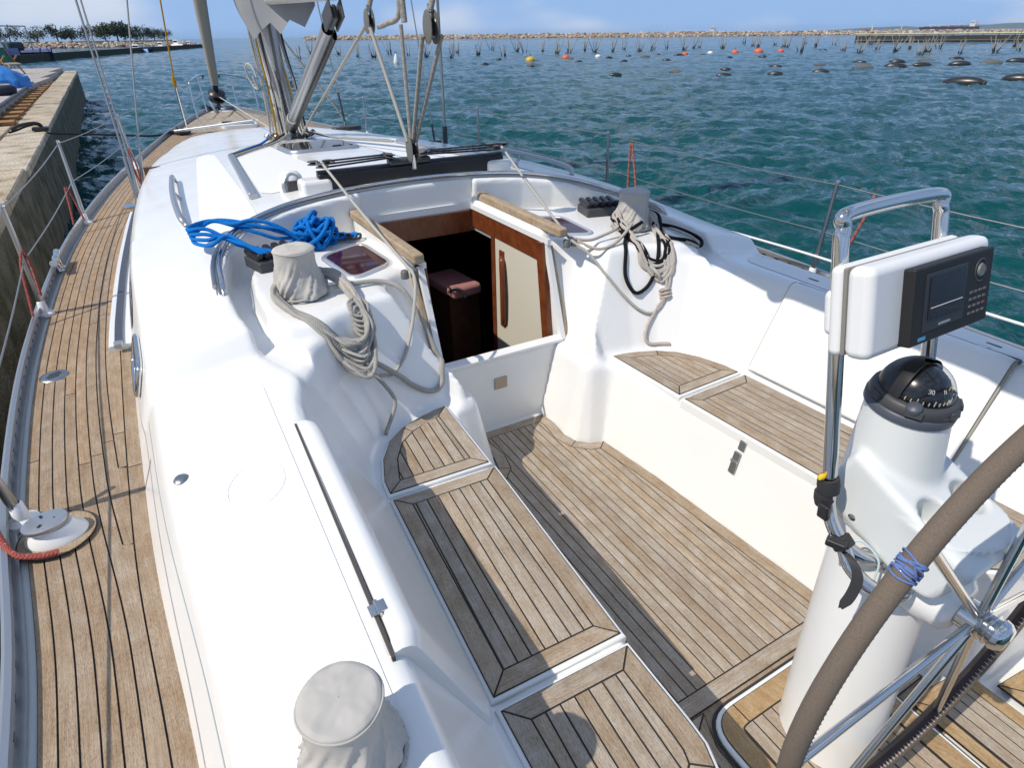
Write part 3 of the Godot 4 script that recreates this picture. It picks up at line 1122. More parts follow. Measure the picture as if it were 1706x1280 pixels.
func seats() -> void:
	var joint_f := -1.868; var joint_a := -0.888
	for s in [-1.0, 1.0]:
		# forward corner seat, main locker lid, helm seat; outlines given for starboard
		var nook := PackedVector2Array([Vector2(0.546, joint_f - 0.010), Vector2(0.522, -2.425), Vector2(0.60, -2.418), Vector2(0.70, -2.39), Vector2(0.80, -2.345), Vector2(0.892, -2.27), Vector2(0.965, -2.15), Vector2(1.012, -2.0), Vector2(1.02, joint_f - 0.028)])
		var main := PackedVector2Array([Vector2(0.540, joint_f + 0.008), Vector2(1.022, joint_f - 0.010), Vector2(1.068, joint_a - 0.022), Vector2(0.598, joint_a - 0.008)])
		var helm := PackedVector2Array([Vector2(0.607, joint_a + 0.010), Vector2(1.068, joint_a - 0.004), Vector2(1.08, -0.40), Vector2(0.80, -0.405), Vector2(0.700, -0.425), Vector2(0.642, -0.465), Vector2(0.618, -0.53), Vector2(0.613, -0.60)])
		var defs := [[nook, [0, 1, 4, 8], "seat_corner"], [main, [0, 1, 2, 3], "seat_locker_lid"], [helm, [0, 1, 2, 5], "helm_seat"]]
		for d in defs:
			var pg: PackedVector2Array = d[0] if s > 0 else mirror(d[0])
			var node := part(d[2], yacht)
			lid_slab(node, pg, 0.402 if d[2] == "seat_locker_lid" else 0.435, 0.4735)
			var w := pg if _ccw(pg) else _rev(pg)
			var corners: Array = d[1]
			if not _ccw(pg):
				var cc := []
				for c in corners: cc.append(pg.size() - 1 - c)
				cc.sort(); corners = cc
			var inset := mitre(w, 0.013)
			var dir := Vector2(s * 0.0605, 1).normalized()
			teak_panel(node, inset, corners, 0.4790, 0.062, 0.0475, dir)
		# hinged backrest lid over the coaming locker
		var b := MB.new()
		var prof := [Vector2(1.300, 0.900), Vector2(1.299, 0.934), Vector2(1.294, 0.946), Vector2(1.284, 0.954), Vector2(1.266, 0.957), Vector2(1.248, 0.953), Vector2(1.234, 0.940), Vector2(1.222, 0.915), Vector2(1.04, 0.512), Vector2(1.036, 0.498), Vector2(1.06, 0.49)]
		var rows := []
		var n := 26
		for k in n + 1:
			var z := lerpf(-1.885, -0.855, k / float(n))
			var e := minf(k, n - k) / 2.0
			var ease := clampf(e, 0.0, 1.0)
			var ins := 0.016 * (1.0 - sqrt(1.0 - pow(1.0 - ease, 2.0)))
			var r := PackedVector3Array()
			for q in prof:
				var dx := lerpf(0.04, 0.018, clampf((q.y - 0.5) / 0.4, 0, 1)) * (z + 1.9)
				r.append(Vector3(s * (q.x + dx + ins), q.y - ins * 0.7, z))
			rows.append(r)
		b.grid(rows, s > 0)
		for e in [0, n]:
			var fan := PackedVector3Array(rows[e])
			for j in range(1, fan.size() - 1): b.tri(fan[0], fan[j], fan[j + 1])
		var lidnode := part("backrest_lid", yacht)
		put(b, "panel", M.gel, lidnode)
		for e in ([] if s < 0 else [0, n]):
			b = MB.new()
			var sp := PackedVector3Array()
			for q in rows[e].slice(1, 9): sp.append(q + Vector3(s * 0.012, -0.004, -0.006 if e == 0 else 0.006))
			b.tube(sp, 0.0055, 6)
			put(b, "gap_shade", mat(lin(0.34, 0.32, 0.27), 0.8), lidnode)  # dark beige tube standing in for the shade of the open gap
		# the dark hinge gap along its outer edge
		b = MB.new()
		b.box(Vector3(s * 1.316, 0.898, -1.36), Vector3(0.0075, 0.095, 1.03), Basis(Vector3.UP, s * 0.018))
		put(b, "hinge_gap", mat(lin(0.07, 0.065, 0.058), 0.8), lidnode)
		for hz in [-0.98]:
			b = MB.new()
			b.tube(PackedVector3Array([Vector3(s * 1.314, 0.952, hz - 0.022), Vector3(s * 1.315, 0.952, hz + 0.022)]), 0.006, 8)
			b.box(Vector3(s * 1.303, 0.955, hz), Vector3(0.016, 0.003, 0.034))
			b.box(Vector3(s * 1.327, 0.949, hz), Vector3(0.016, 0.003, 0.034))
			put(b, "hinge", M.steel, lidnode)

# curved strakes sprung along the rail, nibbed into a margin board beside the coaming
func side_decks() -> void:
	var pitch := 0.0440; var gap := 0.0052; var marg := 0.060
	for s in [-1.0, 1.0]:
		var node := part("side_deck", yacht)
		var bed := MB.new()
		var rows := []
		var z := 1.3
		while z > -12.1:
			var o := beam(z) - 0.060; var i := minf(inner(z) - 0.01, o - 0.01)
			rows.append(PackedVector3Array([Vector3(s * o, deck_y(z) + 0.0012, z), Vector3(s * i, deck_y(z) + 0.0012, z)]))
			z -= 0.15
		bed.grid(rows, s > 0)
		put(bed, "caulking", M.caulk, node)
		# margin board in lengths
		var cuts := [1.3, -0.55, -2.42, -4.3, -6.1, -8.0, -9.8, -11.5]
		for c in cuts.size() - 1:
			_strake(node, s, cuts[c] - 0.003, cuts[c + 1] + 0.003, -1, pitch, gap, marg)
		for k in 13:
			var st := 1.3
			while st > -12.0:
				var ln := rng.randf_range(1.5, 2.5)
				_strake(node, s, st - 0.003, maxf(st - ln + 0.003, -12.0), k, pitch, gap, marg)
				st -= ln
	# foredeck
	var fd := part("foredeck", yacht)
	for k in range(-20, 20):
		var x0 := k * pitch + gap * 0.5; var x1 := (k + 1) * pitch - gap * 0.5
		var pts_l := PackedVector2Array(); var pts_r := PackedVector2Array()
		var z := -12.08
		while z > -14.6:
			var o := beam(z) - 0.09
			var a := clampf(x0, -o, o); var b := clampf(x1, -o, o)
			if b - a > 0.004:
				pts_l.append(Vector2(a, z)); pts_r.append(Vector2(b, z))
			z -= 0.12
		if pts_l.size() < 2: continue
		var bb := MB.new()
		var rows := []
		for i in pts_l.size():
			var y := deck_y(pts_l[i].y) + 0.004
			rows.append(PackedVector3Array([Vector3(pts_l[i].x, y, pts_l[i].y), Vector3(pts_r[i].x, y, pts_r[i].y)]))
		bb.grid(rows, true)
		for i in bb.v.size(): bb.uv[i] = Vector2(bb.v[i].x, bb.v[i].z)
		put(bb, "plank", pick_teak(), fd)

func _strake(node: Node3D, s: float, za: float, zb: float, k: int, pitch: float, gap: float, marg: float) -> void:
	var rows := []
	var run := []
	var z := za
	var steps := maxi(int((za - zb) / 0.016), 2)
	for i in steps + 1:
		z = lerpf(za, zb, i / float(steps))
		var o := beam(z) - 0.060
		var inn := inner(z) - 0.012
		var a: float; var b: float
		if k < 0:
			a = minf(inn + marg, o - 0.02); b = inn
			if a - b < 0.02: continue
		else:
			a = o - k * pitch - gap * 0.5
			b = o - (k + 1) * pitch + gap * 0.5
			if b - (inn + marg) < 0.0361: b = inn + marg + gap
			if a - b < 0.0255:
				if run.size() > 0:
					run.append([z, inn + marg + gap + 0.001, inn + marg + gap])
					_strake_mesh(node, s, run)
				run = []
				continue
		run.append([z, a, b])
	if run.size() > 1: _strake_mesh(node, s, run)

func _strake_mesh(node: Node3D, s: float, run: Array) -> void:
	var b := MB.new()
	var uo := Vector2(rng.randf() * 3, rng.randf() * 5)
	var ow: float = run[0][1]
	var prof := [[0, -0.006], [0, 0.0], [1, 0.0], [1, -0.006]]
	for e in 3:
		var rows := []
		for q in run:
			var y := deck_y(q[0]) + 0.0055
			rows.append(PackedVector3Array([Vector3(s * q[1 + prof[e][0]], y + prof[e][1], q[0]), Vector3(s * q[1 + prof[e + 1][0]], y + prof[e + 1][1], q[0])]))
		var st := b.v.size()
		b.grid(rows, s > 0)
		for i in range(st, b.v.size()):
			var idx := (i - st) / 2
			b.uv[i] = Vector2(absf(b.v[i].x) - run[idx][1], b.v[i].z) + uo
	for e in [0, run.size() - 1]:
		var q: Array = run[e]
		var y := deck_y(q[0]) + 0.0055
		b.quad(Vector3(s * q[1], y - 0.006, q[0]), Vector3(s * q[2], y - 0.006, q[0]), Vector3(s * q[2], y, q[0]), Vector3(s * q[1], y, q[0]))
	put(b, "plank", M.teak_deck[rng.randi() % 4], node)

# ------------------------------------------------------------------ fixed fittings of the yacht
func rounded_rect(c: Vector2, w: float, h: float, r: float, seg := 5) -> PackedVector2Array:
	return round_poly(PackedVector2Array([c + Vector2(-w, -h) * 0.5, c + Vector2(w, -h) * 0.5, c + Vector2(w, h) * 0.5, c + Vector2(-w, h) * 0.5]), [r, r, r, r], seg)

func bar(a: Vector3, b: Vector3, w: float, h: float, called: String, m: Material, parent: Node3D, bev := 0.0) -> MeshInstance3D:
	# rectangular bar from a to b, w across, h high
	var f := (b - a).normalized()
	var r := f.cross(Vector3.UP).normalized()
	var t := MB.new()
	t.box((a + b) * 0.5, Vector3(w, h, (b - a).length()), Basis(r, r.cross(f), -f), bev)
	return put(t, called, m, parent)

func side_point(s: float, z: float, t: float, off: float) -> Vector3:
	# a point on the sloping side of coaming or coachroof; t runs 0 at the deck to 1 at the shoulder
	var yd := deck_y(z); var ys := knot(K_shoulder, z)
	var y := lerpf(yd, ys, t)
	var x := inner(z) - (y - yd) * 0.12 / (ys - yd + 0.02)
	return Vector3(s * (x + off), y + off * 0.4, z)

func fittings() -> void:
	companionway()
	# smoked hatch panes let into the winch bench
	for s in [-1.0, 1.0]:
		var node := part("bench_hatch", yacht)
		var pg := PackedVector2Array([Vector2(s * 0.80, -3.40), Vector2(s * 0.55, -3.52), Vector2(s * 0.515, -3.10), Vector2(s * 0.755, -2.97)])
		var rr := round_poly(pg, [0.07, 0.07, 0.07, 0.07], 6)
		if not _ccw(rr): rr = _rev(rr)
		var b := MB.new()
		var rows := []
		for q in [[-0.034, 1.012], [-0.030, 1.026], [-0.016, 1.033], [-0.002, 1.032], [0.0, 1.024]]:
			var r := PackedVector3Array()
			for v in mitre(rr, q[0]): r.append(Vector3(v.x, q[1], v.y))
			r.append(r[0]); rows.append(r)
		b.grid(rows, false)
		put(b, "frame", M.steel_satin, node)
		b = MB.new()
		b.slab(rr, 1.015, 1.027)
		put(b, "pane", M.smoke_red, node)
	# flush hatch in the coachroof
	var hn := part("deck_hatch", yacht)
	var y := roof_y(0.0, -6.5)
	var hb := MB.new()
	var hp := rounded_rect(Vector2(-0.02, -6.58), 0.62, 0.66, 0.1)
	var hrows := []
	for q in [[-0.045, y - 0.01], [-0.040, y + 0.018], [-0.02, y + 0.028], [0.0, y + 0.026], [0.004, y + 0.02]]:
		var r := PackedVector3Array()
		for v in mitre(hp if _ccw(hp) else _rev(hp), q[0]): r.append(Vector3(v.x, q[1] + (v.y + 6.58) * 0.05, v.y))
		r.append(r[0]); hrows.append(r)
	hb.grid(hrows, false)
	put(hb, "frame", M.alu, hn)
	hb = MB.new()
	hb.slab(hp, y, y + 0.021)
	put(hb, "pane", M.smoke, hn)
	hb = MB.new()
	hb.box(Vector3(0.12, y + 0.035, -6.35), Vector3(0.09, 0.02, 0.03), Basis.IDENTITY, 0.006)
	put(hb, "handle", M.charcoal, hn)
	# hatch on the foredeck
	var fn := part("deck_hatch", yacht)
	hb = MB.new()
	hb.slab(rounded_rect(Vector2(0.0, -12.55), 0.6, 0.6, 0.08), 0.72, 0.79, 0.01)
	put(hb, "frame", M.gel, fn)
	hb = MB.new()
	hb.slab(rounded_rect(Vector2(0.0, -12.55), 0.5, 0.5, 0.06), 0.78, 0.80, 0.004)
	put(hb, "pane", M.smoke, fn)
	# side windows of the coachroof and the small portlights in the coaming
	for s in [-1.0, 1.0]:
		var b := MB.new()
		var rows := []
		for k in 30:
			var z := lerpf(-3.45, -6.2, k / 29.0)
			var e := clampf(minf(k, 29 - k) / 5.0, 0, 1)
			var w := sqrt(1.0 - (1.0 - e) * (1.0 - e)) * 0.30 + 0.02
			rows.append(PackedVector3Array([side_point(s, z, 0.56 - w, 0.004), side_point(s, z, 0.56, 0.006), side_point(s, z, 0.56 + w, 0.004)]))
		b.grid(rows, s > 0)
		put(b, "side_window", M.smoke_red, yacht)
		var node := part("portlight", yacht)
		var ring := []; var pane := PackedVector3Array()
		for k in 28:
			var an := TAU * k / 28.0
			var cz := signf(cos(an)) * pow(absf(cos(an)), 0.42); var cy := signf(sin(an)) * pow(absf(sin(an)), 0.42)
			ring.append(side_point(s, -2.88 + 0.185 * cz, 0.66 + 0.22 * cy, 0.010))
			pane.append(side_point(s, -2.88 + 0.16 * cz, 0.66 + 0.18 * cy, 0.009))
		b = MB.new()
		b.tube(spline(ring, 3, true), 0.013, 8)
		put(b, "frame", M.steel, node)
		b = MB.new()
		var cc := side_point(s, -2.88, 0.66, 0.009)
		for k in 28:
			if s < 0: b.tri(cc, pane[k], pane[(k + 1) % 28])
			else: b.tri(cc, pane[(k + 1) % 28], pane[k])
		put(b, "pane", M.smoke_red, node)
		# genoa track on its raised white foot beside the coachroof
		var gn := part("genoa_track", yacht)
		var fr := []; var tp := PackedVector3Array()
		for k in 31:
			var z := lerpf(-3.62, -6.85, k / 30.0)
			var xi := inner(z); var yd := deck_y(z)
			fr.append(PackedVector3Array([Vector3(s * (xi + 0.105), yd, z), Vector3(s * (xi + 0.100), yd + 0.030, z), Vector3(s * (xi + 0.092), yd + 0.036, z), Vector3(s * (xi - 0.02), yd + 0.036, z)]))
			tp.append(Vector3(s * (xi + 0.048), yd + 0.044, z))
		b = MB.new()
		b.grid(fr, s > 0)
		b.quad(fr[0][3], fr[0][2], fr[0][1], fr[0][0])
		b.quad(fr[0][3], fr[0][0], Vector3(fr[0][3].x, fr[0][0].y, fr[0][3].z), fr[0][3] + Vector3(0, 0, 0.0001))
		put(b, "foot", M.gel, gn)
		b = MB.new()
		for k in 30:
			var d := (tp[k + 1] - tp[k])
			b.box((tp[k] + tp[k + 1]) * 0.5, Vector3(0.034, 0.018, d.length() * 1.02), Basis(Vector3.UP, atan2(d.x, d.z)))
		put(b, "track", M.charcoal_blue, gn)
		b = MB.new()
		b.box(tp[0] + Vector3(0, 0.004, 0.02), Vector3(0.042, 0.03, 0.05), Basis.IDENTITY, 0.006)
		put(b, "end_stop", M.alu, gn)
		# handrail on the coachroof
		var z0 := -4.22; var z1 := -5.82
		var hr := [Vector3(s * 1.42, roof_y(1.42, z0 + 0.06) , z0 + 0.06), Vector3(s * 1.445, roof_y(1.45, z0) + 0.055, z0 - 0.05), Vector3(s * 1.44, roof_y(1.44, -4.9) + 0.07, -4.9), Vector3(s * 1.40, roof_y(1.40, z1) + 0.06, z1 + 0.06), Vector3(s * 1.385, roof_y(1.385, z1) , z1 - 0.05)]
		var hnode := part("handrail", yacht)
		b = MB.new()
		b.tube(spline(hr, 8), 0.019, 10)
		put(b, "rail", M.alu, hnode)
		b = MB.new()
		b.tube(PackedVector3Array([Vector3(s * 1.40, roof_y(1.40, -5.0), -5.0), Vector3(s * 1.438, roof_y(1.44, -5.0) + 0.07, -5.0)]), 0.014, 8)
		put(b, "stay", M.alu, hnode)
		# line organiser channel on the roof
		bar(Vector3(s * 0.84, roof_y(0.84, -6.6) + 0.02, -6.6), Vector3(s * 0.99, roof_y(0.99, -4.32) + 0.02, -4.32), 0.055, 0.045, "line_channel", M.alu, yacht, 0.012)
	# non-skid panels on the coamings
	for s in [-1.0, 1.0]:
		var b := MB.new()
		var rows := []
		for k in 41:
			var z := lerpf(-2.32, -0.60, k / 40.0)
			var r := PackedVector3Array()
			var e := clampf(minf(k, 40 - k) / 3.0, 0.0, 1.0)
			var ins := 0.07 * (1.0 - sqrt(1.0 - (1.0 - e) * (1.0 - e)))
			for j in 9:
				var x := lerpf(1.355 + ins, inner(z) - 0.175 - ins, j / 8.0)
				r.append(Vector3(s * x, roof_y(x, z) + 0.0022, z))
			rows.append(r)
		b.grid(rows, s > 0)
		put(b, "non_skid_panel", M.nonskid, yacht)
		b = MB.new()
		var ring := PackedVector3Array()
		for k in 41:
			var an := TAU * k / 40.0
			var x := 1.48 + 0.085 * cos(an); var z := -1.64 + 0.105 * sin(an)
			ring.append(Vector3(s * x, roof_y(x, z) + 0.002, z))
		b.tube(ring, 0.002, 6)
		put(b, "moulded_ring", M.gel, yacht)
		# joint between deck and coaming moulding
		b = MB.new()
		var jp := PackedVector3Array()
		for k in 60:
			var z := lerpf(1.0, -2.45, k / 59.0)
			var x := inner(z) - 0.072
			jp.append(Vector3(s * x, roof_y(x, z) + 0.0004, z))
		b.tube(jp, 0.0024, 5)
		put(b, "joint_seal", mat(lin(0.30, 0.33, 0.32), 0.6), yacht)
	# non-skid panels on the coachroof, either side of the line channel
	for s in [-1.0, 1.0]:
		for q in [[-3.46, -7.3, 1.055, 0.93, 1.40, 1.10], [-4.35, -7.3, 0.38, 0.38, 0.93, 0.76]]:
			var b := MB.new()
			var rows := []
			for k in 33:
				var t := k / 32.0
				var z := lerpf(q[0], q[1], t)
				var e := clampf(minf(k, 32 - k) / 2.0, 0.0, 1.0)
				var ins := 0.06 * (1.0 - sqrt(1.0 - (1.0 - e) * (1.0 - e)))
				var xa := lerpf(q[2], q[3], t) + ins; var xb := lerpf(q[4], q[5], t) - ins
				if z > -3.9: xa = maxf(xa, 1.37 - 0.33 * pow(clampf((-3.46 - z) / 0.44, 0, 1), 0.6))
				if q[2] > 1.0 and z > -6.0: xb = minf(xb, 1.405)
				var r := PackedVector3Array()
				for j in 7:
					var x := lerpf(xa, xb, j / 6.0)
					r.append(Vector3(s * x, roof_y(x, z) + 0.003, z))
				rows.append(r)
			b.grid(rows, s > 0)
			put(b, "roof_non_skid_panel", M.nonskid, yacht)
	sprayhood_rail()
	# small things let into the moulding
	var b := MB.new()
	b.lathe([Vector2(0.0, 0.0), Vector2(0.0, 0.008), Vector2(0.02, 0.008), Vector2(0.026, 0.0)], Transform3D(Basis.IDENTITY, Vector3(-1.683, roof_y(-1.683, -1.85), -1.85)), 16)
	put(b, "drain_cap", M.steel_dull, yacht)
	b = MB.new()
	b.box(Vector3(-0.035, 0.30, -2.742), Vector3(0.085, 0.075, 0.012), Basis.IDENTITY, 0.004)
	put(b, "step_light", mat(lin(0.42, 0.34, 0.24), 0.5), yacht)
	# overlapping latch on the starboard locker front
	var ln := part("locker_latch", yacht)
	b = MB.new()
	b.box(Vector3(0.558, 0.418, -1.462), Vector3(0.012, 0.05, 0.035), Basis(Vector3(0, 0, 1), -0.2), 0.004)
	put(b, "keeper", M.steel_dull, ln)
	b = MB.new()
	b.box(Vector3(0.535, 0.325, -1.468), Vector3(0.012, 0.115, 0.036), Basis(Vector3(0, 0, 1), -0.2), 0.004)
	b.tube(PackedVector3Array([Vector3(0.530, 0.335, -1.485), Vector3(0.530, 0.335, -1.451)]), 0.008, 8)
	put(b, "clasp", M.steel_dull, ln)
	for z in [-1.9, -1.0]:
		b = MB.new()
		b.box(Vector3(1.46, roof_y(1.46, z) + 0.001, z), Vector3(0.022, 0.006, 0.06), Basis.IDENTITY, 0.002)
		put(b, "drain_slot", M.black, yacht)
	# cowl vent ahead of the curved rail
	var cn := part("cowl_vent", yacht)
	b = MB.new()
	var vx := Transform3D(Basis(Vector3(1, 0, 0), -0.15), Vector3(-0.73, roof_y(0.73, -4.36) - 0.05, -4.36))
	b.lathe([Vector2(0.085, 0.0), Vector2(0.085, 0.09), Vector2(0.078, 0.13), Vector2(0.055, 0.16), Vector2(0.0, 0.17)], vx, 24)
	put(b, "hood", M.plastic_white, cn)
	b = MB.new()
	b.tube(spline([vx * Vector3(-0.06, 0.02, 0.075), vx * Vector3(-0.06, 0.09, 0.075), vx * Vector3(0, 0.145, 0.062), vx * Vector3(0.06, 0.09, 0.075), vx * Vector3(0.06, 0.02, 0.075)], 6), 0.012, 8)
	put(b, "lip", M.alu, cn)
	b = MB.new()
	b.box(vx * Vector3(0, 0.06, 0.082), Vector3(0.085, 0.09, 0.02), Basis.IDENTITY, 0.008)
	put(b, "mouth", M.charcoal, cn)

func companionway() -> void:
	var node := part("companionway", yacht)
	for s in [-1.0, 1.0]:
		_teak_bar(Vector3(s * 0.462, 1.112, -3.985), Vector3(s * 0.445, 1.108, -2.83), 0.062, 0.055, "side_rail", node)
		# varnished linings
		bar(Vector3(s * 0.396, 0.965, -3.92), Vector3(s * 0.396, 0.965, -2.93), 0.014, 0.125, "lining", M.mahogany, node)
		bar(Vector3(s * 0.392, 1.045, -3.92), Vector3(s * 0.392, 1.045, -2.90), 0.02, 0.03, "white_trim", M.plastic_white, node)
		# posts of the washboard opening, raked with the bulkhead
		bar(Vector3(s * 0.384, 0.10, -2.835), Vector3(s * 0.384, 1.03, -2.975), 0.036, 0.07, "post", M.mahogany, node)
		bar(Vector3(s * 0.402, 0.478, -2.745), Vector3(s * 0.402, 1.03, -2.945), 0.03, 0.035, "white_post", M.plastic_white, node)
		_teak_bar(Vector3(s * 0.432, 0.50, -2.748), Vector3(s * 0.442, 1.0, -2.965), 0.024, 0.030, "washboard_track", node)
	_teak_bar(Vector3(-0.44, 1.118, -3.972), Vector3(0.44, 1.118, -3.972), 0.036, 0.05, "front_rail", node)
	bar(Vector3(-0.40, 1.052, -3.925), Vector3(0.40, 1.052, -3.925), 0.02, 0.045, "white_header", M.plastic_white, node)
	bar(Vector3(-0.40, 0.945, -3.918), Vector3(0.40, 0.945, -3.918), 0.02, 0.145, "header", M.mahogany, node)
	bar(Vector3(-0.40, 0.482, -2.765), Vector3(0.40, 0.482, -2.765), 0.075, 0.022, "sill", M.gel, node, 0.006)
	# cabin below
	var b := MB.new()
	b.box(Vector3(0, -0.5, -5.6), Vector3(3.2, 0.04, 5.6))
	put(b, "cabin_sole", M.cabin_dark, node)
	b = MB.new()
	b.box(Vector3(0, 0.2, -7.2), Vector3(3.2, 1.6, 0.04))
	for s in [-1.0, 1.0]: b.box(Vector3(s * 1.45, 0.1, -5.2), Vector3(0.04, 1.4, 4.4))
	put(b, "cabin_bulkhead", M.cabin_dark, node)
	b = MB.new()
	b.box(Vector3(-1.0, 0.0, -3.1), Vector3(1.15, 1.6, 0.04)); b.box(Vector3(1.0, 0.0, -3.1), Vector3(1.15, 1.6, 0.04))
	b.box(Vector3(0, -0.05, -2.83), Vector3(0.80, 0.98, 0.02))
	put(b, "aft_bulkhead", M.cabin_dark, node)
	b = MB.new()
	b.box(Vector3(0.402, 0.32, -3.27), Vector3(0.02, 1.2, 0.62))
	put(b, "cream_panel", M.cream, node)
	b = MB.new()
	b.box(Vector3(0.41, 0.3, -3.60), Vector3(0.05, 1.3, 0.05))
	put(b, "door_post", M.mahogany, node)
	var gh := part("grab_handle", node)
	b = MB.new()
	b.tube(spline([Vector3(0.385, 0.79, -3.47), Vector3(0.368, 0.76, -3.44), Vector3(0.36, 0.60, -3.42), Vector3(0.36, 0.48, -3.42), Vector3(0.368, 0.36, -3.43), Vector3(0.385, 0.32, -3.45)], 6), 0.02, 8)
	put(b, "grip", M.mahogany, gh)
	b = MB.new()
	b.box(Vector3(0.387, 0.56, -3.475), Vector3(0.012, 0.56, 0.06), Basis.IDENTITY, 0.004)
	put(b, "backing", M.mahogany, gh)
	b = MB.new()
	b.box(Vector3(0.27, 0.44, -4.06), Vector3(0.26, 0.09, 0.44), Basis(Vector3.UP, 0.1), 0.03)
	put(b, "cushion", M.pink, node)
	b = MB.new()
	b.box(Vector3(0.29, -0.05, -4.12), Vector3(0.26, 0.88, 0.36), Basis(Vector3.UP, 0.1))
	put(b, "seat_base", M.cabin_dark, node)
	b = MB.new()
	b.tube(spline([Vector3(0.14, 0.46, -3.86), Vector3(0.18, 0.49, -3.84), Vector3(0.22, 0.48, -3.80), Vector3(0.24, 0.43, -3.77)], 6), 0.01, 8)
	put(b, "cable", M.black, node)

func _teak_bar(a: Vector3, b: Vector3, w: float, h: float, called: String, parent: Node3D) -> MeshInstance3D:
	var o := bar(a, b, w, h, called, M.teak_tri, parent, minf(w, h) * 0.25)
	return o

func arc_path(off: float, dy: float) -> Array:
	var half := [Vector2(0.0, -3.935), Vector2(0.45, -3.915), Vector2(0.78, -3.88), Vector2(1.0, -3.81), Vector2(1.16, -3.70), Vector2(1.265, -3.54), Vector2(1.325, -3.33), Vector2(1.352, -3.05)]
	var out := []
	for s in [-1.0, 1.0]:
		var seg := []
		for i in half.size():
			var p: Vector2 = half[i]
			var d: Vector2 = (half[mini(i + 1, half.size() - 1)] - half[maxi(i - 1, 0)]).normalized()
			var nrm := Vector2(d.y, -d.x)
			if i == 0: nrm = Vector2(0, -1)
			var q := p + nrm * off
			seg.append(Vector3(s * q.x, roof_y(q.x, q.y) + dy, q.y))
		if s < 0:
			seg.reverse(); out.append_array(seg)
		else:
			out.append_array(seg.slice(1))
	return out

func sprayhood_rail() -> void:
	var node := part("sprayhood_rail", yacht)
	for q in [[0.045, 0.020, 0.013], [0.012, 0.034, 0.011], [0.030, 0.006, 0.016]]:
		var pts := arc_path(q[0], q[1])
		if q[0] < 0.04:
			pts.append(pts[pts.size() - 1] + Vector3(0.01, -0.075, 0.10))
			pts.push_front(pts[0] + Vector3(-0.01, -0.075, 0.10))
		var b := MB.new()
		b.tube(spline(pts, 6), q[2], 10)
		put(b, "tube", M.steel_dull if q[2] > 0.012 else M.steel, node)
	for s in [-1.0, 1.0]:
		var b := MB.new()
		var e := Vector3(s * 1.378, roof_y(1.378, -2.95) - 0.02, -2.95)
		b.tube(PackedVector3Array([e, e + Vector3(0, -0.02, 0.09)]), 0.02, 10)
		b.tube(PackedVector3Array([e + Vector3(-0.02, -0.05, 0.10), e + Vector3(0.02, -0.05, 0.10)]), 0.02, 10)
		put(b, "end_fitting", M.steel, node)
		b = MB.new()
		var ring := PackedVector3Array()
		for k in 13: ring.append(e + Vector3(0.0, -0.075 - 0.022 * sin(TAU * k / 12.0), 0.135 + 0.022 * cos(TAU * k / 12.0)))
		b.tube(ring, 0.007, 6)
		put(b, "shackle", M.steel, node)

# ------------------------------------------------------------------ helm
func nets(f: Callable, a: Vector3, b: Vector3, h: float) -> MB:
	var nx := int((b.x - a.x) / h) + 2; var ny := int((b.y - a.y) / h) + 2; var nz := int((b.z - a.z) / h) + 2
	var F := PackedFloat32Array(); F.resize(nx * ny * nz)
	for k in nz:
		for j in ny:
			for i in nx:
				F[(k * ny + j) * nx + i] = f.call(a + Vector3(i, j, k) * h)
	var cell := PackedInt32Array(); cell.resize(nx * ny * nz); cell.fill(-1)
	var m := MB.new()
	var co := [0, 1, nx, nx + 1, nx * ny, nx * ny + 1, nx * ny + nx, nx * ny + nx + 1]
	var ea := [0, 2, 4, 6, 0, 1, 4, 5, 0, 1, 2, 3]
	var eb := [1, 3, 5, 7, 2, 3, 6, 7, 4, 5, 6, 7]
	for k in nz - 1:
		for j in ny - 1:
			for i in nx - 1:
				var q := (k * ny + j) * nx + i
				var s := F[q] < 0
				var same := true
				for c in co:
					if (F[q + c] < 0) != s: same = false; break
				if same: continue
				var acc := Vector3.ZERO; var cnt := 0
				for e in 12:
					var fa := F[q + co[ea[e]]]; var fb := F[q + co[eb[e]]]
					if (fa < 0) == (fb < 0): continue
					var t := fa / (fa - fb)
					var ia: int = ea[e]; var ib: int = eb[e]
					acc += Vector3(ia & 1, (ia >> 1) & 1, ia >> 2).lerp(Vector3(ib & 1, (ib >> 1) & 1, ib >> 2), t); cnt += 1
				var p := a + (Vector3(i, j, k) + acc / cnt) * h
				var d := h * 0.35
				var g := Vector3(f.call(p + Vector3(d, 0, 0)) - f.call(p - Vector3(d, 0, 0)), f.call(p + Vector3(0, d, 0)) - f.call(p - Vector3(0, d, 0)), f.call(p + Vector3(0, 0, d)) - f.call(p - Vector3(0, 0, d)))
				cell[q] = m.vert(p, g.normalized(), Vector2(p.x, p.y))
	for k in range(1, nz - 1):
		for j in range(1, ny - 1):
			for i in range(1, nx - 1):
				var q := (k * ny + j) * nx + i
				var s := F[q] < 0
				for ax in 3:
					var st: int = [1, nx, nx * ny][ax]; var u: int = [nx, nx * ny, 1][ax]; var w: int = [nx * ny, 1, nx][ax]
					if (F[q + st] < 0) == s: continue
					var c0 := cell[q]; var c1 := cell[q - u]; var c2 := cell[q - u - w]; var c3 := cell[q - w]
					if c0 < 0 or c1 < 0 or c2 < 0 or c3 < 0: continue
					m.ix.append_array(PackedInt32Array([c0, c1, c2, c0, c2, c3]))
	return m

func sd_cone(p: Vector3, a: Vector3, b: Vector3, ra: float, rb: float, sz := 1.0) -> float:
	# upright tapered column, flat ends
	var t := clampf((p.y - a.y) / (b.y - a.y), 0, 1)
	var c := a.lerp(b, t)
	var d := Vector2(p.x - c.x, (p.z - c.z) / sz).length() - lerpf(ra, rb, t)
	return maxf(d * 0.97, maxf(a.y - p.y, p.y - b.y))

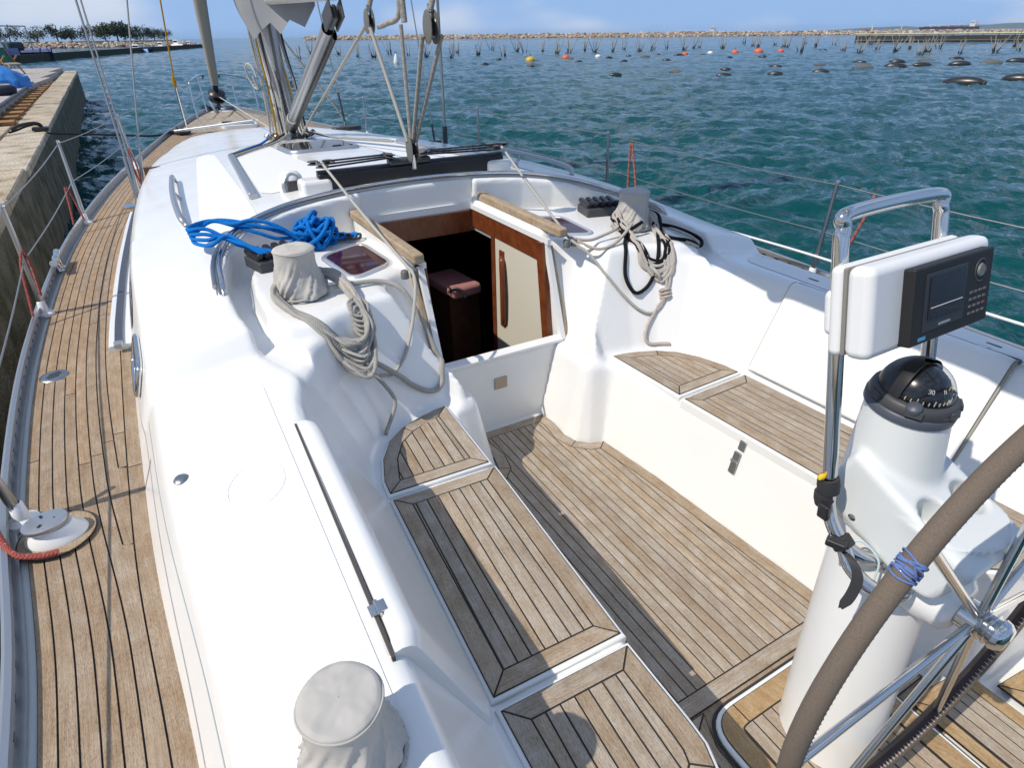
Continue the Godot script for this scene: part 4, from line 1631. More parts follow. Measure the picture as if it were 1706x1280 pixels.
func sd_box(p: Vector3, c: Vector3, h: Vector3, bs: Basis, r: float) -> float:
	var q := (bs.transposed() * (p - c)).abs() - h + Vector3.ONE * r
	return Vector3(maxf(q.x, 0), maxf(q.y, 0), maxf(q.z, 0)).length() + minf(maxf(q.x, maxf(q.y, q.z)), 0.0) - r

var tilt_b := Basis(Vector3(1, 0, 0), 0.42)
func f_column(p: Vector3) -> float:
	var d := sd_cone(p, Vector3(0, 0.0, -0.505), Vector3(0, 0.98, -0.56), 0.138, 0.122, 1.12)
	return d

func f_console(p: Vector3) -> float:
	var d := sd_cone(p, Vector3(0, 0.94, -0.60), Vector3(0, 1.285, -0.625), 0.125, 0.097)
	d = smin(d, sd_box(p, Vector3(0, 1.012, -0.515), Vector3(0.135, 0.092, 0.185), tilt_b, 0.022), 0.02)
	d = smin(d, sd_cone(p, Vector3(0, 0.955, -0.475), Vector3(0, 1.055, -0.445), 0.10, 0.132, 1.0), 0.02)
	for s in [-1.0, 1.0]:
		var q := tilt_b.transposed() * (p - Vector3(s * 0.070, 1.075, -0.45))
		d = smax(d, -maxf(Vector2(q.x, q.z).length() - 0.046, -0.075 - q.y), 0.012)
	return smax(d, 0.885 - p.y, 0.02)

func helm() -> void:
	var ped := thing("steering_pedestal", "white steering pedestal with grey console, two cup holes and stainless guard", "pedestal")
	put(nets(f_column, Vector3(-0.22, 0.01, -0.74), Vector3(0.22, 0.99, -0.28), 0.011), "column", M.gel, ped)
	put(nets(f_console, Vector3(-0.20, 0.84, -0.80), Vector3(0.20, 1.31, -0.24), 0.009), "console", M.console, ped)
	var b := MB.new()
	b.lathe([Vector2(0.0, 0.0), Vector2(0.092, 0.0), Vector2(0.09, 0.03), Vector2(0.08, 0.095), Vector2(0.062, 0.108), Vector2(0.0, 0.108)], aim(Vector3(0, 0.82, -0.445), Vector3(0, 0.815, 0.0)), 28)
	put(b, "shaft_housing", M.gel, ped)
	b = MB.new()
	b.lathe([Vector2(0.0, 0.0), Vector2(0.012, 0.0), Vector2(0.012, 0.004), Vector2(0.0, 0.007)], aim(Vector3(-0.131, 0.985, -0.60), Vector3(-0.3, 1.0, -0.60)), 12)
	put(b, "screw", M.steel, ped)
	# guard: a bent stainless hoop standing ahead of the console
	b = MB.new()
	var g := [Vector3(-0.10, 0.90, -0.50), Vector3(-0.165, 0.915, -0.535), Vector3(-0.195, 0.955, -0.59), Vector3(-0.20, 1.02, -0.632), Vector3(-0.20, 1.10, -0.652), Vector3(-0.20, 1.40, -0.722), Vector3(-0.20, 1.66, -0.785), Vector3(-0.193, 1.715, -0.798), Vector3(-0.165, 1.745, -0.805)]
	var full := []
	for p in g: full.append(p)
	for i in g.size():
		var p: Vector3 = g[g.size() - 1 - i]
		full.append(Vector3(-p.x, p.y, p.z))
	b.tube(spline(full, 8), 0.018, 14)
	put(b, "guard", M.steel, ped)
	for s in [-1.0, 1.0]:
		b = MB.new()
		b.lathe([Vector2(0.034, 0.0), Vector2(0.030, 0.008), Vector2(0.018, 0.012)], aim(Vector3(s * 0.112, 0.903, -0.510), Vector3(s * 0.2, 0.93, -0.55)), 14)
		put(b, "guard_foot", M.steel, ped)
		# lower grab loop of the guard
		b = MB.new()
		b.tube(spline([Vector3(s * 0.185, 0.945, -0.58), Vector3(s * 0.205, 0.90, -0.53), Vector3(s * 0.19, 0.87, -0.47), Vector3(s * 0.145, 0.865, -0.43), Vector3(s * 0.11, 0.875, -0.43)], 7), 0.0195, 12)
		put(b, "grab_loop", M.steel, ped)

	# compass set into the top of the console
	var cb := Basis(Vector3(1, 0, 0), 0.10)
	cb = cb.scaled(Vector3.ONE * 0.86)
	var cx := Transform3D(cb, Vector3(0, 1.277, -0.625))
	var comp := thing("compass", "black domed steering compass on top of the pedestal console", "compass")
	b = MB.new()
	b.lathe([Vector2(0.113, -0.005), Vector2(0.121, 0.0), Vector2(0.122, 0.022), Vector2(0.116, 0.028), Vector2(0.10, 0.028)], cx, 40)
	put(b, "collar", M.charcoal_blue, comp)
	b = MB.new()
	b.lathe([Vector2(0.117, 0.028), Vector2(0.119, 0.034), Vector2(0.114, 0.054), Vector2(0.108, 0.060), Vector2(0.096, 0.060), Vector2(0.092, 0.048)], cx, 40)
	put(b, "bezel", M.charcoal, comp)
	for q in [[0.35, 0.10], [0.95, 0.07], [-0.25, 0.07], [1.55, 0.07], [-1.2, 0.06], [2.6, 0.08], [3.6, 0.08]]:
		var an: float = q[0]
		var d := Vector3(cos(an), 0, sin(an))
		b = MB.new()
		b.box(cx * (d * 0.1165 + Vector3(0, 0.043, 0)), Vector3(q[1] * 0.55, 0.022, 0.012), cb * Basis(Vector3.UP, PI / 2 - an) * Basis(Vector3(1, 0, 0), -0.28), 0.003)
		put(b, "bezel_lug", M.charcoal, comp)
	b = MB.new()
	b.lathe([Vector2(0.0, 0.017), Vector2(0.016, 0.016), Vector2(0.021, 0.010), Vector2(0.021, 0.0)], cx * Transform3D(Basis(Vector3(0, 0, 1), 0.5), Vector3(-0.092, 0.052, 0.052)), 20)
	put(b, "knob", M.charcoal_blue, comp)
	b = MB.new()
	var prof := []
	for k in 11: prof.append(Vector2(0.086 * cos(k * PI / 20.0), 0.056 + 0.083 * sin(k * PI / 20.0)))
	b.lathe(prof, cx, 36)
	var card := put(b, "card_housing", mat(lin(0.006, 0.006, 0.007), 0.25), comp)
	# graduations and figures on the card
	b = MB.new()
	for k in 36:
		var an := TAU * k / 36.0
		var d := Vector3(cos(an), 0, sin(an))
		var big := k % 3 == 0
		var r0 := 0.0868
		b.box(cx * (d * r0 + Vector3(0, 0.066 if not big else 0.069, 0)), Vector3(0.0022, 0.010 if not big else 0.016, 0.0022), cb * Basis(Vector3.UP, -an))
	put(b, "graduation", M.white_ink, card)
	for q in [[1.15, "330"], [1.75, "N"], [0.6, "300"], [2.3, "30"]]:
		var tm := TextMesh.new()
		tm.text = q[1]; tm.font_size = 12; tm.pixel_size = 0.0014; tm.depth = 0.0006
		var sf := SystemFont.new(); sf.font_names = PackedStringArray(["Droid Sans"]); tm.font = sf
		tm.material = M.white_ink
		var o := MeshInstance3D.new()
		o.mesh = tm; o.name = "figure"
		var an: float = q[0]
		var d := Vector3(cos(an), 0, sin(an))
		var out := (d + Vector3(0, 0.62, 0)).normalized()
		var rt := Vector3.UP.cross(out).normalized()
		o.transform = cx * Transform3D(Basis(rt, out.cross(rt), out), d * 0.0745 + Vector3(0, 0.1, 0))
		card.add_child(o, true)
	b = MB.new()
	b.box(cx * Vector3(0.012, 0.1025, 0.0705), Vector3(0.024, 0.0014, 0.004), cb * Basis(Vector3.UP, 0.3) * Basis(Vector3(1, 0, 0), 0.7))
	put(b, "lubber_mark", M.yellow_ink, card)
	b = MB.new()
	prof = []
	for k in 13: prof.append(Vector2(0.0975 * cos(k * PI / 24.0), 0.054 + 0.0955 * sin(k * PI / 24.0)))
	b.lathe(prof, cx, 40)
	var gl := mat(Color(0.12, 0.12, 0.13, 0.16), 0.02)
	gl.transparency = BaseMaterial3D.TRANSPARENCY_ALPHA
	put(b, "dome", gl, comp)
	# shade hood over the forward side
	b = MB.new()
	var rows := []
	for i in 15:
		var az := lerpf(PI * 0.98, PI * 2.02, i / 14.0)
		var r := PackedVector3Array()
		for j in 10:
			var el := lerpf(0.0, 1.42, j / 9.0)
			r.append(cx * Vector3(0.1025 * cos(el) * cos(az), 0.054 + 0.1015 * sin(el), 0.1025 * cos(el) * sin(az)))
		rows.append(r)
	b.grid(rows, true)
	put(b, "hood", M.black, comp)

	# instrument pod
	var pod := thing("instrument_pod", "white plastic instrument pod with black chart plotter on the pedestal guard", "instrument pod")
	var pb := Basis(Vector3(1, 0, 0), -0.231)
	var pc := Vector3(-0.004, 1.563, -0.656)
	var pt := Transform3D(pb, pc)
	b = MB.new(); b.box(pt * Vector3(0, 0, -0.031), Vector3(0.478, 0.212, 0.062), pb, 0.022)
	put(b, "front_shell", M.plastic_white, pod)
	b = MB.new(); b.box(pt * Vector3(0, 0, -0.0645), Vector3(0.468, 0.202, 0.010), pb, 0.004)
	put(b, "gasket", mat(lin(0.22, 0.21, 0.19), 0.6), pod)
	b = MB.new(); b.box(pt * Vector3(0, 0, -0.084), Vector3(0.476, 0.210, 0.034), pb, 0.016)
	put(b, "rear_shell", M.plastic_white, pod)
	for s in [-1.0, 1.0]:
		b = MB.new(); b.box(pt * Vector3(s * 0.185, -0.01, -0.110), Vector3(0.07, 0.11, 0.03), pb, 0.018)
		put(b, "clamp", M.plastic_white, pod)
	var plot := part("chart_plotter", pod)
	b = MB.new(); b.box(pt * Vector3(0.035, -0.005, 0.011), Vector3(0.322, 0.178, 0.030), pb, 0.005)
	put(b, "casing", mat(lin(0.012, 0.012, 0.013), 0.6), plot)
	var pl := pt * Transform3D(Basis.from_scale(Vector3(1, 1.1, 1)), Vector3(-0.020, 0, 0))
	b = MB.new(); b.box(pl * Vector3(0.018, 0.000, 0.0265), Vector3(0.165, 0.132, 0.003), pb, 0.0012)
	put(b, "screen_frame", mat(lin(0.03, 0.03, 0.034), 0.3), plot)
	b = MB.new(); b.box(pl * Vector3(0.020, 0.008, 0.0285), Vector3(0.140, 0.098, 0.0025), pb)
	put(b, "screen", M.smoke, plot)
	b = MB.new(); b.box(pl * Vector3(0.022, -0.012, 0.0302), Vector3(0.128, 0.0016, 0.001), pb)
	put(b, "screen_line", M.white_ink, plot)
	b = MB.new(); b.lathe([Vector2(0.0, 0.004), Vector2(0.013, 0.004), Vector2(0.015, 0.0)], pl * Transform3D(Basis(Vector3(1, 0, 0), PI / 2), Vector3(0.162, 0.034, 0.026)), 20)
	put(b, "control_pad", mat(lin(0.16, 0.18, 0.17), 0.5), plot)
	b = MB.new()
	var rg := PackedVector3Array()
	for k in 25: rg.append(pl * Vector3(0.162 + 0.024 * cos(TAU * k / 24), 0.034 + 0.024 * sin(TAU * k / 24), 0.026))
	b.tube(rg, 0.0022, 6)
	put(b, "pad_ring", M.charcoal, plot)
	for r in 4:
		for c in 4:
			b = MB.new()
			b.box(pl * Vector3(0.130 + c * 0.0195, -0.010 - r * 0.0155, 0.0262), Vector3(0.012, 0.006, 0.003), pb, 0.0012)
			put(b, "key", mat(lin(0.12, 0.115, 0.12), 0.5) if (r * 4 + c) != 11 else mat(lin(0.2, 0.06, 0.06), 0.5), plot)
	# maker's marks: small pale strip and a blue one, too small to read
	b = MB.new(); b.box(pl * Vector3(0.022, -0.053, 0.0286), Vector3(0.046, 0.005, 0.0012), pb)
	put(b, "name_strip", mat(lin(0.30, 0.31, 0.34), 0.5), plot)
	b = MB.new(); b.box(pl * Vector3(-0.062, -0.0735, 0.0262), Vector3(0.028, 0.008, 0.0014), pb)
	put(b, "blue_mark", mat(lin(0.08, 0.34, 0.55), 0.5), plot)

	# wheel
	var wheel := thing("ships_helm", "large stainless steering wheel with brown suede rim behind the pedestal", "steering wheel")
	var hub := Vector3(0, 0.82, -0.287); var rz := -0.322; var R := 0.655
	b = MB.new()
	var path := PackedVector3Array()
	for k in 97: path.append(Vector3(R * cos(TAU * k / 96.0), hub.y + R * sin(TAU * k / 96.0), rz))
	b.tube(path, 0.0225, 14, -1.0, false)
	put(b, "rim", M.suede, wheel)
	# inner seam of the suede: dark leather band with pale lacing
	b = MB.new()
	path = PackedVector3Array()
	for k in 97: path.append(Vector3((R - 0.013) * cos(TAU * k / 96.0), hub.y + (R - 0.013) * sin(TAU * k / 96.0), rz + 0.002))
	b.tube(path, 0.0125, 8, -1.0, false)
	put(b, "inner_band", mat(lin(0.035, 0.018, 0.016), 0.6), wheel)
	b = MB.new()
	for k in 260:
		var an := TAU * k / 260.0
		b.box(Vector3((R - 0.0222) * cos(an), hub.y + (R - 0.0222) * sin(an), rz + 0.012), Vector3(0.0025, 0.0022, 0.012), Basis(Vector3(0, 0, 1), an))
	put(b, "lacing", mat(lin(0.5, 0.45, 0.38), 0.8), wheel)
	for a in [85.0, 134.0, 189.0, 242.0, 290.0, 338.0, 33.0]:
		var an := deg_to_rad(a)
		var e := Vector3(R * cos(an), hub.y + R * sin(an), rz)
		b = MB.new()
		b.tube(PackedVector3Array([Vector3(0.03 * cos(an), hub.y + 0.03 * sin(an), -0.300), e.lerp(Vector3(0, hub.y, rz), 0.03)]), 0.0115, 10)
		put(b, "spoke", M.steel, wheel)
	b = MB.new()
	b.lathe([Vector2(0.0, -0.055), Vector2(0.042, -0.055), Vector2(0.042, 0.0), Vector2(0.036, 0.004), Vector2(0.044, 0.010), Vector2(0.036, 0.017), Vector2(0.044, 0.024), Vector2(0.036, 0.031), Vector2(0.043, 0.038), Vector2(0.040, 0.05), Vector2(0.030, 0.062), Vector2(0.0, 0.066)], aim(Vector3(0, 0.815, -0.292), Vector3(0, 0.815, 1.0)), 32)
	put(b, "hub", M.steel, wheel)
	# king spoke whipping
	var wn := part("whipping", wheel)
	var an0 := deg_to_rad(139.0)
	for k in 9:
		var an := an0 + (k - 4) * 0.0075 + 0.0025 * sin(k * 2.3)
		b = MB.new()
		var ring := PackedVector3Array()
		for j in 17:
			var t := TAU * j / 16.0
			var rr := R + 0.0245 * cos(t)
			var sk := 0.006 * sin(t + k * 1.7) + 0.004 * sin(2.0 * t + k)
			ring.append(Vector3(rr * cos(an + sk), hub.y + rr * sin(an + sk), rz + 0.0245 * sin(t)))
		b.tube(ring, 0.0022, 6)
		put(b, "turn", M.cord_blue, wn)
	b = MB.new()
	b.tube(spline([Vector3(R * cos(an0) - 0.03, hub.y + R * sin(an0) + 0.012, rz + 0.02), Vector3(R * cos(an0) - 0.045, hub.y + R * sin(an0) + 0.03, rz + 0.03), Vector3(R * cos(an0) - 0.05, hub.y + R * sin(an0) + 0.06, rz + 0.02)], 5), 0.0022, 6)
	put(b, "tail", M.cord_blue, wn)

	# straps and cord on the guard's port leg
	var st := thing("strap", "black webbing strap with buckles wrapped round the pedestal guard", "strap")
	for q in [[1.085, 0.045, 0.026], [1.045, 0.04, 0.0245]]:
		b = MB.new()
		var y: float = q[0]
		b.lathe([Vector2(0.018, 0.0), Vector2(q[2], 0.002), Vector2(q[2] + 0.002, q[1] * 0.5), Vector2(q[2], q[1]), Vector2(0.018, q[1])], Transform3D(Basis(Vector3(1, 0, 0), -0.2) * Basis(Vector3(0, 0, 1), 0.12), Vector3(-0.20, y - 0.02, -0.645)), 20)
		put(b, "band", M.rubber, st)
	b = MB.new(); b.box(Vector3(-0.232, 1.03, -0.625), Vector3(0.018, 0.05, 0.03), Basis(Vector3(0, 0, 1), 0.2), 0.005)
	put(b, "buckle", M.black, st)
	b = MB.new()
	b.lathe([Vector2(0.018, 0.0), Vector2(0.027, 0.003), Vector2(0.028, 0.03), Vector2(0.018, 0.034)], aim(Vector3(-0.196, 0.955, -0.588), Vector3(-0.19, 0.92, -0.55)), 18)
	put(b, "lower_band", M.rubber, st)
	b = MB.new()
	var rows2 := []
	var sp := spline([Vector3(-0.185, 1.05, -0.655), Vector3(-0.165, 1.0, -0.655), Vector3(-0.165, 0.94, -0.63), Vector3(-0.185, 0.925, -0.585)], 6)
	for p in sp: rows2.append(PackedVector3Array([p + Vector3(-0.003, 0, -0.014), p + Vector3(0.003, 0, 0.014)]))
	b.grid(rows2)
	put(b, "webbing", M.rubber, st)
	b = MB.new()
	rows2 = []
	sp = spline([Vector3(-0.205, 0.935, -0.565), Vector3(-0.218, 0.93, -0.525), Vector3(-0.222, 0.90, -0.50), Vector3(-0.232, 0.85, -0.495), Vector3(-0.25, 0.80, -0.50)], 7)
	for i in sp.size():
		var w := 0.012 if i < sp.size() - 4 else 0.012 * (sp.size() - i) / 5.0 + 0.002
		rows2.append(PackedVector3Array([sp[i] + Vector3(-w * 0.5, 0, -w), sp[i] + Vector3(0, 0.004, 0), sp[i] + Vector3(w * 0.5, 0, w)]))
	b.grid(rows2)
	put(b, "strap_tail", M.rubber, st)
	b = MB.new(); b.box(Vector3(-0.222, 0.955, -0.575), Vector3(0.03, 0.022, 0.05), Basis(Vector3(0, 1, 0), 0.4), 0.006)
	put(b, "lower_buckle", M.black, st)
	b = MB.new()
	b.tube(spline([Vector3(-0.19, 0.945, -0.565), Vector3(-0.16, 0.955, -0.545), Vector3(-0.145, 0.92, -0.50), Vector3(-0.15, 0.86, -0.49), Vector3(-0.155, 0.80, -0.48), Vector3(-0.148, 0.76, -0.47)], 6), 0.0028, 6)
	var cd := put(b, "lanyard", M.cord_pale)
	tag(cd, "thin pale blue cord hanging from the guard beside the pedestal", "cord")
	b = MB.new()
	b.lathe([Vector2(0.0, -0.012), Vector2(0.006, -0.010), Vector2(0.009, 0.0), Vector2(0.006, 0.010), Vector2(0.0, 0.012)], Transform3D(Basis(Vector3(0, 0, 1), PI / 2), Vector3(-0.226, 1.115, -0.66)), 14)
	var yk := put(b, "toggle", M.yellow)
	tag(yk, "small yellow toggle tied to the guard above the black strap", "toggle")

# ------------------------------------------------------------------ rig
func oval(b: MB, a: Vector3, c: Vector3, rx: float, rz: float, sides := 20) -> void:
	var y := (c - a).normalized()
	var x := Vector3(1, 0, 0)
	var z := x.cross(y).normalized()
	var r0 := PackedVector3Array(); var r1 := PackedVector3Array()
	for k in sides + 1:
		var an := TAU * k / sides
		var o := x * rx * cos(an) + z * rz * sin(an)
		r0.append(a + o); r1.append(c + o)
	b.grid([r0, r1], false)

func block(at: Vector3, up: Vector3, size: float, parent: Node3D, called := "pulley") -> void:
	var n := part(called, parent)
	var y := up.normalized()
	var x := y.cross(Vector3(0, 0, 1))
	if x.length() < 0.1: x = Vector3(1, 0, 0)
	x = x.normalized()
	var bs := Basis(x, y, x.cross(y))
	for s in [-1.0, 1.0]:
		var b := MB.new()
		var pg := []
		b.lathe([Vector2(0.0, 0.004), Vector2(size * 0.8, 0.004), Vector2(size, 0.0), Vector2(size, -0.004), Vector2(0.0, -0.004)], Transform3D(bs * Basis(Vector3(0, 0, 1), PI / 2), at + bs * Vector3(s * size * 0.34, 0, 0)), 14, 1.35, 1.0)
		put(b, "cheek", M.charcoal_lt, n)
	var w := MB.new()
	w.lathe([Vector2(size * 0.5, -size * 0.28), Vector2(size * 0.85, -size * 0.25), Vector2(size * 0.62, 0.0), Vector2(size * 0.85, size * 0.25), Vector2(size * 0.5, size * 0.28)], Transform3D(bs * Basis(Vector3(0, 0, 1), PI / 2), at), 14)
	put(w, "sheave", M.black, n)
	w = MB.new()
	w.tube(PackedVector3Array([at + y * size * 1.0, at + y * size * 1.75]), size * 0.2, 8)
	put(w, "shackle", M.steel_dull, n)

func rig() -> void:
	M.charcoal_lt = mat(lin(0.13, 0.13, 0.12), 0.5)
	var b := MB.new()
	var mast := thing("mast", "grey aluminium mast rising from the coachroof ahead of the hatch", "mast")
	oval(b, Vector3(0, 1.0, -8.2), Vector3(0, 11.5, -8.35), 0.112, 0.165)
	put(b, "tube", M.mast, mast)
	b = MB.new()
	b.lathe([Vector2(0.20, -0.02), Vector2(0.20, 0.02), Vector2(0.14, 0.045), Vector2(0.10, 0.05)], Transform3D(Basis.IDENTITY, Vector3(0, 1.045, -8.2)), 24)
	put(b, "collar", M.charcoal, mast)
	b = MB.new()
	b.box(Vector3(0, 1.7, -8.033), Vector3(0.03, 1.2, 0.016), Basis(Vector3(1, 0, 0), -0.014))
	put(b, "track", M.charcoal_lt, mast)
	for q in [[-0.11, 1.35], [0.105, 1.25], [0.10, 1.62]]:
		var wn := part("mast_winch", mast)
		b = MB.new()
		b.lathe([Vector2(0.05, 0.0), Vector2(0.035, 0.02), Vector2(0.032, 0.06), Vector2(0.045, 0.08), Vector2(0.045, 0.095), Vector2(0.0, 0.1)], aim(Vector3(q[0] * 0.8, q[1], -8.18), Vector3(q[0] * 6.0, q[1], -8.0)), 16)
		put(b, "drum", M.steel_dull, wn)
	# gooseneck
	b = MB.new()
	b.box(Vector3(0, 2.44, -8.0), Vector3(0.07, 0.14, 0.12), Basis.IDENTITY, 0.02)
	put(b, "gooseneck", M.charcoal, mast)
	# blocks and turned lines round its foot
	for q in [[-0.24, -8.05], [-0.17, -7.9], [0.20, -7.95], [0.29, -8.1], [0.1, -7.85], [-0.05, -7.86]]:
		b = MB.new()
		var c := Vector3(q[0], 1.085, q[1])
		b.lathe([Vector2(0.0, 0.03), Vector2(0.035, 0.028), Vector2(0.042, 0.012), Vector2(0.042, -0.02), Vector2(0.0, -0.03)], Transform3D(Basis(Vector3(0, 0, 1), q[0] * 2.0), c), 12)
		put(b, "foot_block", M.black if q[0] > 0 else M.steel_dull, mast)

	# boom with the stowed mainsail in its cover
	var boom := thing("boom", "pale grey boom over the cockpit carrying the stowed mainsail in grey cover", "boom")
	var ba := Vector3(0, 2.51, -7.95); var bb := Vector3(0.12, 2.31, 0.15)
	b = MB.new()
	var prof := []
	for k in 21:
		var an := TAU * k / 20.0
		prof.append(Vector2(0.062 * signf(cos(an)) * pow(absf(cos(an)), 0.7), 0.105 * signf(sin(an)) * pow(absf(sin(an)), 0.75)))
	var r0 := PackedVector3Array(); var r1 := PackedVector3Array()
	for p in prof:
		r0.append(ba + Vector3(p.x, p.y, 0)); r1.append(bb + Vector3(p.x, p.y, 0))
	b.grid([r0, r1], true)
	for j in range(1, 19):
		b.tri(r0[0], r0[j], r0[j + 1]); b.tri(r1[0], r1[j + 1], r1[j])
	put(b, "spar", mat(lin(0.55, 0.55, 0.54), 0.4, 0.35), boom)
	b = MB.new()
	var rows := []
	var wob := noise(61, 1.3, 3)
	for i in 61:
		var t := i / 60.0
		var c := ba.lerp(bb, t)
		var hgt := lerpf(0.86, 0.62, t) * (1.0 - pow(maxf(t - 0.93, 0) / 0.07, 2.0) * 0.6)
		var r := PackedVector3Array()
		for j in 17:
			var an := PI * (j / 16.0) * 1.16 - 0.08 * PI
			var w := 0.085 + 0.075 * clampf(sin(an) * 2.2, 0.0, 1.0) + 0.03 * wob.get_noise_2d(t * 9.0, j * 0.5)
			r.append(c + Vector3(cos(an) * w * (1.0 - 0.45 * maxf(sin(an), 0)), 0.07 + maxf(sin(an), -0.1) * hgt + 0.03 * wob.get_noise_2d(t * 14.0 + 7.0, j), 0))
		rows.append(r)
	b.grid(rows, false)
	put(b, "sail_cover", M.sailbag, boom)
	# the cover's slack front end, folded round the mast
	b = MB.new()
	rows = []
	var cf := [[Vector3(-0.30, 2.95, -8.35), Vector3(-0.31, 2.46, -8.10), Vector3(-0.20, 2.08, -7.95)], [Vector3(-0.22, 2.95, -8.05), Vector3(-0.24, 2.5, -7.95), Vector3(-0.13, 2.16, -7.88)], [Vector3(-0.10, 2.9, -7.85), Vector3(-0.07, 2.5, -7.80), Vector3(-0.03, 2.24, -7.76)], [Vector3(0.05, 2.9, -7.75), Vector3(0.06, 2.46, -7.72), Vector3(0.04, 2.13, -7.70)], [Vector3(0.14, 2.9, -7.65), Vector3(0.17, 2.5, -7.55), Vector3(0.13, 2.26, -7.55)], [Vector3(0.24, 2.9, -7.6), Vector3(0.28, 2.46, -7.42), Vector3(0.235, 2.19, -7.40)], [Vector3(0.30, 2.9, -7.55), Vector3(0.36, 2.55, -7.35), Vector3(0.345, 2.38, -7.25)]]
	for c in cf: rows.append(spline(c, 6))
	b.grid(rows, true)
	for k in b.v.size(): b.v[k] += Vector3(0, 0.0, 0.02 * sin(b.v[k].x * 30.0))
	put(b, "cover_front", M.sailbag, boom)
	# leather pad hanging under the spar
	b = MB.new()
	b.lathe([Vector2(0.0, -0.075), Vector2(0.035, -0.07), Vector2(0.06, -0.04), Vector2(0.065, 0.0), Vector2(0.05, 0.04), Vector2(0.0, 0.06)], Transform3D(Basis.IDENTITY, Vector3(0.09, 2.28, -1.9)), 18)
	put(b, "chafe_pad", mat(lin(0.38, 0.27, 0.18), 0.8), boom)

	# rigid kicker
	var vang := thing("boom_vang", "grey rigid strut slanting from the mast foot up to the boom", "boom vang")
	b = MB.new()
	oval(b, Vector3(0.0, 1.16, -8.02), Vector3(0.0, 2.16, -5.62), 0.05, 0.055)
	put(b, "outer_tube", M.alu, vang)
	b = MB.new()
	oval(b, Vector3(0.045, 1.14, -7.98), Vector3(0.045, 2.12, -5.62), 0.022, 0.05)
	put(b, "spring_cover", M.black, vang)
	b = MB.new()
	for s in [-1.0, 1.0]: b.box(Vector3(s * 0.045, 2.24, -5.42), Vector3(0.018, 0.13, 0.26), Basis(Vector3(1, 0, 0), -0.38), 0.008)
	b.box(Vector3(0.0, 2.23, -5.45), Vector3(0.045, 0.11, 0.22), Basis(Vector3(1, 0, 0), -0.38), 0.02)
	put(b, "head_fitting", M.charcoal, vang)
	b = MB.new()
	b.box(Vector3(0, 1.15, -8.0), Vector3(0.08, 0.12, 0.1), Basis.IDENTITY, 0.02)
	put(b, "foot_fitting", M.steel_dull, vang)
	var vt := MB.new()
	vt.lathe([Vector2(0.058, 0.0), Vector2(0.062, 0.02), Vector2(0.058, 0.04)], Transform3D(aim(Vector3(0.0, 1.30, -7.68), Vector3(0.0, 2.16, -5.62)).basis, Vector3(0.0, 1.30, -7.68)), 18)
	put(vt, "band", M.plastic_white, vang)

	# mainsheet tackle
	var ms := thing("mainsheet_tackle", "grey mainsheet ropes running from boom pulleys down to the traveller", "mainsheet")
	var low := Vector3(0, 1.50, -3.96)
	block(Vector3(-0.01, 2.185, -4.53), Vector3(0, 1, 0.1), 0.055, ms)
	block(Vector3(0.0, 2.14, -3.52), Vector3(0, 1, 0.0), 0.062, ms)
	block(low + Vector3(0, -0.04, 0), Vector3(0, -1, 0), 0.06, ms)
	b = MB.new()
	b.tube(spline([Vector3(0.0, 2.5, -4.0), Vector3(0.0, 2.22, -3.98), Vector3(-0.06, 2.165, -4.06), Vector3(-0.09, 2.15, -4.12)], 6), 0.016, 8)
	b.tube(PackedVector3Array([Vector3(0.02, 2.4, -3.98), Vector3(0.02, 2.17, -3.96)]), 0.02, 8)
	put(b, "lashing", M.rope_grey, ms)
	var falls := [[Vector3(-0.02, 2.16, -4.50), low + Vector3(-0.02, 0, -0.02)], [Vector3(0.0, 2.16, -3.97), low + Vector3(-0.005, 0, 0.0)], [Vector3(-0.035, 2.10, -3.56), low + Vector3(0.005, 0.0, 0.01)], [Vector3(0.045, 2.10, -3.48), low + Vector3(0.02, 0, 0.02)], [Vector3(-0.02, 2.17, -4.56), Vector3(0.08, 1.13, -7.7)]]
	for f in [[Vector3(-0.01, 2.24, -4.53), Vector3(0.03, 2.36, -4.52)], [Vector3(0.0, 2.21, -3.52), Vector3(0.04, 2.34, -3.51)]]: line(f[0], f[1], 0.018, "strop", M.rope_grey, ms, 7)
	for f in falls: line(f[0], f[1], 0.0125, "fall", M.rope_grey, ms, 7)
	b = MB.new()
	b.box(low + Vector3(0, -0.12, 0), Vector3(0.03, 0.1, 0.03), Basis.IDENTITY, 0.008)
	put(b, "swivel", M.steel, ms)

	# traveller bridge across the roof
	var tv := thing("traveller", "black mainsheet traveller beam with car and control lines across the coachroof", "traveller")
	bar(Vector3(-0.60, 1.285, -4.14), Vector3(0.76, 1.285, -4.14), 0.075, 0.10, "beam", M.black, tv, 0.012)
	bar(Vector3(-0.60, 1.343, -4.14), Vector3(0.76, 1.343, -4.14), 0.034, 0.016, "track", M.charcoal, tv)
	for s in [-0.62, 0.72]:
		b = MB.new()
		b.box(Vector3(s, 1.22, -4.16), Vector3(0.20, 0.17, 0.16), Basis.IDENTITY, 0.03)
		put(b, "mount", M.gel, tv)
	b = MB.new()
	b.box(Vector3(0.03, 1.362, -4.13), Vector3(0.30, 0.04, 0.085), Basis.IDENTITY, 0.018)
	put(b, "car", M.charcoal, tv)
	for x in [-0.11, 0.13]:
		for dz in [-0.02, 0.03]:
			block(Vector3(x, 1.405, -4.13 + dz), Vector3(signf(x), 0.2, 0), 0.027, tv, "car_block")
	for x in [-0.57, 0.72]:
		for q in [[0.0, 1.385], [0.035, 1.41], [-0.04, 1.40]]:
			block(Vector3(x + q[0], q[1], -4.12 + q[0]), Vector3(-signf(x), 0.0, 0), 0.027, tv, "end_block")
		for k in 3:
			line(Vector3(x, 1.375 + 0.022 * k, -4.10 + 0.02 * k), Vector3(0.03 + signf(x) * 0.12, 1.39 + 0.012 * k, -4.12), 0.0065, "control_line", M.rope_dark, tv)
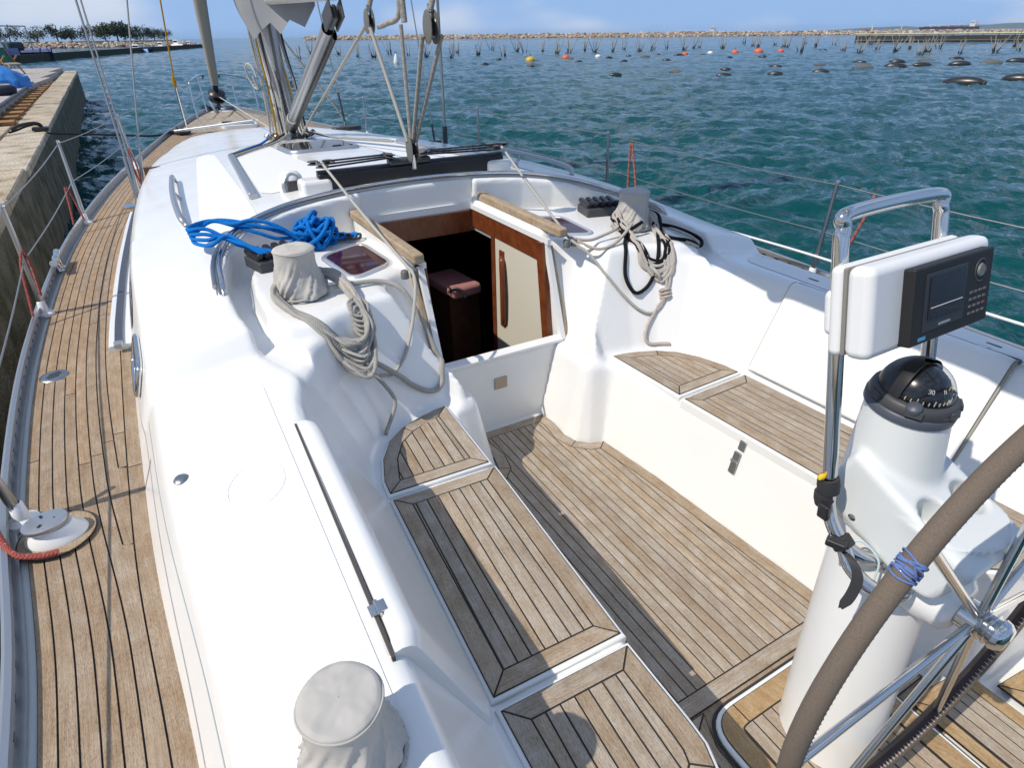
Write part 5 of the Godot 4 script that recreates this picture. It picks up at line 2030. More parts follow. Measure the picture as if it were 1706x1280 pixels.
	for s in [-1.0, 1.0]:
		var x0 := -0.57 if s < 0 else 0.72
		b = MB.new()
		b.tube(spline([Vector3(x0, 1.40, -4.06), Vector3(lerpf(x0, s * 0.5, 0.5), 1.225, -3.46), Vector3(s * 0.50, 1.068, -2.86)], 6), 0.0085, 7)
		put(b, "tail_line", M.rope_white, tv)

	# headsail rolled on its stay
	var fs := thing("furled_headsail", "grey headsail rolled up on its stay above the bow", "furled sail")
	b = MB.new()
	b.tube(PackedVector3Array([Vector3(0, 1.30, -14.83), Vector3(0, 2.71, -14.12), Vector3(0, 9.0, -11.2)]), 0.075, 14, 0.16)
	put(b, "rolled_sail", M.sailwhite, fs)
	b = MB.new()
	b.lathe([Vector2(0.0, 0.0), Vector2(0.16, 0.0), Vector2(0.17, 0.03), Vector2(0.07, 0.05), Vector2(0.07, 0.12), Vector2(0.17, 0.14), Vector2(0.15, 0.17), Vector2(0.05, 0.2), Vector2(0.05, 0.30)], aim(Vector3(0, 1.0, -14.97), Vector3(0, 2.71, -14.12)), 20)
	put(b, "furling_drum", M.black, fs)
	b = MB.new()
	b.tube(PackedVector3Array([Vector3(0, 0.78, -15.08), Vector3(0, 1.02, -14.96)]), 0.03, 8)
	put(b, "tack_link", M.steel_dull, fs)
	var fl := line(Vector3(0.02, 1.06, -14.9), Vector3(-0.12, 1.12, -8.3), 0.011, "furling_line", M.rope_white)
	tag(fl, "white line running aft from the furling drum to the mast foot", "rope")
	var wl := line(Vector3(-0.6, 3.45, -9.0), Vector3(1.22, 1.02, -10.0), 0.014, "halyard", M.rope_white)
	tag(wl, "white rope slanting behind the mast down to the starboard side deck", "rope")

	# standing rigging
	var sh := [
		[Vector3(-1.73, 0.70, -7.17), Vector3(-1.73, 2.416, -7.6), "port cap shroud, outer of the wires rising beside the quay", 0.011],
		[Vector3(-1.70, 0.70, -7.12), Vector3(-1.692, 2.416, -7.6), "port intermediate shroud just inside the outermost wire", 0.009],
		[Vector3(-1.68, 0.70, -7.20), Vector3(-1.321, 2.421, -7.6), "port lower shroud, innermost of the wires beside the quay", 0.009],
		[Vector3(1.70, 0.72, -7.294), Vector3(1.70, 2.44, -7.265), "dark starboard shroud behind the mainsheet, the thicker of two wires", 0.016],
		[Vector3(1.70, 0.72, -7.575), Vector3(1.66, 2.471, -7.95), "thin starboard shroud with a long turnbuckle behind the mainsheet", 0.007],
		[Vector3(1.20, 0.96, -9.914), Vector3(1.10, 2.524, -10.1), "starboard babystay wire with a dark turnbuckle near the mast", 0.009]]
	for q in sh:
		var n := thing("shroud", q[2], "shroud", Vector3.ZERO, "wire shrouds staying the mast")
		var d: Vector3 = (q[1] - q[0])
		line(q[0] + d.normalized() * 0.05, q[0] + d * 4.2, q[3], "wire", M.wire, n, 6)
		line(q[0], q[0] + d.normalized() * 0.42, q[3] * 1.9, "turnbuckle", M.steel_dull if q[0].x < 0 else M.charcoal, n, 8)
		b = MB.new()
		b.box(q[0] + Vector3(0, -0.03, 0), Vector3(0.03, 0.10, 0.05), Basis.IDENTITY, 0.008)
		put(b, "toggle", M.steel_dull, n)
	for s in [-1.0, 1.0]:
		b = MB.new()
		b.slab(rounded_rect(Vector2(s * 1.72, -7.16), 0.30, 0.16, 0.05), deck_y(-7.1), deck_y(-7.1) + 0.03, 0.004)
		put(b, "chainplate", M.steel, yacht)
	var bs := thing("babystay", "port babystay with yellow rope and lashing at the coachroof's front corner", "stay")
	line(Vector3(-0.90, 0.84, -11.45), Vector3(-0.93, 1.50, -11.02), 0.014, "turnbuckle", M.steel, bs)
	line(Vector3(-0.93, 1.50, -11.02), Vector3(-0.66, 4.6, -10.8), 0.012, "wire", M.rope_yellow, bs)
	b = MB.new()
	b.lathe([Vector2(0.0, -0.09), Vector2(0.022, -0.06), Vector2(0.030, 0.0), Vector2(0.02, 0.07), Vector2(0.0, 0.1)], Transform3D(Basis.IDENTITY, Vector3(-0.93, 1.55, -11.02)), 10)
	put(b, "lashing", M.rope_yellow, bs)

	# halyards led down the mast and aft along the roof
	var mh := thing("mast_halyards", "bundle of grey and cream halyards running down beside the mast", "ropes")
	var cols := [M.rope_grey, M.rope_white, M.rope_yellow, M.rope_grey, M.rope_dark, M.rope_white, M.rope_grey, M.rope_dark]
	rng.seed = 91
	for k in 13:
		var x := -0.20 + k * 0.031
		b = MB.new()
		b.tube(spline([Vector3(x * 0.7, 4.2, -8.2), Vector3(x * 0.9 - 0.03, 2.3, -8.14), Vector3(x + rng.randf_range(-0.03, 0.03), 1.6, -8.02), Vector3(x * 1.1, 1.18, -7.95), Vector3(x * 1.3, 1.09, -7.84)], 7), 0.0125, 6)
		put(b, "halyard", cols[k % 8], mh)
	b = MB.new()
	var lp := []
	for k in 9: lp.append(Vector3(-0.28 + 0.035 * cos(k), 1.72 + 0.13 * sin(TAU * k / 8.0), -8.1 + 0.10 * cos(TAU * k / 8.0)))
	b.tube(spline(lp, 4), 0.012, 6)
	put(b, "coil", M.rope_white, mh)
	var roof := [[Vector3(-0.16, 0, -7.9), Vector3(-0.84, 0, -6.75), M.rope_yellow], [Vector3(-0.2, 0, -7.86), Vector3(-0.83, 0, -6.68), M.rope_blue], [Vector3(-0.1, 0, -7.78), Vector3(-0.83, 0, -6.60), M.rope_dark], [Vector3(-0.04, 0, -7.76), Vector3(-0.83, 0, -6.55), M.rope_grey], [Vector3(0.16, 0, -7.84), Vector3(0.80, 0, -6.72), M.rope_dark], [Vector3(0.2, 0, -7.8), Vector3(0.80, 0, -6.62), M.rope_grey]]
	var labels := ["yellow line led across the roof from the mast foot to port", "blue line led across the roof from the mast foot to port", "dark line led across the roof to the port channel", "grey line nearest the hatch led across the roof to port", "dark line led across the roof from the mast foot to starboard", "grey line led across the roof from the mast foot to starboard"]
	for i in roof.size():
		var q: Array = roof[i]
		b = MB.new()
		var pts := PackedVector3Array()
		for k in 9:
			var p: Vector3 = q[0].lerp(q[1], k / 8.0)
			p.y = maxf(roof_y(p.x, p.z) + 0.02, lerpf(1.14, 1.0, k / 8.0) if k < 8 else 0.0)
			pts.append(p)
		b.tube(pts, 0.0105, 6)
		var o := put(b, "roof_line", q[2])
		tag(o, labels[i], "rope", "lines led aft over the coachroof")

# ------------------------------------------------------------------ winches and ropes
func winch(at: Vector3, scale: float, label: String, spin: float) -> void:
	var n := thing("winch", label, "winch", at, "winches under grey fabric covers")
	var b := MB.new()
	b.lathe([Vector2(0.105, -0.03), Vector2(0.105, 0.02), Vector2(0.085, 0.035), Vector2(0.07, 0.04)], Transform3D(Basis.IDENTITY.scaled(Vector3.ONE * scale), Vector3.ZERO), 28)
	put(b, "base", M.steel_dull, n)
	# sewn cloth bag with a round top, a waist and slack folds
	b = MB.new()
	var fold := noise(70 + int(spin * 10), 1.0, 3)
	var rows := []
	var prof := [Vector2(0.118, 0.012), Vector2(0.120, 0.03), Vector2(0.112, 0.06), Vector2(0.100, 0.09), Vector2(0.092, 0.12), Vector2(0.089, 0.15), Vector2(0.090, 0.18), Vector2(0.092, 0.205), Vector2(0.094, 0.222), Vector2(0.092, 0.232), Vector2(0.080, 0.238), Vector2(0.05, 0.240), Vector2(0.02, 0.241), Vector2(0.001, 0.241)]
	var fine := []
	for i in prof.size() - 1:
		for k in 3: fine.append(prof[i].lerp(prof[i + 1], k / 3.0))
	fine.append(prof[prof.size() - 1])
	for i in fine.size():
		var r := PackedVector3Array()
		var p: Vector2 = fine[i]
		for k in 73:
			var an := TAU * (k % 72) / 72.0
			var slack := clampf((0.21 - p.y) / 0.12, 0.0, 1.0)
			var f := fold.get_noise_3d(cos(an) * 1.6 + p.y * 4.0, p.y * 9.0, sin(an) * 1.6) * 0.016 * slack
			f += 0.006 * slack * absf(fold.get_noise_3d(cos(an) * 1.7, p.y * 14.0 + sin(an + spin) * 1.2, sin(an) * 1.7))
			f += 0.008 * sin(an * 2.0 + spin + p.y * 10.0) * slack
			var rg := 1.0 - absf(fold.get_noise_3d(cos(an + p.y * 5.0) * 1.1, 5.0 + spin, sin(an + p.y * 5.0) * 1.1)) * 5.0
			f += 0.016 * slack * maxf(rg, 0.0)
			var dent := 0.007 * fold.get_noise_2d(p.x * 9.0 * cos(an) + 3.0, p.x * 9.0 * sin(an)) * clampf((p.y - 0.2) / 0.04, 0, 1)
			r.append(Vector3((p.x + f) * cos(an), p.y + dent, (p.x + f) * sin(an)) * scale)
		rows.append(r)
	b.grid(rows, false)
	var cv := put(b, "cover", M.cover, n)
	# sewn welt round the top and a side seam
	b = MB.new()
	var w := PackedVector3Array()
	for k in 49:
		var an := TAU * k / 48.0
		w.append(Vector3(0.0945 * cos(an), 0.226 + 0.003 * sin(an * 3.0), 0.0945 * sin(an)) * scale)
	b.tube(w, 0.0028 * scale, 6)
	put(b, "welt", M.cover, cv)
	b = MB.new()
	w = PackedVector3Array()
	for k in 49:
		var an := TAU * k / 48.0
		w.append(Vector3(0.123 * cos(an), 0.022 + 0.006 * sin(an * 2.0 + spin), 0.123 * sin(an)) * scale)
	b.tube(w, 0.005 * scale, 6)
	put(b, "hem_cord", M.rope_white, cv)

func clutch_bank(at: Vector3, turn: float, label: String) -> void:
	var n := thing("rope_clutch", label, "rope clutch", at, "rope clutches on the winch benches")
	n.rotation.y = turn
	var b := MB.new()
	b.box(Vector3(0, 0.03, 0), Vector3(0.25, 0.06, 0.20), Basis.IDENTITY, 0.01)
	put(b, "body", M.charcoal, n)
	for k in 5:
		var x := -0.1 + k * 0.05
		b = MB.new()
		b.box(Vector3(x, 0.075, -0.02), Vector3(0.036, 0.035, 0.17), Basis(Vector3(1, 0, 0), 0.08), 0.012)
		b.box(Vector3(x, 0.088, 0.06), Vector3(0.030, 0.024, 0.05), Basis(Vector3(1, 0, 0), -0.25), 0.010)
		put(b, "lever", M.black, n)

func rope(pts: Array, r: float, m: Material, called: String, label: String, category := "rope", parent: Node3D = null, closed := false) -> MeshInstance3D:
	var b := MB.new()
	b.tube(lay(spline(pts, 9, closed), r), r, 8)
	var o := put(b, called, m, parent)
	if parent == null: tag(o, label, category)
	return o

func jit(p: Vector3, a: float) -> Vector3:
	return p + Vector3(rng.randf_range(-a, a), rng.randf_range(-a, a), rng.randf_range(-a, a))

func ropes() -> void:
	winch(Vector3(-1.04, 1.02, -2.88), 1.0, "winch under grey cover with a thick grey rope coil, beside the port bench", 0.3)
	winch(Vector3(1.05, 1.02, -2.95), 1.0, "winch under grey cover hung with black and flecked ropes, starboard bench", 1.9)
	winch(Vector3(-1.46, 0.915, -0.70), 0.80, "winch under pale grey cover on the port coaming nearest the viewer", 3.1)
	clutch_bank(Vector3(-1.06, 1.015, -3.42), 0.25, "black rope clutch bank behind the port winch, beside the blue rope")
	clutch_bank(Vector3(1.10, 1.015, -3.36), -0.25, "black rope clutch bank behind the starboard winch")
	# fairlead posts
	for s in [-1.0, 1.0]:
		var n := thing("fairlead", "small grey fairlead post %s" % ("at the port corner of the companionway" if s < 0 else "at the starboard corner of the companionway"), "fairlead", Vector3(s * 0.50, 1.02, -2.84), "fairleads beside the companionway")
		for k in [-1.0, 1.0]:
			var b := MB.new()
			b.lathe([Vector2(0.022, 0.0), Vector2(0.020, 0.035), Vector2(0.015, 0.042), Vector2(0.0, 0.043)], Transform3D(Basis.IDENTITY, Vector3(k * 0.027, 0, 0)), 14)
			put(b, "post", M.charcoal_lt, n)
	# port: heavy grey coil hung from the winch over the bench edge
	rng.seed = 33
	var coil := thing("rope_coil", "thick coil of grey rope hanging from the port winch into the cockpit", "rope coil")
	for k in 22:
		var t := k / 21.0
		var g := rng.randf_range(-0.03, 0.03)
		var base := [Vector3(-1.00, 1.10, -2.985), Vector3(-1.135, 1.07, -2.89), Vector3(-1.155, 1.045, -2.77), Vector3(-1.11, 0.995, -2.65), Vector3(-1.03, 0.89, -2.53), Vector3(-0.955, 0.80, -2.46), Vector3(-0.885, 0.785, -2.465), Vector3(-0.835, 0.86, -2.54), Vector3(-0.83, 0.95, -2.62), Vector3(-0.855, 1.045, -2.73), Vector3(-0.90, 1.09, -2.88)]
		var drop := lerpf(-0.03, 0.13, rng.randf())
		var pts := []
		for i in base.size():
			var p: Vector3 = base[i]
			var low := clampf((1.02 - p.y) / 0.25, 0.0, 1.0)
			p += Vector3(0, drop * low, -drop * low * 0.62) + Vector3(0, 0.02, 0.055) * low
			var out := Vector3(0.0, 0.35, 0.9) * rng.randf_range(0.0, 0.06)
			if i < 3 or i > 8: out = Vector3(signf(p.x + 1.0) * 0.5, 0.4, 0.2) * rng.randf_range(0.0, 0.05)
			pts.append(jit(p + out, 0.010))
		rope(pts, rng.randf_range(0.0075, 0.0098), M.rope_grey if k % 6 != 4 else (M.rope_white if k % 4 != 0 else M.rope_pink), "turn", "", "", coil, true)
	# the finishing hitch round the middle of the coil
	for k in 5:
		var ring := []
		for j in 8:
			var an := TAU * j / 8.0
			ring.append(Vector3(-0.845 + 0.045 * cos(an), 0.93 + 0.02 * k - 0.03 * sin(an), -2.555 - 0.016 * k + 0.045 * sin(an)))
		rope(ring, 0.008, M.rope_grey, "hitch", "", "", coil, true)
	rope([Vector3(-0.90, 0.80, -2.45), Vector3(-0.84, 0.71, -2.40), Vector3(-0.80, 0.62, -2.37), Vector3(-0.83, 0.55, -2.35), Vector3(-0.875, 0.50, -2.315), Vector3(-0.885, 0.495, -2.30)], 0.010, M.rope_grey, "rope_tail", "grey rope end hanging from the port coil onto the corner seat")
	rope([Vector3(-0.92, 1.06, -2.80), Vector3(-0.80, 1.045, -2.835), Vector3(-0.66, 1.035, -2.82), Vector3(-0.58, 1.00, -2.74), Vector3(-0.53, 0.86, -2.655), Vector3(-0.50, 0.72, -2.58), Vector3(-0.50, 0.60, -2.53), Vector3(-0.54, 0.54, -2.50), Vector3(-0.60, 0.55, -2.48), Vector3(-0.67, 0.61, -2.47), Vector3(-0.74, 0.69, -2.46), Vector3(-0.82, 0.77, -2.45), Vector3(-0.90, 0.83, -2.47), Vector3(-0.93, 0.86, -2.50)], 0.013, M.rope_grey, "hose", "pale grey rope draped from the port winch past the companionway")
	rope([Vector3(-0.50, 1.068, -2.86), Vector3(-0.497, 1.055, -2.80), Vector3(-0.52, 1.00, -2.72), Vector3(-0.60, 0.86, -2.60), Vector3(-0.68, 0.74, -2.53), Vector3(-0.76, 0.69, -2.49), Vector3(-0.83, 0.72, -2.45)], 0.0085, M.rope_white, "traveller_tail", "flecked line falling from the port fairlead towards the rope coil")
	# blue rope made up on the bench and slung over the rail
	rng.seed = 44
	var blue := thing("rope_coil", "bright blue rope bundled on the port bench and looped over the rail", "rope coil")
	var c := Vector3(-0.78, 1.075, -3.64)
	for k in 22:
		var ax := Vector3(rng.randf_range(-1, 1), rng.randf_range(0.2, 1.2), rng.randf_range(-1, 1)).normalized()
		var u := ax.cross(Vector3(0.3, 0.1, 0.9)).normalized(); var w := ax.cross(u)
		var ring := []
		var r1 := rng.randf_range(0.07, 0.13); var r2 := rng.randf_range(0.05, 0.09)
		var cc := c + Vector3(rng.randf_range(-0.06, 0.06), rng.randf_range(-0.005, 0.035), rng.randf_range(-0.06, 0.06))
		for j in 9:
			var an := TAU * j / 9.0
			var p := cc + u * cos(an) * r1 + w * sin(an) * r2
			p.y = maxf(p.y, 1.036)
			ring.append(jit(p, 0.008))
		rope(ring, 0.0115, M.rope_blue, "turn", "", "", blue, true)
	for k in 4:
		var o := k * 0.022
		var rr := 0.75 + 0.12 * k
		rope([c + Vector3(-0.10, 0.02, 0.02 + o), jit(Vector3(-0.98, 1.11 + o, -3.60), 0.02), jit(Vector3(-1.10, 1.15 + o, -3.64), 0.02), jit(Vector3(-1.20, 1.20, -3.70), 0.015), Vector3(-1.30, 1.21, -3.74 - 0.05 * rr), Vector3(-1.37 - 0.03 * rr, 1.175 + o * 0.6, -3.72), Vector3(-1.40 - 0.03 * rr, 1.155 + o, -3.60), Vector3(-1.35, 1.16 + o, -3.47 - 0.03 * k), jit(Vector3(-1.26, 1.18, -3.50), 0.02), jit(Vector3(-1.20, 1.14, -3.44), 0.02), Vector3(-1.12 + 0.03 * k, 1.10, -3.36)], 0.0105, M.rope_blue, "loop", "", "", blue)
	for k in 6:
		var s0 := Vector3(-0.62 + rng.randf_range(-0.05, 0.05), 1.04, -3.72 + rng.randf_range(-0.06, 0.06))
		rope([c + Vector3(0.05, 0.02, 0), s0, s0 + Vector3(0.06, 0.012, 0.05), s0 + Vector3(0.03, 0.0, 0.10), s0 + Vector3(-0.05, 0.01, 0.08)], 0.008, M.rope_blue if k % 2 == 0 else M.rope_dark, "tail", "", "", blue)
	for k in 2:
		rope([Vector3(-1.06 + k * 0.05, 1.05, -3.33), Vector3(-1.03 + k * 0.05, 1.05, -3.15), Vector3(-0.99 + k * 0.04, 1.06, -2.99)], 0.0095, M.rope_blue, "lead", "", "", blue)
	# starboard: black rope and pink-flecked ropes
	rng.seed = 55
	var sc := thing("rope_coil", "tangled black and pink flecked ropes hanging from the starboard winch", "rope coil")
	for k in 17:
		var base := [Vector3(1.03, 1.11, -3.06), Vector3(0.92, 1.10, -2.98), Vector3(0.88, 1.075, -2.86), Vector3(0.87, 1.02, -2.75), Vector3(0.86, 0.93, -2.64), Vector3(0.885, 0.86, -2.565), Vector3(0.94, 0.84, -2.545), Vector3(1.0, 0.89, -2.56), Vector3(1.03, 0.97, -2.62), Vector3(1.08, 1.045, -2.75), Vector3(1.13, 1.10, -2.9)]
		var pts := []
		var drop := rng.randf_range(-0.04, 0.10)
		for i in base.size():
			var p: Vector3 = base[i]
			var low := clampf((1.02 - p.y) / 0.2, 0.0, 1.0)
			p += Vector3(0, drop * low, -drop * low * 0.55)
			pts.append(jit(p + Vector3(0, 0.3, 0.8) * rng.randf_range(0.005, 0.06), 0.02))
		rope(pts, 0.0095 if k % 3 != 0 else 0.011, [M.rope_black, M.rope_pink, M.rope_pink, M.rope_white][k % 4], "turn", "", "", sc, true)
	rope([Vector3(1.0, 1.10, -2.80), Vector3(0.86, 1.06, -2.76), Vector3(0.76, 0.97, -2.66), Vector3(0.72, 0.86, -2.575), Vector3(0.75, 0.785, -2.52), Vector3(0.83, 0.80, -2.52), Vector3(0.90, 0.87, -2.545), Vector3(0.98, 0.98, -2.62), Vector3(1.08, 1.06, -2.74)], 0.011, M.rope_black, "slack_loop", "", "", sc)
	rope([Vector3(1.08, 1.08, -2.80), Vector3(1.16, 1.07, -2.72), Vector3(1.26, 1.03, -2.66), Vector3(1.29, 1.00, -2.58), Vector3(1.22, 0.985, -2.52), Vector3(1.12, 1.01, -2.58), Vector3(1.06, 1.05, -2.70)], 0.011, M.rope_black, "slack_loop", "", "", sc)
	rope([Vector3(1.09, 1.08, -2.82), Vector3(1.17, 1.055, -2.70), Vector3(1.25, 1.01, -2.60), Vector3(1.20, 0.98, -2.52), Vector3(1.12, 0.99, -2.55)], 0.009, M.rope_pink, "slack_loop", "", "", sc)
	rope([Vector3(0.50, 1.068, -2.86), Vector3(0.60, 1.05, -2.80), Vector3(0.72, 1.055, -2.82), Vector3(0.84, 1.075, -2.84), Vector3(0.93, 1.10, -2.90)], 0.0095, M.rope_pink, "lead", "", "", sc)
	rope([Vector3(0.52, 1.06, -2.80), Vector3(0.60, 1.02, -2.72), Vector3(0.70, 1.03, -2.70), Vector3(0.82, 1.07, -2.74), Vector3(0.92, 1.10, -2.80)], 0.0095, M.rope_pink, "lead", "", "", sc)
	rope([Vector3(0.98, 0.93, -2.56), Vector3(0.965, 0.82, -2.50), Vector3(0.93, 0.74, -2.465), Vector3(0.875, 0.69, -2.455), Vector3(0.80, 0.60, -2.44), Vector3(0.77, 0.53, -2.42), Vector3(0.79, 0.495, -2.395), Vector3(0.86, 0.492, -2.37), Vector3(0.90, 0.492, -2.345)], 0.010, M.rope_pink, "rope_tail", "pink flecked rope tail hanging from the starboard winch to the corner seat")
	rope([Vector3(0.50, 1.06, -2.84), Vector3(0.56, 0.99, -2.72), Vector3(0.64, 0.84, -2.595), Vector3(0.75, 0.70, -2.49), Vector3(0.84, 0.665, -2.45), Vector3(0.92, 0.72, -2.455), Vector3(0.99, 0.83, -2.50), Vector3(1.01, 0.93, -2.56)], 0.0085, M.rope_white, "traveller_tail", "thin flecked line sagging from the starboard fairlead below the black ropes")
	for k in 3:
		var ring := []
		for j in 7:
			var an := TAU * j / 7.0
			ring.append(Vector3(0.93 + 0.028 * cos(an), 0.745 + 0.02 * k + 0.014 * sin(an), -2.455 - 0.008 * k + 0.028 * sin(an)))
		rope(ring, 0.009, M.rope_pink, "hitch", "", "", sc, true)
	# dark sheet coiled on the starboard coaming abreast of the wheel
	rng.seed = 66
	var dk := thing("rope_coil", "dark grey rope coiled on the starboard coaming at the picture's right edge", "rope coil")
	for k in 12:
		var ring := []
		var rr := rng.randf_range(0.07, 0.12)
		for j in 9:
			var an := TAU * j / 9.0
			ring.append(jit(Vector3(1.36 + rr * cos(an), 0.985 + 0.012 * k * 0.6, -0.72 + rr * 1.2 * sin(an)), 0.008))
		rope(ring, 0.010, M.rope_dark, "turn", "", "", dk, true)

# ------------------------------------------------------------------ rails and loose deck gear
func deck_gear() -> void:
	var port := [[Vector3(-2.225, 0, -2.25), Vector3(-2.26, 1.27, -2.22), "port stanchion at the left edge beside the deck sheave"], [Vector3(-2.32, 0, -4.42), Vector3(-2.315, 1.285, -4.46), "port stanchion with red cord aft of the mooring cleat"], [Vector3(-2.175, 0, -6.74), Vector3(-2.20, 1.305, -7.08), "port stanchion with red cord between cleat and shrouds"], [Vector3(-1.70, 0, -9.3), Vector3(-1.74, 1.28, -9.6), "slim port stanchion farthest forward beside the shrouds"]]
	var stbd := [[Vector3(2.19, 0, -0.4), Vector3(2.2, 1.26, -0.3), "starboard stanchion behind the steering wheel"], [Vector3(2.205, 0, -2.40), Vector3(2.2, 1.271, -2.375), "starboard stanchion abreast of the instrument pod, red cord beside it"], [Vector3(2.28, 0, -4.77), Vector3(2.25, 1.295, -4.782), "starboard stanchion abreast of the covered winch with pink cords"], [Vector3(2.12, 0, -7.18), Vector3(2.1, 1.33, -7.182), "starboard stanchion just right of the mainsheet traveller"], [Vector3(1.62, 0, -10.2), Vector3(1.65, 1.27, -10.3), "starboard stanchion farthest forward, right of the mast"]]
	var all := {"port": port, "starboard": stbd}
	for side in ["port", "starboard"]:
		var tops := []; var mids := []
		for q in all[side]:
			var a: Vector3 = q[0]; var t: Vector3 = q[1]
			a.y = deck_y(a.z)
			var n := thing("stanchion", q[2], "stanchion", a, "guard rail stanchions")
			line(Vector3.ZERO, t - a, 0.0185 if t.x < 0 else 0.0155, "post", M.steel_dull, n, 10, 0.0125)
			var b := MB.new()
			b.lathe([Vector2(0.052, 0.0), Vector2(0.050, 0.018), Vector2(0.026, 0.03), Vector2(0.0215, 0.09), Vector2(0.016, 0.095)], Transform3D(Basis.IDENTITY, Vector3.ZERO), 16)
			put(b, "socket", M.plastic_white, n)
			b = MB.new()
			b.lathe([Vector2(0.012, 0.0), Vector2(0.016, 0.01), Vector2(0.014, 0.022), Vector2(0.0, 0.028)], Transform3D(Basis.IDENTITY, t - a - Vector3(0, 0.01, 0)), 10)
			put(b, "cap", M.steel, n)
			tops.append(t - Vector3(0, 0.012, 0)); mids.append(a.lerp(t, 0.52))
		var sx := -1.0 if side == "port" else 1.0
		tops.append(Vector3(sx * 0.55, 1.38, -13.75)); mids.append(Vector3(sx * 0.6, 1.1, -13.7))
		tops.push_front(Vector3(tops[0].x * 0.97, 1.24, 1.5)); mids.push_front(Vector3(mids[0].x * 0.97, 0.93, 1.5))
		for q in [[tops, "upper"], [mids, "lower"]]:
			var n := thing("guard_wire", "%s %s guard wire strung through the stanchions" % [q[1], side], "guard wire", Vector3.ZERO, "guard wires along the deck edges")
			var b := MB.new()
			for i in q[0].size() - 1:
				var a: Vector3 = q[0][i]; var c: Vector3 = q[0][i + 1]
				var pts := PackedVector3Array()
				for k in 9:
					var t := k / 8.0
					pts.append(a.lerp(c, t) - Vector3(0, 0.02 * sin(PI * t), 0))
				b.tube(pts, 0.0042, 5)
			put(b, "wire", M.wire, n)
	# white jackline along the starboard stanchion feet
	var jl := []
	for z in [-4.77, -3.6, -2.4, -1.4, -0.4, 0.6]:
		jl.append(Vector3(2.15 if z != -2.4 else 2.185, 0.785 + (0.01 if z in [-2.4, -0.4] else 0.0), z))
	rope(jl, 0.009, M.plastic_white, "jackline", "white line stretched along the starboard deck edge behind the coaming")
	# red cords tied to the wires
	var reds := [
		[[Vector3(-2.315, 1.02, -4.43), Vector3(-2.33, 0.95, -4.36), Vector3(-2.34, 0.80, -4.28), Vector3(-2.345, 0.70, -4.22)], "red cord hanging from the port stanchion aft of the cleat"],
		[[Vector3(-2.30, 1.03, -4.44), Vector3(-2.29, 0.92, -4.42), Vector3(-2.30, 0.76, -4.40)], "short red cord bound down the port stanchion aft of the cleat"],
		[[Vector3(-2.22, 1.00, -6.55), Vector3(-2.225, 0.85, -6.45), Vector3(-2.235, 0.72, -6.38)], "outer red cord hanging from the wire by the third port stanchion"],
		[[Vector3(-2.21, 1.00, -6.55), Vector3(-2.18, 0.88, -6.52), Vector3(-2.16, 0.72, -6.50)], "inner red cord hanging from the wire by the third port stanchion"],
		[[Vector3(-1.68, 1.18, -7.3), Vector3(-1.65, 1.02, -7.25), Vector3(-1.66, 0.86, -7.2), Vector3(-1.68, 1.0, -7.22), Vector3(-1.69, 1.17, -7.3)], "small red cord bundle tied at the port shroud"],
		[[Vector3(2.2, 1.245, -2.12), Vector3(2.19, 1.10, -2.14), Vector3(2.19, 0.95, -2.18), Vector3(2.19, 0.78, -2.22)], "red cord tied to the starboard wire behind the pedestal guard"],
		[[Vector3(2.25, 1.255, -4.45), Vector3(2.245, 1.0, -4.44), Vector3(2.24, 0.72, -4.42)], "left pink cord tied to the starboard wire behind the covered winch"],
		[[Vector3(2.25, 1.255, -4.43), Vector3(2.25, 1.0, -4.36), Vector3(2.25, 0.72, -4.28)], "right pink cord tied to the starboard wire behind the covered winch"]]
	for q in reds:
		rope(q[0], 0.0075 if q[0][0].x < 0 else 0.0095, M.rope_red, "cord", q[1], "cord")
	# thick red line round the foot of the near stanchion, led to the sheave
	rope([Vector3(-2.27, 1.0, -2.30), Vector3(-2.275, 0.86, -2.22), Vector3(-2.265, 0.74, -2.14), Vector3(-2.245, 0.69, -2.07), Vector3(-2.21, 0.665, -2.01), Vector3(-2.15, 0.65, -1.99), Vector3(-2.10, 0.648, -1.985)], 0.0105, M.rope_red, "cord", "red rope led from the near port stanchion to the deck sheave", "cord")
	# deck sheave in its teak pad
	var n := thing("deck_sheave", "grey sheave on a white base let into the port side deck", "sheave", Vector3(-2.115, 0.628, -2.105))
	var b := MB.new()
	b.lathe([Vector2(0.122, 0.0), Vector2(0.122, 0.004), Vector2(0.0, 0.0042)], Transform3D.IDENTITY, 36, 0.95, 1.0)
	put(b, "teak_pad", M.teak_tri, n)
	b = MB.new()
	var ring := PackedVector3Array()
	for k in 37: ring.append(Vector3(0.116 * cos(TAU * k / 36.0), 0.0035, 0.122 * sin(TAU * k / 36.0)))
	b.tube(ring, 0.0028, 5)
	put(b, "pad_caulking", M.caulk, n)
	b = MB.new()
	b.lathe([Vector2(0.085, 0.0), Vector2(0.083, 0.012), Vector2(0.062, 0.03), Vector2(0.052, 0.05), Vector2(0.0, 0.052)], Transform3D.IDENTITY, 28, 1.1, 0.9)
	put(b, "base", M.plastic_white, n)
	b = MB.new()
	b.lathe([Vector2(0.04, 0.048), Vector2(0.062, 0.054), Vector2(0.066, 0.062), Vector2(0.064, 0.071), Vector2(0.05, 0.074), Vector2(0.0, 0.0745)], Transform3D(Basis(Vector3(0, 0, 1), 0.06), Vector3(-0.012, 0, 0)), 28, 1.05, 0.9)
	put(b, "cap", M.alu, n)
	for k in 3:
		b = MB.new()
		b.box(Vector3(-0.012 + 0.03 * cos(k * 2.1), 0.0745, 0.03 * sin(k * 2.1)), Vector3(0.014, 0.003, 0.008), Basis(Vector3.UP, k * 1.0))
		put(b, "slot", M.black, n)
	# midship mooring cleat
	var cl := thing("mooring_cleat", "silver mooring cleat on the port toe rail amidships", "cleat", Vector3(-2.30, 0.645, -5.35))
	b = MB.new()
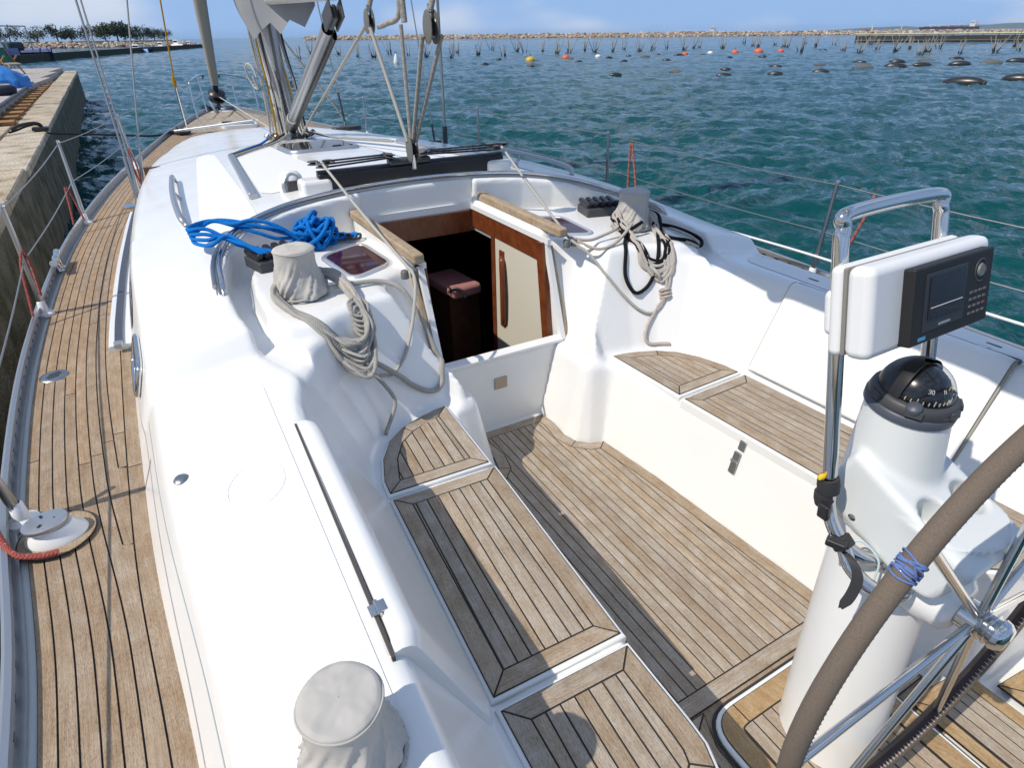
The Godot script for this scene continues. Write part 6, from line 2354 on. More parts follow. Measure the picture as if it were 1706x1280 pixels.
	b.tube(spline([Vector3(0, 0.085, -0.16), Vector3(0, 0.075, -0.08), Vector3(0, 0.078, 0.0), Vector3(0, 0.075, 0.08), Vector3(0, 0.085, 0.16)], 6), 0.024, 12)
	put(b, "horns", M.steel, cl)
	for s in [-1.0, 1.0]:
		b = MB.new()
		b.lathe([Vector2(0.035, 0.0), Vector2(0.02, 0.02), Vector2(0.019, 0.075)], Transform3D(Basis.IDENTITY, Vector3(0, 0, s * 0.045)), 12)
		put(b, "leg", M.steel, cl)
	# filler cap
	var fc := thing("deck_filler_cap", "round steel filler cap flush in the port teak deck", "filler cap", Vector3(-2.215, 0.626, -3.46))
	b = MB.new()
	b.lathe([Vector2(0.066, 0.0), Vector2(0.062, 0.006), Vector2(0.05, 0.007), Vector2(0.0, 0.007)], Transform3D.IDENTITY, 28)
	put(b, "cap", M.steel_dull, fc)
	for k in 3:
		b = MB.new()
		b.box(Vector3(0, 0.0078, (k - 1) * 0.022), Vector3(0.07 - absf(k - 1) * 0.02, 0.0022, 0.008), Basis(Vector3.UP, 0.4))
		put(b, "grip_rib", M.charcoal, fc)
	# pulpit, bow roller and anchor
	var pp := thing("bow_pulpit", "steel tube pulpit round the bow", "pulpit")
	for s in [-1.0, 1.0]:
		b = MB.new()
		b.tube(spline([Vector3(s * 0.56, 0.79, -13.6), Vector3(s * 0.55, 1.32, -13.72), Vector3(s * 0.50, 1.42, -13.9), Vector3(s * 0.30, 1.46, -14.7), Vector3(s * 0.16, 1.46, -15.15), Vector3(s * 0.16, 1.38, -15.3)], 7), 0.017, 8)
		put(b, "top_rail", M.steel, pp)
		line(Vector3(s * 0.30, 0.82, -14.5), Vector3(s * 0.30, 1.46, -14.7), 0.015, "upright", M.steel, pp)
		line(Vector3(s * 0.55, 1.08, -13.68), Vector3(s * 0.24, 1.14, -14.95), 0.011, "mid_rail", M.steel, pp)
	var an := thing("anchor", "galvanised anchor stowed on the bow roller", "anchor", Vector3(-0.14, 0.84, -15.0))
	b = MB.new()
	b.box(Vector3(0, 0.03, 0.2), Vector3(0.04, 0.07, 0.8), Basis(Vector3(1, 0, 0), 0.15), 0.01)
	put(b, "shank", M.alu, an)
	for s in [-1.0, 1.0]:
		b = MB.new()
		b.quad(Vector3(0, -0.02, -0.25), Vector3(s * 0.24, 0.04, 0.02), Vector3(s * 0.13, 0.10, 0.16), Vector3(0, 0.02, 0.05))
		b.quad(Vector3(0, -0.05, -0.25), Vector3(s * 0.24, 0.01, 0.02), Vector3(s * 0.13, 0.07, 0.16), Vector3(0, -0.01, 0.05))
		put(b, "fluke", M.alu, an)
	# dark mooring gear at the coachroof's forward port corner
	var ml := thing("bow_cleat", "black cleat and fairlead with mooring line at the port bow", "cleat", Vector3(-0.98, 0.72, -12.0))
	b = MB.new()
	b.box(Vector3(0, 0.05, 0), Vector3(0.20, 0.06, 0.3), Basis(Vector3.UP, 0.5), 0.02)
	put(b, "body", M.black, ml)
	b = MB.new()
	b.tube(spline([Vector3(-0.02, 0.10, -0.2), Vector3(0, 0.12, 0), Vector3(0.02, 0.10, 0.2)], 5), 0.03, 8)
	put(b, "horns", M.charcoal, ml)
	rope([Vector3(-1.0, 0.76, -12.0), Vector3(-1.5, 0.66, -12.6), Vector3(-2.2, 0.50, -13.3), Vector3(-2.85, 0.52, -13.9), Vector3(-3.07, 0.80, -14.1), Vector3(-3.25, 0.80, -14.2), Vector3(-3.42, 0.755, -14.0), Vector3(-3.5, 0.75, -13.8)], 0.016, M.rope_black, "mooring_line", "dark mooring line from the port bow to the quay edge")
	line(Vector3(-1.1, 0.90, -10.95), Vector3(0.05, 1.03, -10.45), 0.022, "spare_pole", M.alu, null)
	tag(get_child(get_child_count() - 1), "grey pole lying across the front of the coachroof", "pole")
	# sail track line ahead: genoa lead on the starboard shoulder
	var tb := thing("deck_organiser", "dark sheave box on the starboard coachroof shoulder ahead of the hatch", "pulley block", Vector3(1.13, roof_y(1.13, -9.6) - 0.01, -9.6))
	b = MB.new()
	b.box(Vector3(0, 0.04, 0), Vector3(0.42, 0.06, 0.14), Basis(Vector3.UP, 0.2), 0.015)
	put(b, "body", M.charcoal, tb)
	b = MB.new()
	b.lathe([Vector2(0.0, 0.10), Vector2(0.05, 0.095), Vector2(0.055, 0.06)], Transform3D(Basis.IDENTITY, Vector3(-0.1, 0.0, 0)), 12)
	put(b, "sheave", M.steel_dull, tb)

# ------------------------------------------------------------------ sea and what lies on it
func sea_and_far() -> void:
	sea()
	floats()
	breakwater()
	far_ships()
	left_shore()

func sea() -> void:
	# one sheet to the horizon: fine near and in front, coarse behind
	var angs := PackedFloat32Array()
	var a := -78.0
	while a < 84.0:
		angs.append(deg_to_rad(a)); a += 0.235
	while a < 282.0:
		angs.append(deg_to_rad(a)); a += 6.0
	angs.append(deg_to_rad(282.0))
	var rad := PackedFloat32Array([0.0])
	var r := 2.2
	while r < 14000.0:
		rad.append(r)
		r *= 1.0125 if r < 260.0 else (1.03 if r < 1500.0 else 1.12)
	var w1 := noise(81, 0.22, 2); var w2 := noise(82, 0.56, 3); var w3 := noise(83, 1.9, 2)
	var b := MB.new()
	var m := angs.size()
	var ctr := Vector3(-1.5, 0, 0)
	for i in rad.size():
		var rr := rad[i]
		var f1 := clampf(1.0 - (rr - 300.0) / 400.0, 0.0, 1.0)
		var f2 := clampf(1.0 - (rr - 90.0) / 120.0, 0.0, 1.0)
		var f3 := clampf(1.0 - (rr - 18.0) / 40.0, 0.0, 1.0)
		for k in m:
			var an := angs[k]
			var x := ctr.x + rr * sin(an); var z := -rr * cos(an)
			# crests run roughly across the wind, so stretch the field one way
			var u := x * 0.80 + z * 0.60; var v := -x * 0.60 + z * 0.80
			var h := 0.0
			if f1 > 0.0 and (k < m - 36):
				var n1 := w1.get_noise_2d(u * 0.55, v * 1.25)
				h += f1 * 0.13 * n1
				if f2 > 0.0:
					var n2 := w2.get_noise_2d(u * 0.6 + n1 * 0.8, v * 1.3)
					h += f2 * (0.165 * (1.0 - 2.0 * absf(n2)) - 0.08)
				if f3 > 0.0: h += f3 * 0.034 * w3.get_noise_2d(u, v * 1.4)
			b.v.append(Vector3(x, WATER + h, z))
			b.uv.append(Vector2(x, z))
	b.n.resize(b.v.size())
	for i in rad.size():
		for k in m:
			var q := i * m + k
			var du := b.v[i * m + (k + 1) % m] - b.v[i * m + (k - 1 + m) % m]
			var dv := b.v[mini(i + 1, rad.size() - 1) * m + k] - b.v[maxi(i - 1, 0) * m + k]
			var nn := dv.cross(du)
			if nn.y < 0: nn = -nn
			b.n[q] = nn.normalized() if nn.length_squared() > 1e-14 else Vector3.UP
	for i in rad.size() - 1:
		for k in m - 1:
			var q := i * m + k
			b.ix.append_array(PackedInt32Array([q, q + m, q + 1, q + 1, q + m, q + m + 1]))
	var o := put(b, "sea", M.water)
	tag(o, "", "", "", "structure")

func ranks(a: Array) -> Array:
	# place of each spot counted from the left as seen from the cockpit
	var out := []
	for i in a.size():
		var k := 1
		var t := atan2(a[i][0] + 1.5, -a[i][1])
		for j in a.size():
			if atan2(a[j][0] + 1.5, -a[j][1]) < t: k += 1
		out.append(k)
	return out

func ordinal(k: int) -> String:
	var small := ["first", "second", "third", "fourth", "fifth", "sixth", "seventh", "eighth", "ninth", "tenth", "eleventh", "twelfth", "thirteenth", "fourteenth", "fifteenth", "sixteenth", "seventeenth", "eighteenth", "nineteenth"]
	var tens := ["", "", "twent", "thirt", "fort", "fift"]
	if k < 20: return small[k - 1]
	if k % 10 == 0: return tens[k / 10] + "ieth"
	return tens[k / 10] + "y-" + small[k % 10 - 1]

func floats() -> void:
	# mussel-farm stakes: bundles of poles leaning apart
	var spots := [[20.8, -101.2], [27.0, -119.7], [30.7, -114.9], [29.7, -102.2], [30.6, -97.0], [39.3, -114.4], [37.5, -101.2], [37.2, -92.9], [37.4, -85.2], [48.8, -107.0], [46.3, -94.4], [65.8, -126.3], [46.1, -85.9], [61.3, -108.3], [58.0, -99.8], [64.1, -104.0], [57.5, -89.3], [62.5, -93.4], [71.0, -100.6], [65.0, -89.7], [71.1, -93.2], [80.4, -101.3], [73.8, -89.1], [80.2, -93.3], [91.0, -101.5], [83.2, -88.4], [93.4, -97.0], [97.7, -99.5], [96.1, -92.0], [137.4, -123.7], [115.2, -101.5], [102.8, -89.6], [122.0, -101.2], [113.1, -92.1], [109.1, -88.0], [84.9, -66.2], [141.8, -109.0], [115.5, -86.7], [131.6, -94.3], [93.3, -65.2], [84.4, -56.8], [134.1, -87.6], [101.6, -65.2], [94.2, -57.7], [110.5, -65.2], [82.2, -47.3], [91.3, -51.6], [112.4, -61.7], [88.8, -46.3], [95.5, -45.6], [128.4, -58.6], [104.8, -46.9]]
	rng.seed = 12
	var wood := mat(lin(0.34, 0.31, 0.27), 0.9)
	var dark := mat(lin(0.03, 0.028, 0.027), 0.9)
	var protos := []
	for v in 6:
		var b := MB.new(); var d := MB.new()
		for k in rng.randi_range(4, 7):
			var an := rng.randf() * TAU
			var ln := rng.randf_range(1.2, 2.3)
			var lean := rng.randf_range(0.15, 0.75)
			var foot := Vector3(rng.randf_range(-0.25, 0.25), -0.6, rng.randf_range(-0.25, 0.25))
			var tip := foot + Vector3(cos(an) * lean * ln, ln + 0.6, sin(an) * lean * ln)
			var mid := foot.lerp(tip, 0.45)
			b.tube(PackedVector3Array([mid, tip]), 0.055, 5, 0.04)
			d.tube(PackedVector3Array([foot, mid]), 0.07, 5, 0.058)
		protos.append([b.mesh(), d.mesh()])
	var order := ranks(spots)
	for i in spots.size():
		var n := thing("mussel_stakes", "bundle of leaning grey stakes in the sea, %s from the left of the stake field" % ordinal(order[i]), "stakes", Vector3(spots[i][0], WATER, spots[i][1]), "mussel farm stakes standing in the sea")
		n.rotation.y = rng.randf() * TAU
		var p: Array = protos[i % 6]
		for j in 2:
			var o := MeshInstance3D.new()
			o.name = ["dry_poles", "wet_poles"][j]
			o.mesh = p[j]
			o.material_override = [wood, dark][j]
			n.add_child(o)
	# black plastic floats lying in rows
	var fl := [[39.4, -20.3, 2.29], [44.7, -19.8, 2.01], [50.6, -33.8, 1.68], [54.1, -33.2, 1.82], [57.4, -32.9, 1.62], [61.4, -32.0, 1.77], [65.3, -31.4, 1.77], [70.4, -31.6, 1.89], [43.3, -32.3, 1.33], [39.1, -32.9, 1.15], [52.7, -39.3, 1.07], [47.5, -39.8, 1.14], [34.9, -33.8, 1.19], [40.8, -39.2, 0.98], [35.6, -39.4, 1.08], [29.7, -39.4, 1.01], [59.1, -39.8, 1.31], [62.5, -38.2, 1.49], [66.6, -37.8, 1.56], [72.5, -38.1, 1.42], [31.2, -63.0, 0.85], [38.8, -74.0, 0.84], [33.2, -57.2, 0.74], [41.5, -60.7, 0.89], [45.8, -58.3, 0.83], [57.3, -71.7, 0.84], [55.8, -66.5, 1.41], [51.1, -57.5, 1.01], [63.1, -72.4, 0.78], [63.1, -68.3, 1.5], [66.7, -67.7, 1.15], [60.8, -57.4, 0.93], [66.2, -57.2, 1.06], [94.6, -69.7, 1.31], [45.9, -68.8, 1.0], [51.5, -68.4, 1.04]]
	var bm := [mat(lin(0.022, 0.022, 0.024), 0.32), mat(lin(0.045, 0.043, 0.04), 0.5), mat(lin(0.10, 0.095, 0.088), 0.7)]
	var forder := ranks(fl)
	for i in fl.size():
		var big: bool = fl[i][2] > 1.9
		var lab := "black plastic float, %s from the left among the floats off the starboard side" % ordinal(forder[i])
		if i == 0: lab = "largest black float, nearest the yacht on the right"
		if i == 1: lab = "black float cut by the right edge of the picture"
		var n := thing("mussel_float", lab, "float", Vector3(fl[i][0], WATER, fl[i][1]), "black mussel farm floats")
		var view := atan2(fl[i][0] + 1.5, -fl[i][1])
		n.rotation = Vector3(0, -view + rng.randf_range(-0.3, 0.3), rng.randf_range(-0.05, 0.05))
		var L: float = fl[i][2] * 0.9; var R := clampf(L * 0.19, 0.2, 0.36)
		var b := MB.new()
		var prof := []
		for k in 13:
			var t := k / 12.0
			var rr := R * pow(maxf(sin(PI * clampf(t * 0.94 + 0.03, 0, 1)), 0.0), 0.45)
			prof.append(Vector2(rr, (t - 0.5) * L))
		b.lathe(prof, Transform3D(Basis(Vector3(0, 0, 1), PI / 2), Vector3(0, R * 0.10, 0)), 16)
		put(b, "shell", bm[0] if i % 4 != 2 else bm[2], n)
		b = MB.new()
		for s in [-1.0, 1.0]:
			b.lathe([Vector2(R * 0.45, 0.0), Vector2(R * 0.5, L * 0.05), Vector2(R * 0.3, L * 0.07)], Transform3D(Basis(Vector3(0, 0, 1), -s * PI / 2), Vector3(s * L * 0.46, R * 0.02, 0)), 10)
		put(b, "end_lug", bm[1], n)
	var bu := [[40.5, -69.3, 1.13, "yellow"], [47.9, -72.7, 1.05, "orange"], [53.3, -73.1, 0.82, "white"], [73.2, -72.6, 0.83, "white"], [67.1, -71.4, 0.89, "orange"], [77.4, -71.8, 1.07, "orange"], [81.6, -71.1, 1.42, "orange"], [85.9, -70.6, 1.01, "orange"], [25.3, -73.4, 0.5, "white"]]
	var bl := ["yellow buoy left of the orange ones among the floats", "orange buoy nearest the yellow buoy", "left white buoy among the floats right of the yellow buoy", "right white buoy between orange buoys", "orange buoy left of the right white buoy", "orange buoy, first of the three at the right of the row", "largest orange buoy, middle of the three at the right of the row", "orange buoy at the right end of the row", "white pear-shaped buoy seen behind the mainsheet ropes"]
	var bc := {"yellow": mat(lin(0.65, 0.38, 0.02), 0.5), "orange": mat(lin(0.62, 0.13, 0.05), 0.5), "white": mat(lin(0.75, 0.75, 0.74), 0.4)}
	for i in bu.size():
		var R: float = bu[i][2] * 0.5
		var n := thing("mooring_buoy", bl[i], "buoy", Vector3(bu[i][0], WATER, bu[i][1]), "coloured buoys in the mussel farm")
		var b := MB.new()
		if i == 8:
			b.lathe([Vector2(0.0, -0.4), Vector2(R * 1.2, -0.1), Vector2(R * 1.3, 0.15), Vector2(R * 0.9, 0.55), Vector2(R * 0.35, 0.95), Vector2(0.0, 1.05)], Transform3D.IDENTITY, 16)
		else:
			b.lathe([Vector2(0.0, -R * 0.6), Vector2(R * 0.8, -R * 0.4), Vector2(R, 0.0), Vector2(R * 0.85, R * 0.45), Vector2(R * 0.45, R * 0.68), Vector2(R * 0.12, R * 0.74), Vector2(R * 0.1, R * 0.95), Vector2(0, R)], Transform3D.IDENTITY, 16)
		put(b, "body", bc[bu[i][3]], n)
		b = MB.new()
		var ey := PackedVector3Array()
		for k in 9: ey.append(Vector3(0.09 * cos(TAU * k / 8.0), (1.1 if i == 8 else R * 1.05) + 0.09 * sin(TAU * k / 8.0), 0))
		b.tube(ey, 0.03, 5)
		put(b, "eye", bm[1], n)
	# long floating barrier in front of the breakwater
	var fb := thing("floating_barrier", "long dark floating barrier with a pale yellow pipe on top, right of the stakes", "barrier")
	var A := Vector3(168, WATER, -114); var B := Vector3(190, WATER, -70); var C := Vector3(215, WATER, -20)
	for seg in [[A, B], [B, C]]:
		var p: Vector3 = seg[0]; var q: Vector3 = seg[1]
		line(p + Vector3(0, 1.75, 0), q + Vector3(0, 1.75, 0), 0.16, "pipe", mat(lin(0.52, 0.50, 0.28), 0.6), fb, 8)
		line(p + Vector3(0, 0.25, 0), q + Vector3(0, 0.25, 0), 0.3, "pontoon", bm[1], fb, 8)
		for k in 16:
			var c := p.lerp(q, k / 16.0)
			line(c + Vector3(0, -0.5, 0), c + Vector3(0, 1.75, 0), 0.09, "post", bm[1], fb, 5)
			var bb := MB.new()
			var d := (q - p) / 16.0
			bb.quad(c + Vector3(0, 0.3, 0), c + d + Vector3(0, 0.3, 0), c + d + Vector3(0, 1.35, 0), c + Vector3(0, 1.35, 0))
			bb.quad(c + Vector3(0.05, 0.3, 0.05), c + Vector3(0.05, 1.35, 0.05), c + d + Vector3(0.05, 1.35, 0.05), c + d + Vector3(0.05, 0.3, 0.05))
			put(bb, "netting", bm[1], fb)

func rock_mesh(seed_: int) -> ArrayMesh:
	rng.seed = seed_
	var b := MB.new()
	var ring := []
	for i in 4:
		var r := PackedVector3Array()
		var rad: float = [0.15, 0.9, 0.95, 0.4][i]
		for k in 7:
			var an := TAU * (k % 6) / 6.0
			var j := rng.randf_range(0.8, 1.15) if k < 6 else 0.0
			var p := Vector3(cos(an) * rad * j, [-0.6, -0.35, 0.3, 0.62][i] * rng.randf_range(0.8, 1.1), sin(an) * rad * j)
			if k == 6: p = r[0]
			r.append(p)
		ring.append(r)
	for i in 3:
		for k in 6: b.quad(ring[i][k], ring[i][k + 1], ring[i + 1][k + 1], ring[i + 1][k])
	for k in range(1, 5): b.tri(ring[3][0], ring[3][k], ring[3][k + 1])
	for k in b.n.size():
		if b.n[k].dot(b.v[k]) < 0: b.n[k] = -b.n[k]
	return b.mesh()

func rocks(called: String, path: Array, height0: float, height1: float, half: float, size: float, count: int, seed_: int, cols: Array) -> void:
	var root := Node3D.new()
	root.name = numbered(called)
	add_child(root)
	var pts := spline(path, 10)
	# core of the mound
	var b := MB.new()
	var rows := []
	for i in pts.size():
		var d := (pts[mini(i + 1, pts.size() - 1)] - pts[maxi(i - 1, 0)]).normalized()
		var s := d.cross(Vector3.UP)
		var height := lerpf(height0, height1, float(i) / pts.size())
		rows.append(PackedVector3Array([pts[i] - s * half + Vector3(0, -1.0, 0), pts[i] - s * half * 0.35 + Vector3(0, height * 0.8, 0), pts[i] + s * half * 0.35 + Vector3(0, height * 0.8, 0), pts[i] + s * half + Vector3(0, -1.0, 0)]))
	b.grid(rows)
	put(b, "core", mat(lin(0.20, 0.17, 0.14), 0.95), root)
	tag(root, "", "", "", "")
	for c in cols.size():
		var mm := MultiMesh.new()
		mm.transform_format = MultiMesh.TRANSFORM_3D
		mm.mesh = rock_mesh(seed_ + c)
		rng.seed = seed_ * 7 + c
		var n := count / cols.size()
		mm.instance_count = n
		for k in n:
			var t := rng.randf() * (pts.size() - 1.001)
			var i := int(t)
			var p := pts[i].lerp(pts[i + 1], t - i)
			var d := (pts[i + 1] - pts[i]).normalized()
			var s := d.cross(Vector3.UP)
			var o := rng.randf_range(-1.0, 1.0)
			var height := lerpf(height0, height1, t / pts.size())
			p += s * o * half + Vector3(0, (1.0 - absf(o)) * height * 1.05 - 0.3 + rng.randf_range(-0.3, 0.5), 0)
			var sz := size * rng.randf_range(0.55, 1.4) * lerpf(1.0, clampf(height1 / height0 * 1.3, 0.4, 1.0), t / pts.size())
			mm.set_instance_transform(k, Transform3D(Basis.from_euler(Vector3(rng.randf() * 1.0, rng.randf() * TAU, rng.randf() * 1.0)).scaled(Vector3(sz, sz * 0.8, sz)), p))
		var mi := MultiMeshInstance3D.new()
		mi.multimesh = mm
		mi.name = "boulders"
		mi.material_override = cols[c]
		mi.set_meta("kind", "stuff")
		root.add_child(mi, true)

func breakwater() -> void:
	var cols := [mat(lin(0.42, 0.35, 0.27), 0.95), mat(lin(0.30, 0.25, 0.20), 0.95), mat(lin(0.50, 0.44, 0.36), 0.95), mat(lin(0.24, 0.15, 0.11), 0.95)]
	rocks("breakwater", [Vector3(170, WATER, -735), Vector3(300, WATER, -560), Vector3(390, WATER, -420), Vector3(455, WATER, -300), Vector3(490, WATER, -190), Vector3(505, WATER, -60)], 3.4, 1.3, 6.0, 1.3, 5600, 101, cols)
	tag(get_node("breakwater"), "long low breakwater of tan boulders across the bay", "breakwater")
	rocks("shore_embankment", [Vector3(-70, WATER, -300), Vector3(-30, WATER, -330), Vector3(0, WATER, -352), Vector3(30, WATER, -392)], 1.7, 1.2, 6.0, 0.75, 2000, 131, cols)
	tag(get_node("shore_embankment"), "bank of tan boulders below the trees behind the jetty", "embankment")

func far_ships() -> void:
	var defs := [
		[Vector3(2251, WATER, -1298), Vector3(2325, WATER, -1161), 9.0, lin(0.03, 0.032, 0.06), lin(0.30, 0.06, 0.05), true, "bulk carrier with dark hull and white bridge aft, on the horizon at right"],
		[Vector3(1761, WATER, -1912), Vector3(1874, WATER, -1800), 4.0, lin(0.26, 0.05, 0.045), lin(0.20, 0.04, 0.04), true, "red hulled ship with white bridge on the horizon beyond the breakwater"],
		[Vector3(2492, WATER, -1668), Vector3(2518, WATER, -1629), 4.0, lin(0.30, 0.10, 0.08), lin(0.2, 0.05, 0.05), false, "small red and white ship between the two larger ones"],
		[Vector3(2555, WATER, -1569), Vector3(2568, WATER, -1549), 4.5, lin(0.55, 0.50, 0.48), lin(0.3, 0.1, 0.1), false, "small pale ship just left of the bulk carrier"]]
	for q in defs:
		var a: Vector3 = q[0]; var c: Vector3 = q[1]
		var L := (c - a).length()
		var n := thing("cargo_ship", q[6], "ship", a, "ships far out on the horizon")
		n.rotation.y = -atan2(c.z - a.z, c.x - a.x)
		var H: float = q[2]
		var b := MB.new()
		var bw := L * 0.085
		var pg := PackedVector2Array([Vector2(-L * 0.03, 0), Vector2(L * 0.05, -bw), Vector2(L * 0.97, -bw), Vector2(L, -bw * 0.7), Vector2(L, bw * 0.7), Vector2(L * 0.97, bw), Vector2(L * 0.05, bw)])
		b.slab(pg, 2.0, H)
		put(b, "hull", mat(q[3], 0.7), n)
		b = MB.new()
		b.slab(pg, -2.0, 2.6, 0.0)
		put(b, "boot_top", mat(q[4], 0.7), n)
		var white := mat(lin(0.72, 0.70, 0.66), 0.6)
		b = MB.new()
		b.box(Vector3(L * 0.875, H + 6.0, 0), Vector3(L * 0.09, 12.0, bw * 1.7)); b.box(Vector3(L * 0.865, H + 13.0, 0), Vector3(L * 0.06, 3.0, bw * 2.0))
		put(b, "bridge", white, n)
		b = MB.new()
		b.box(Vector3(L * 0.93, H + 9.0, 0), Vector3(L * 0.035, 12.0, bw * 0.6))
		put(b, "funnel", mat(lin(0.55, 0.4, 0.3), 0.6), n)
		b = MB.new()
		b.tube(PackedVector3Array([Vector3(L * 0.87, H + 14, 0), Vector3(L * 0.87, H + 21, 0)]), 0.5, 6)
		put(b, "mast", white, n)
		if q[5]:
			for k in 4:
				b = MB.new()
				var x := L * (0.14 + 0.17 * k)
				b.tube(PackedVector3Array([Vector3(x, H, 0), Vector3(x, H + 8.5, 0)]), 0.9, 6)
				b.tube(PackedVector3Array([Vector3(x, H + 7.5, 0), Vector3(x + L * 0.12, H + 4.5, 0)]), 0.5, 6)
				put(b, "crane", white, n)
			for k in 5:
				b = MB.new()
				b.box(Vector3(L * (0.10 + 0.145 * k), H + 0.7, 0), Vector3(L * 0.10, 1.5, bw * 1.2))
				put(b, "hatch_cover", mat(lin(0.20, 0.07, 0.06), 0.7), n)
	# far coast
	var b := MB.new()
	var hn := noise(95, 0.00045, 3)
	var rows := []
	for i in 60:
		var t := i / 59.0
		var an := lerpf(deg_to_rad(52), deg_to_rad(86), t)
		var d := Vector3(sin(an), 0, -cos(an))
		var h := clampf((t - 0.02) * 5.0, 0, 1) * 0.6 * (70.0 + 60.0 * hn.get_noise_2d(t * 9000.0, 0.0) + 50.0 * smoothstep(0.25, 0.5, t))
		rows.append(PackedVector3Array([d * 9000.0 + Vector3(0, -2, 0), d * 9300.0 + Vector3(0, h * 0.6, 0), d * 9800.0 + Vector3(0, h, 0), d * 11000.0 + Vector3(0, h * 0.8, 0)]))
	b.grid(rows)
	var o := put(b, "hills", mat(lin(0.10, 0.115, 0.08), 1.0))
	tag(o, "", "", "", "structure")

func tree(at: Vector3, h: float, w: float, label: String, seed_: int) -> void:
	var n := thing("tree", label, "tree", at, "trees on the far shore")
	rng.seed = seed_
	var b := MB.new()
	b.tube(PackedVector3Array([Vector3(0, -0.3, 0), Vector3(0.1, h * 0.35, 0), Vector3(0, h * 0.6, 0)]), h * 0.045, 6, h * 0.02)
	for k in 4:
		var an := k * 1.7
		b.tube(PackedVector3Array([Vector3(0.05, h * 0.35, 0), Vector3(cos(an) * w * 0.3, h * 0.65, sin(an) * w * 0.3)]), h * 0.02, 5, h * 0.008)
	put(b, "trunk", M.bark, n)
	b = MB.new()
	var lumps := []
	for k in 11: lumps.append([Vector3(rng.randf_range(-0.42, 0.42) * w, h * rng.randf_range(0.32, 0.78), rng.randf_range(-0.42, 0.42) * w), w * rng.randf_range(0.17, 0.28)])
	for k in 1100:
		var l: Array = lumps[rng.randi() % lumps.size()]
		var d: Vector3 = Vector3(rng.randfn(), rng.randfn() * 0.75, rng.randfn()).normalized() * l[1] * pow(rng.randf(), 0.35)
		var p: Vector3 = l[0] + d
		var s := h * rng.randf_range(0.04, 0.085)
		var u := Vector3(rng.randfn(), rng.randfn(), rng.randfn()).normalized() * s
		var v := Vector3(rng.randfn(), rng.randfn(), rng.randfn()).normalized() * s
		b.tri(p - u, p + u, p + v)
	put(b, "crown", M.leaf if seed_ % 2 == 0 else M.leaf_dark, n)

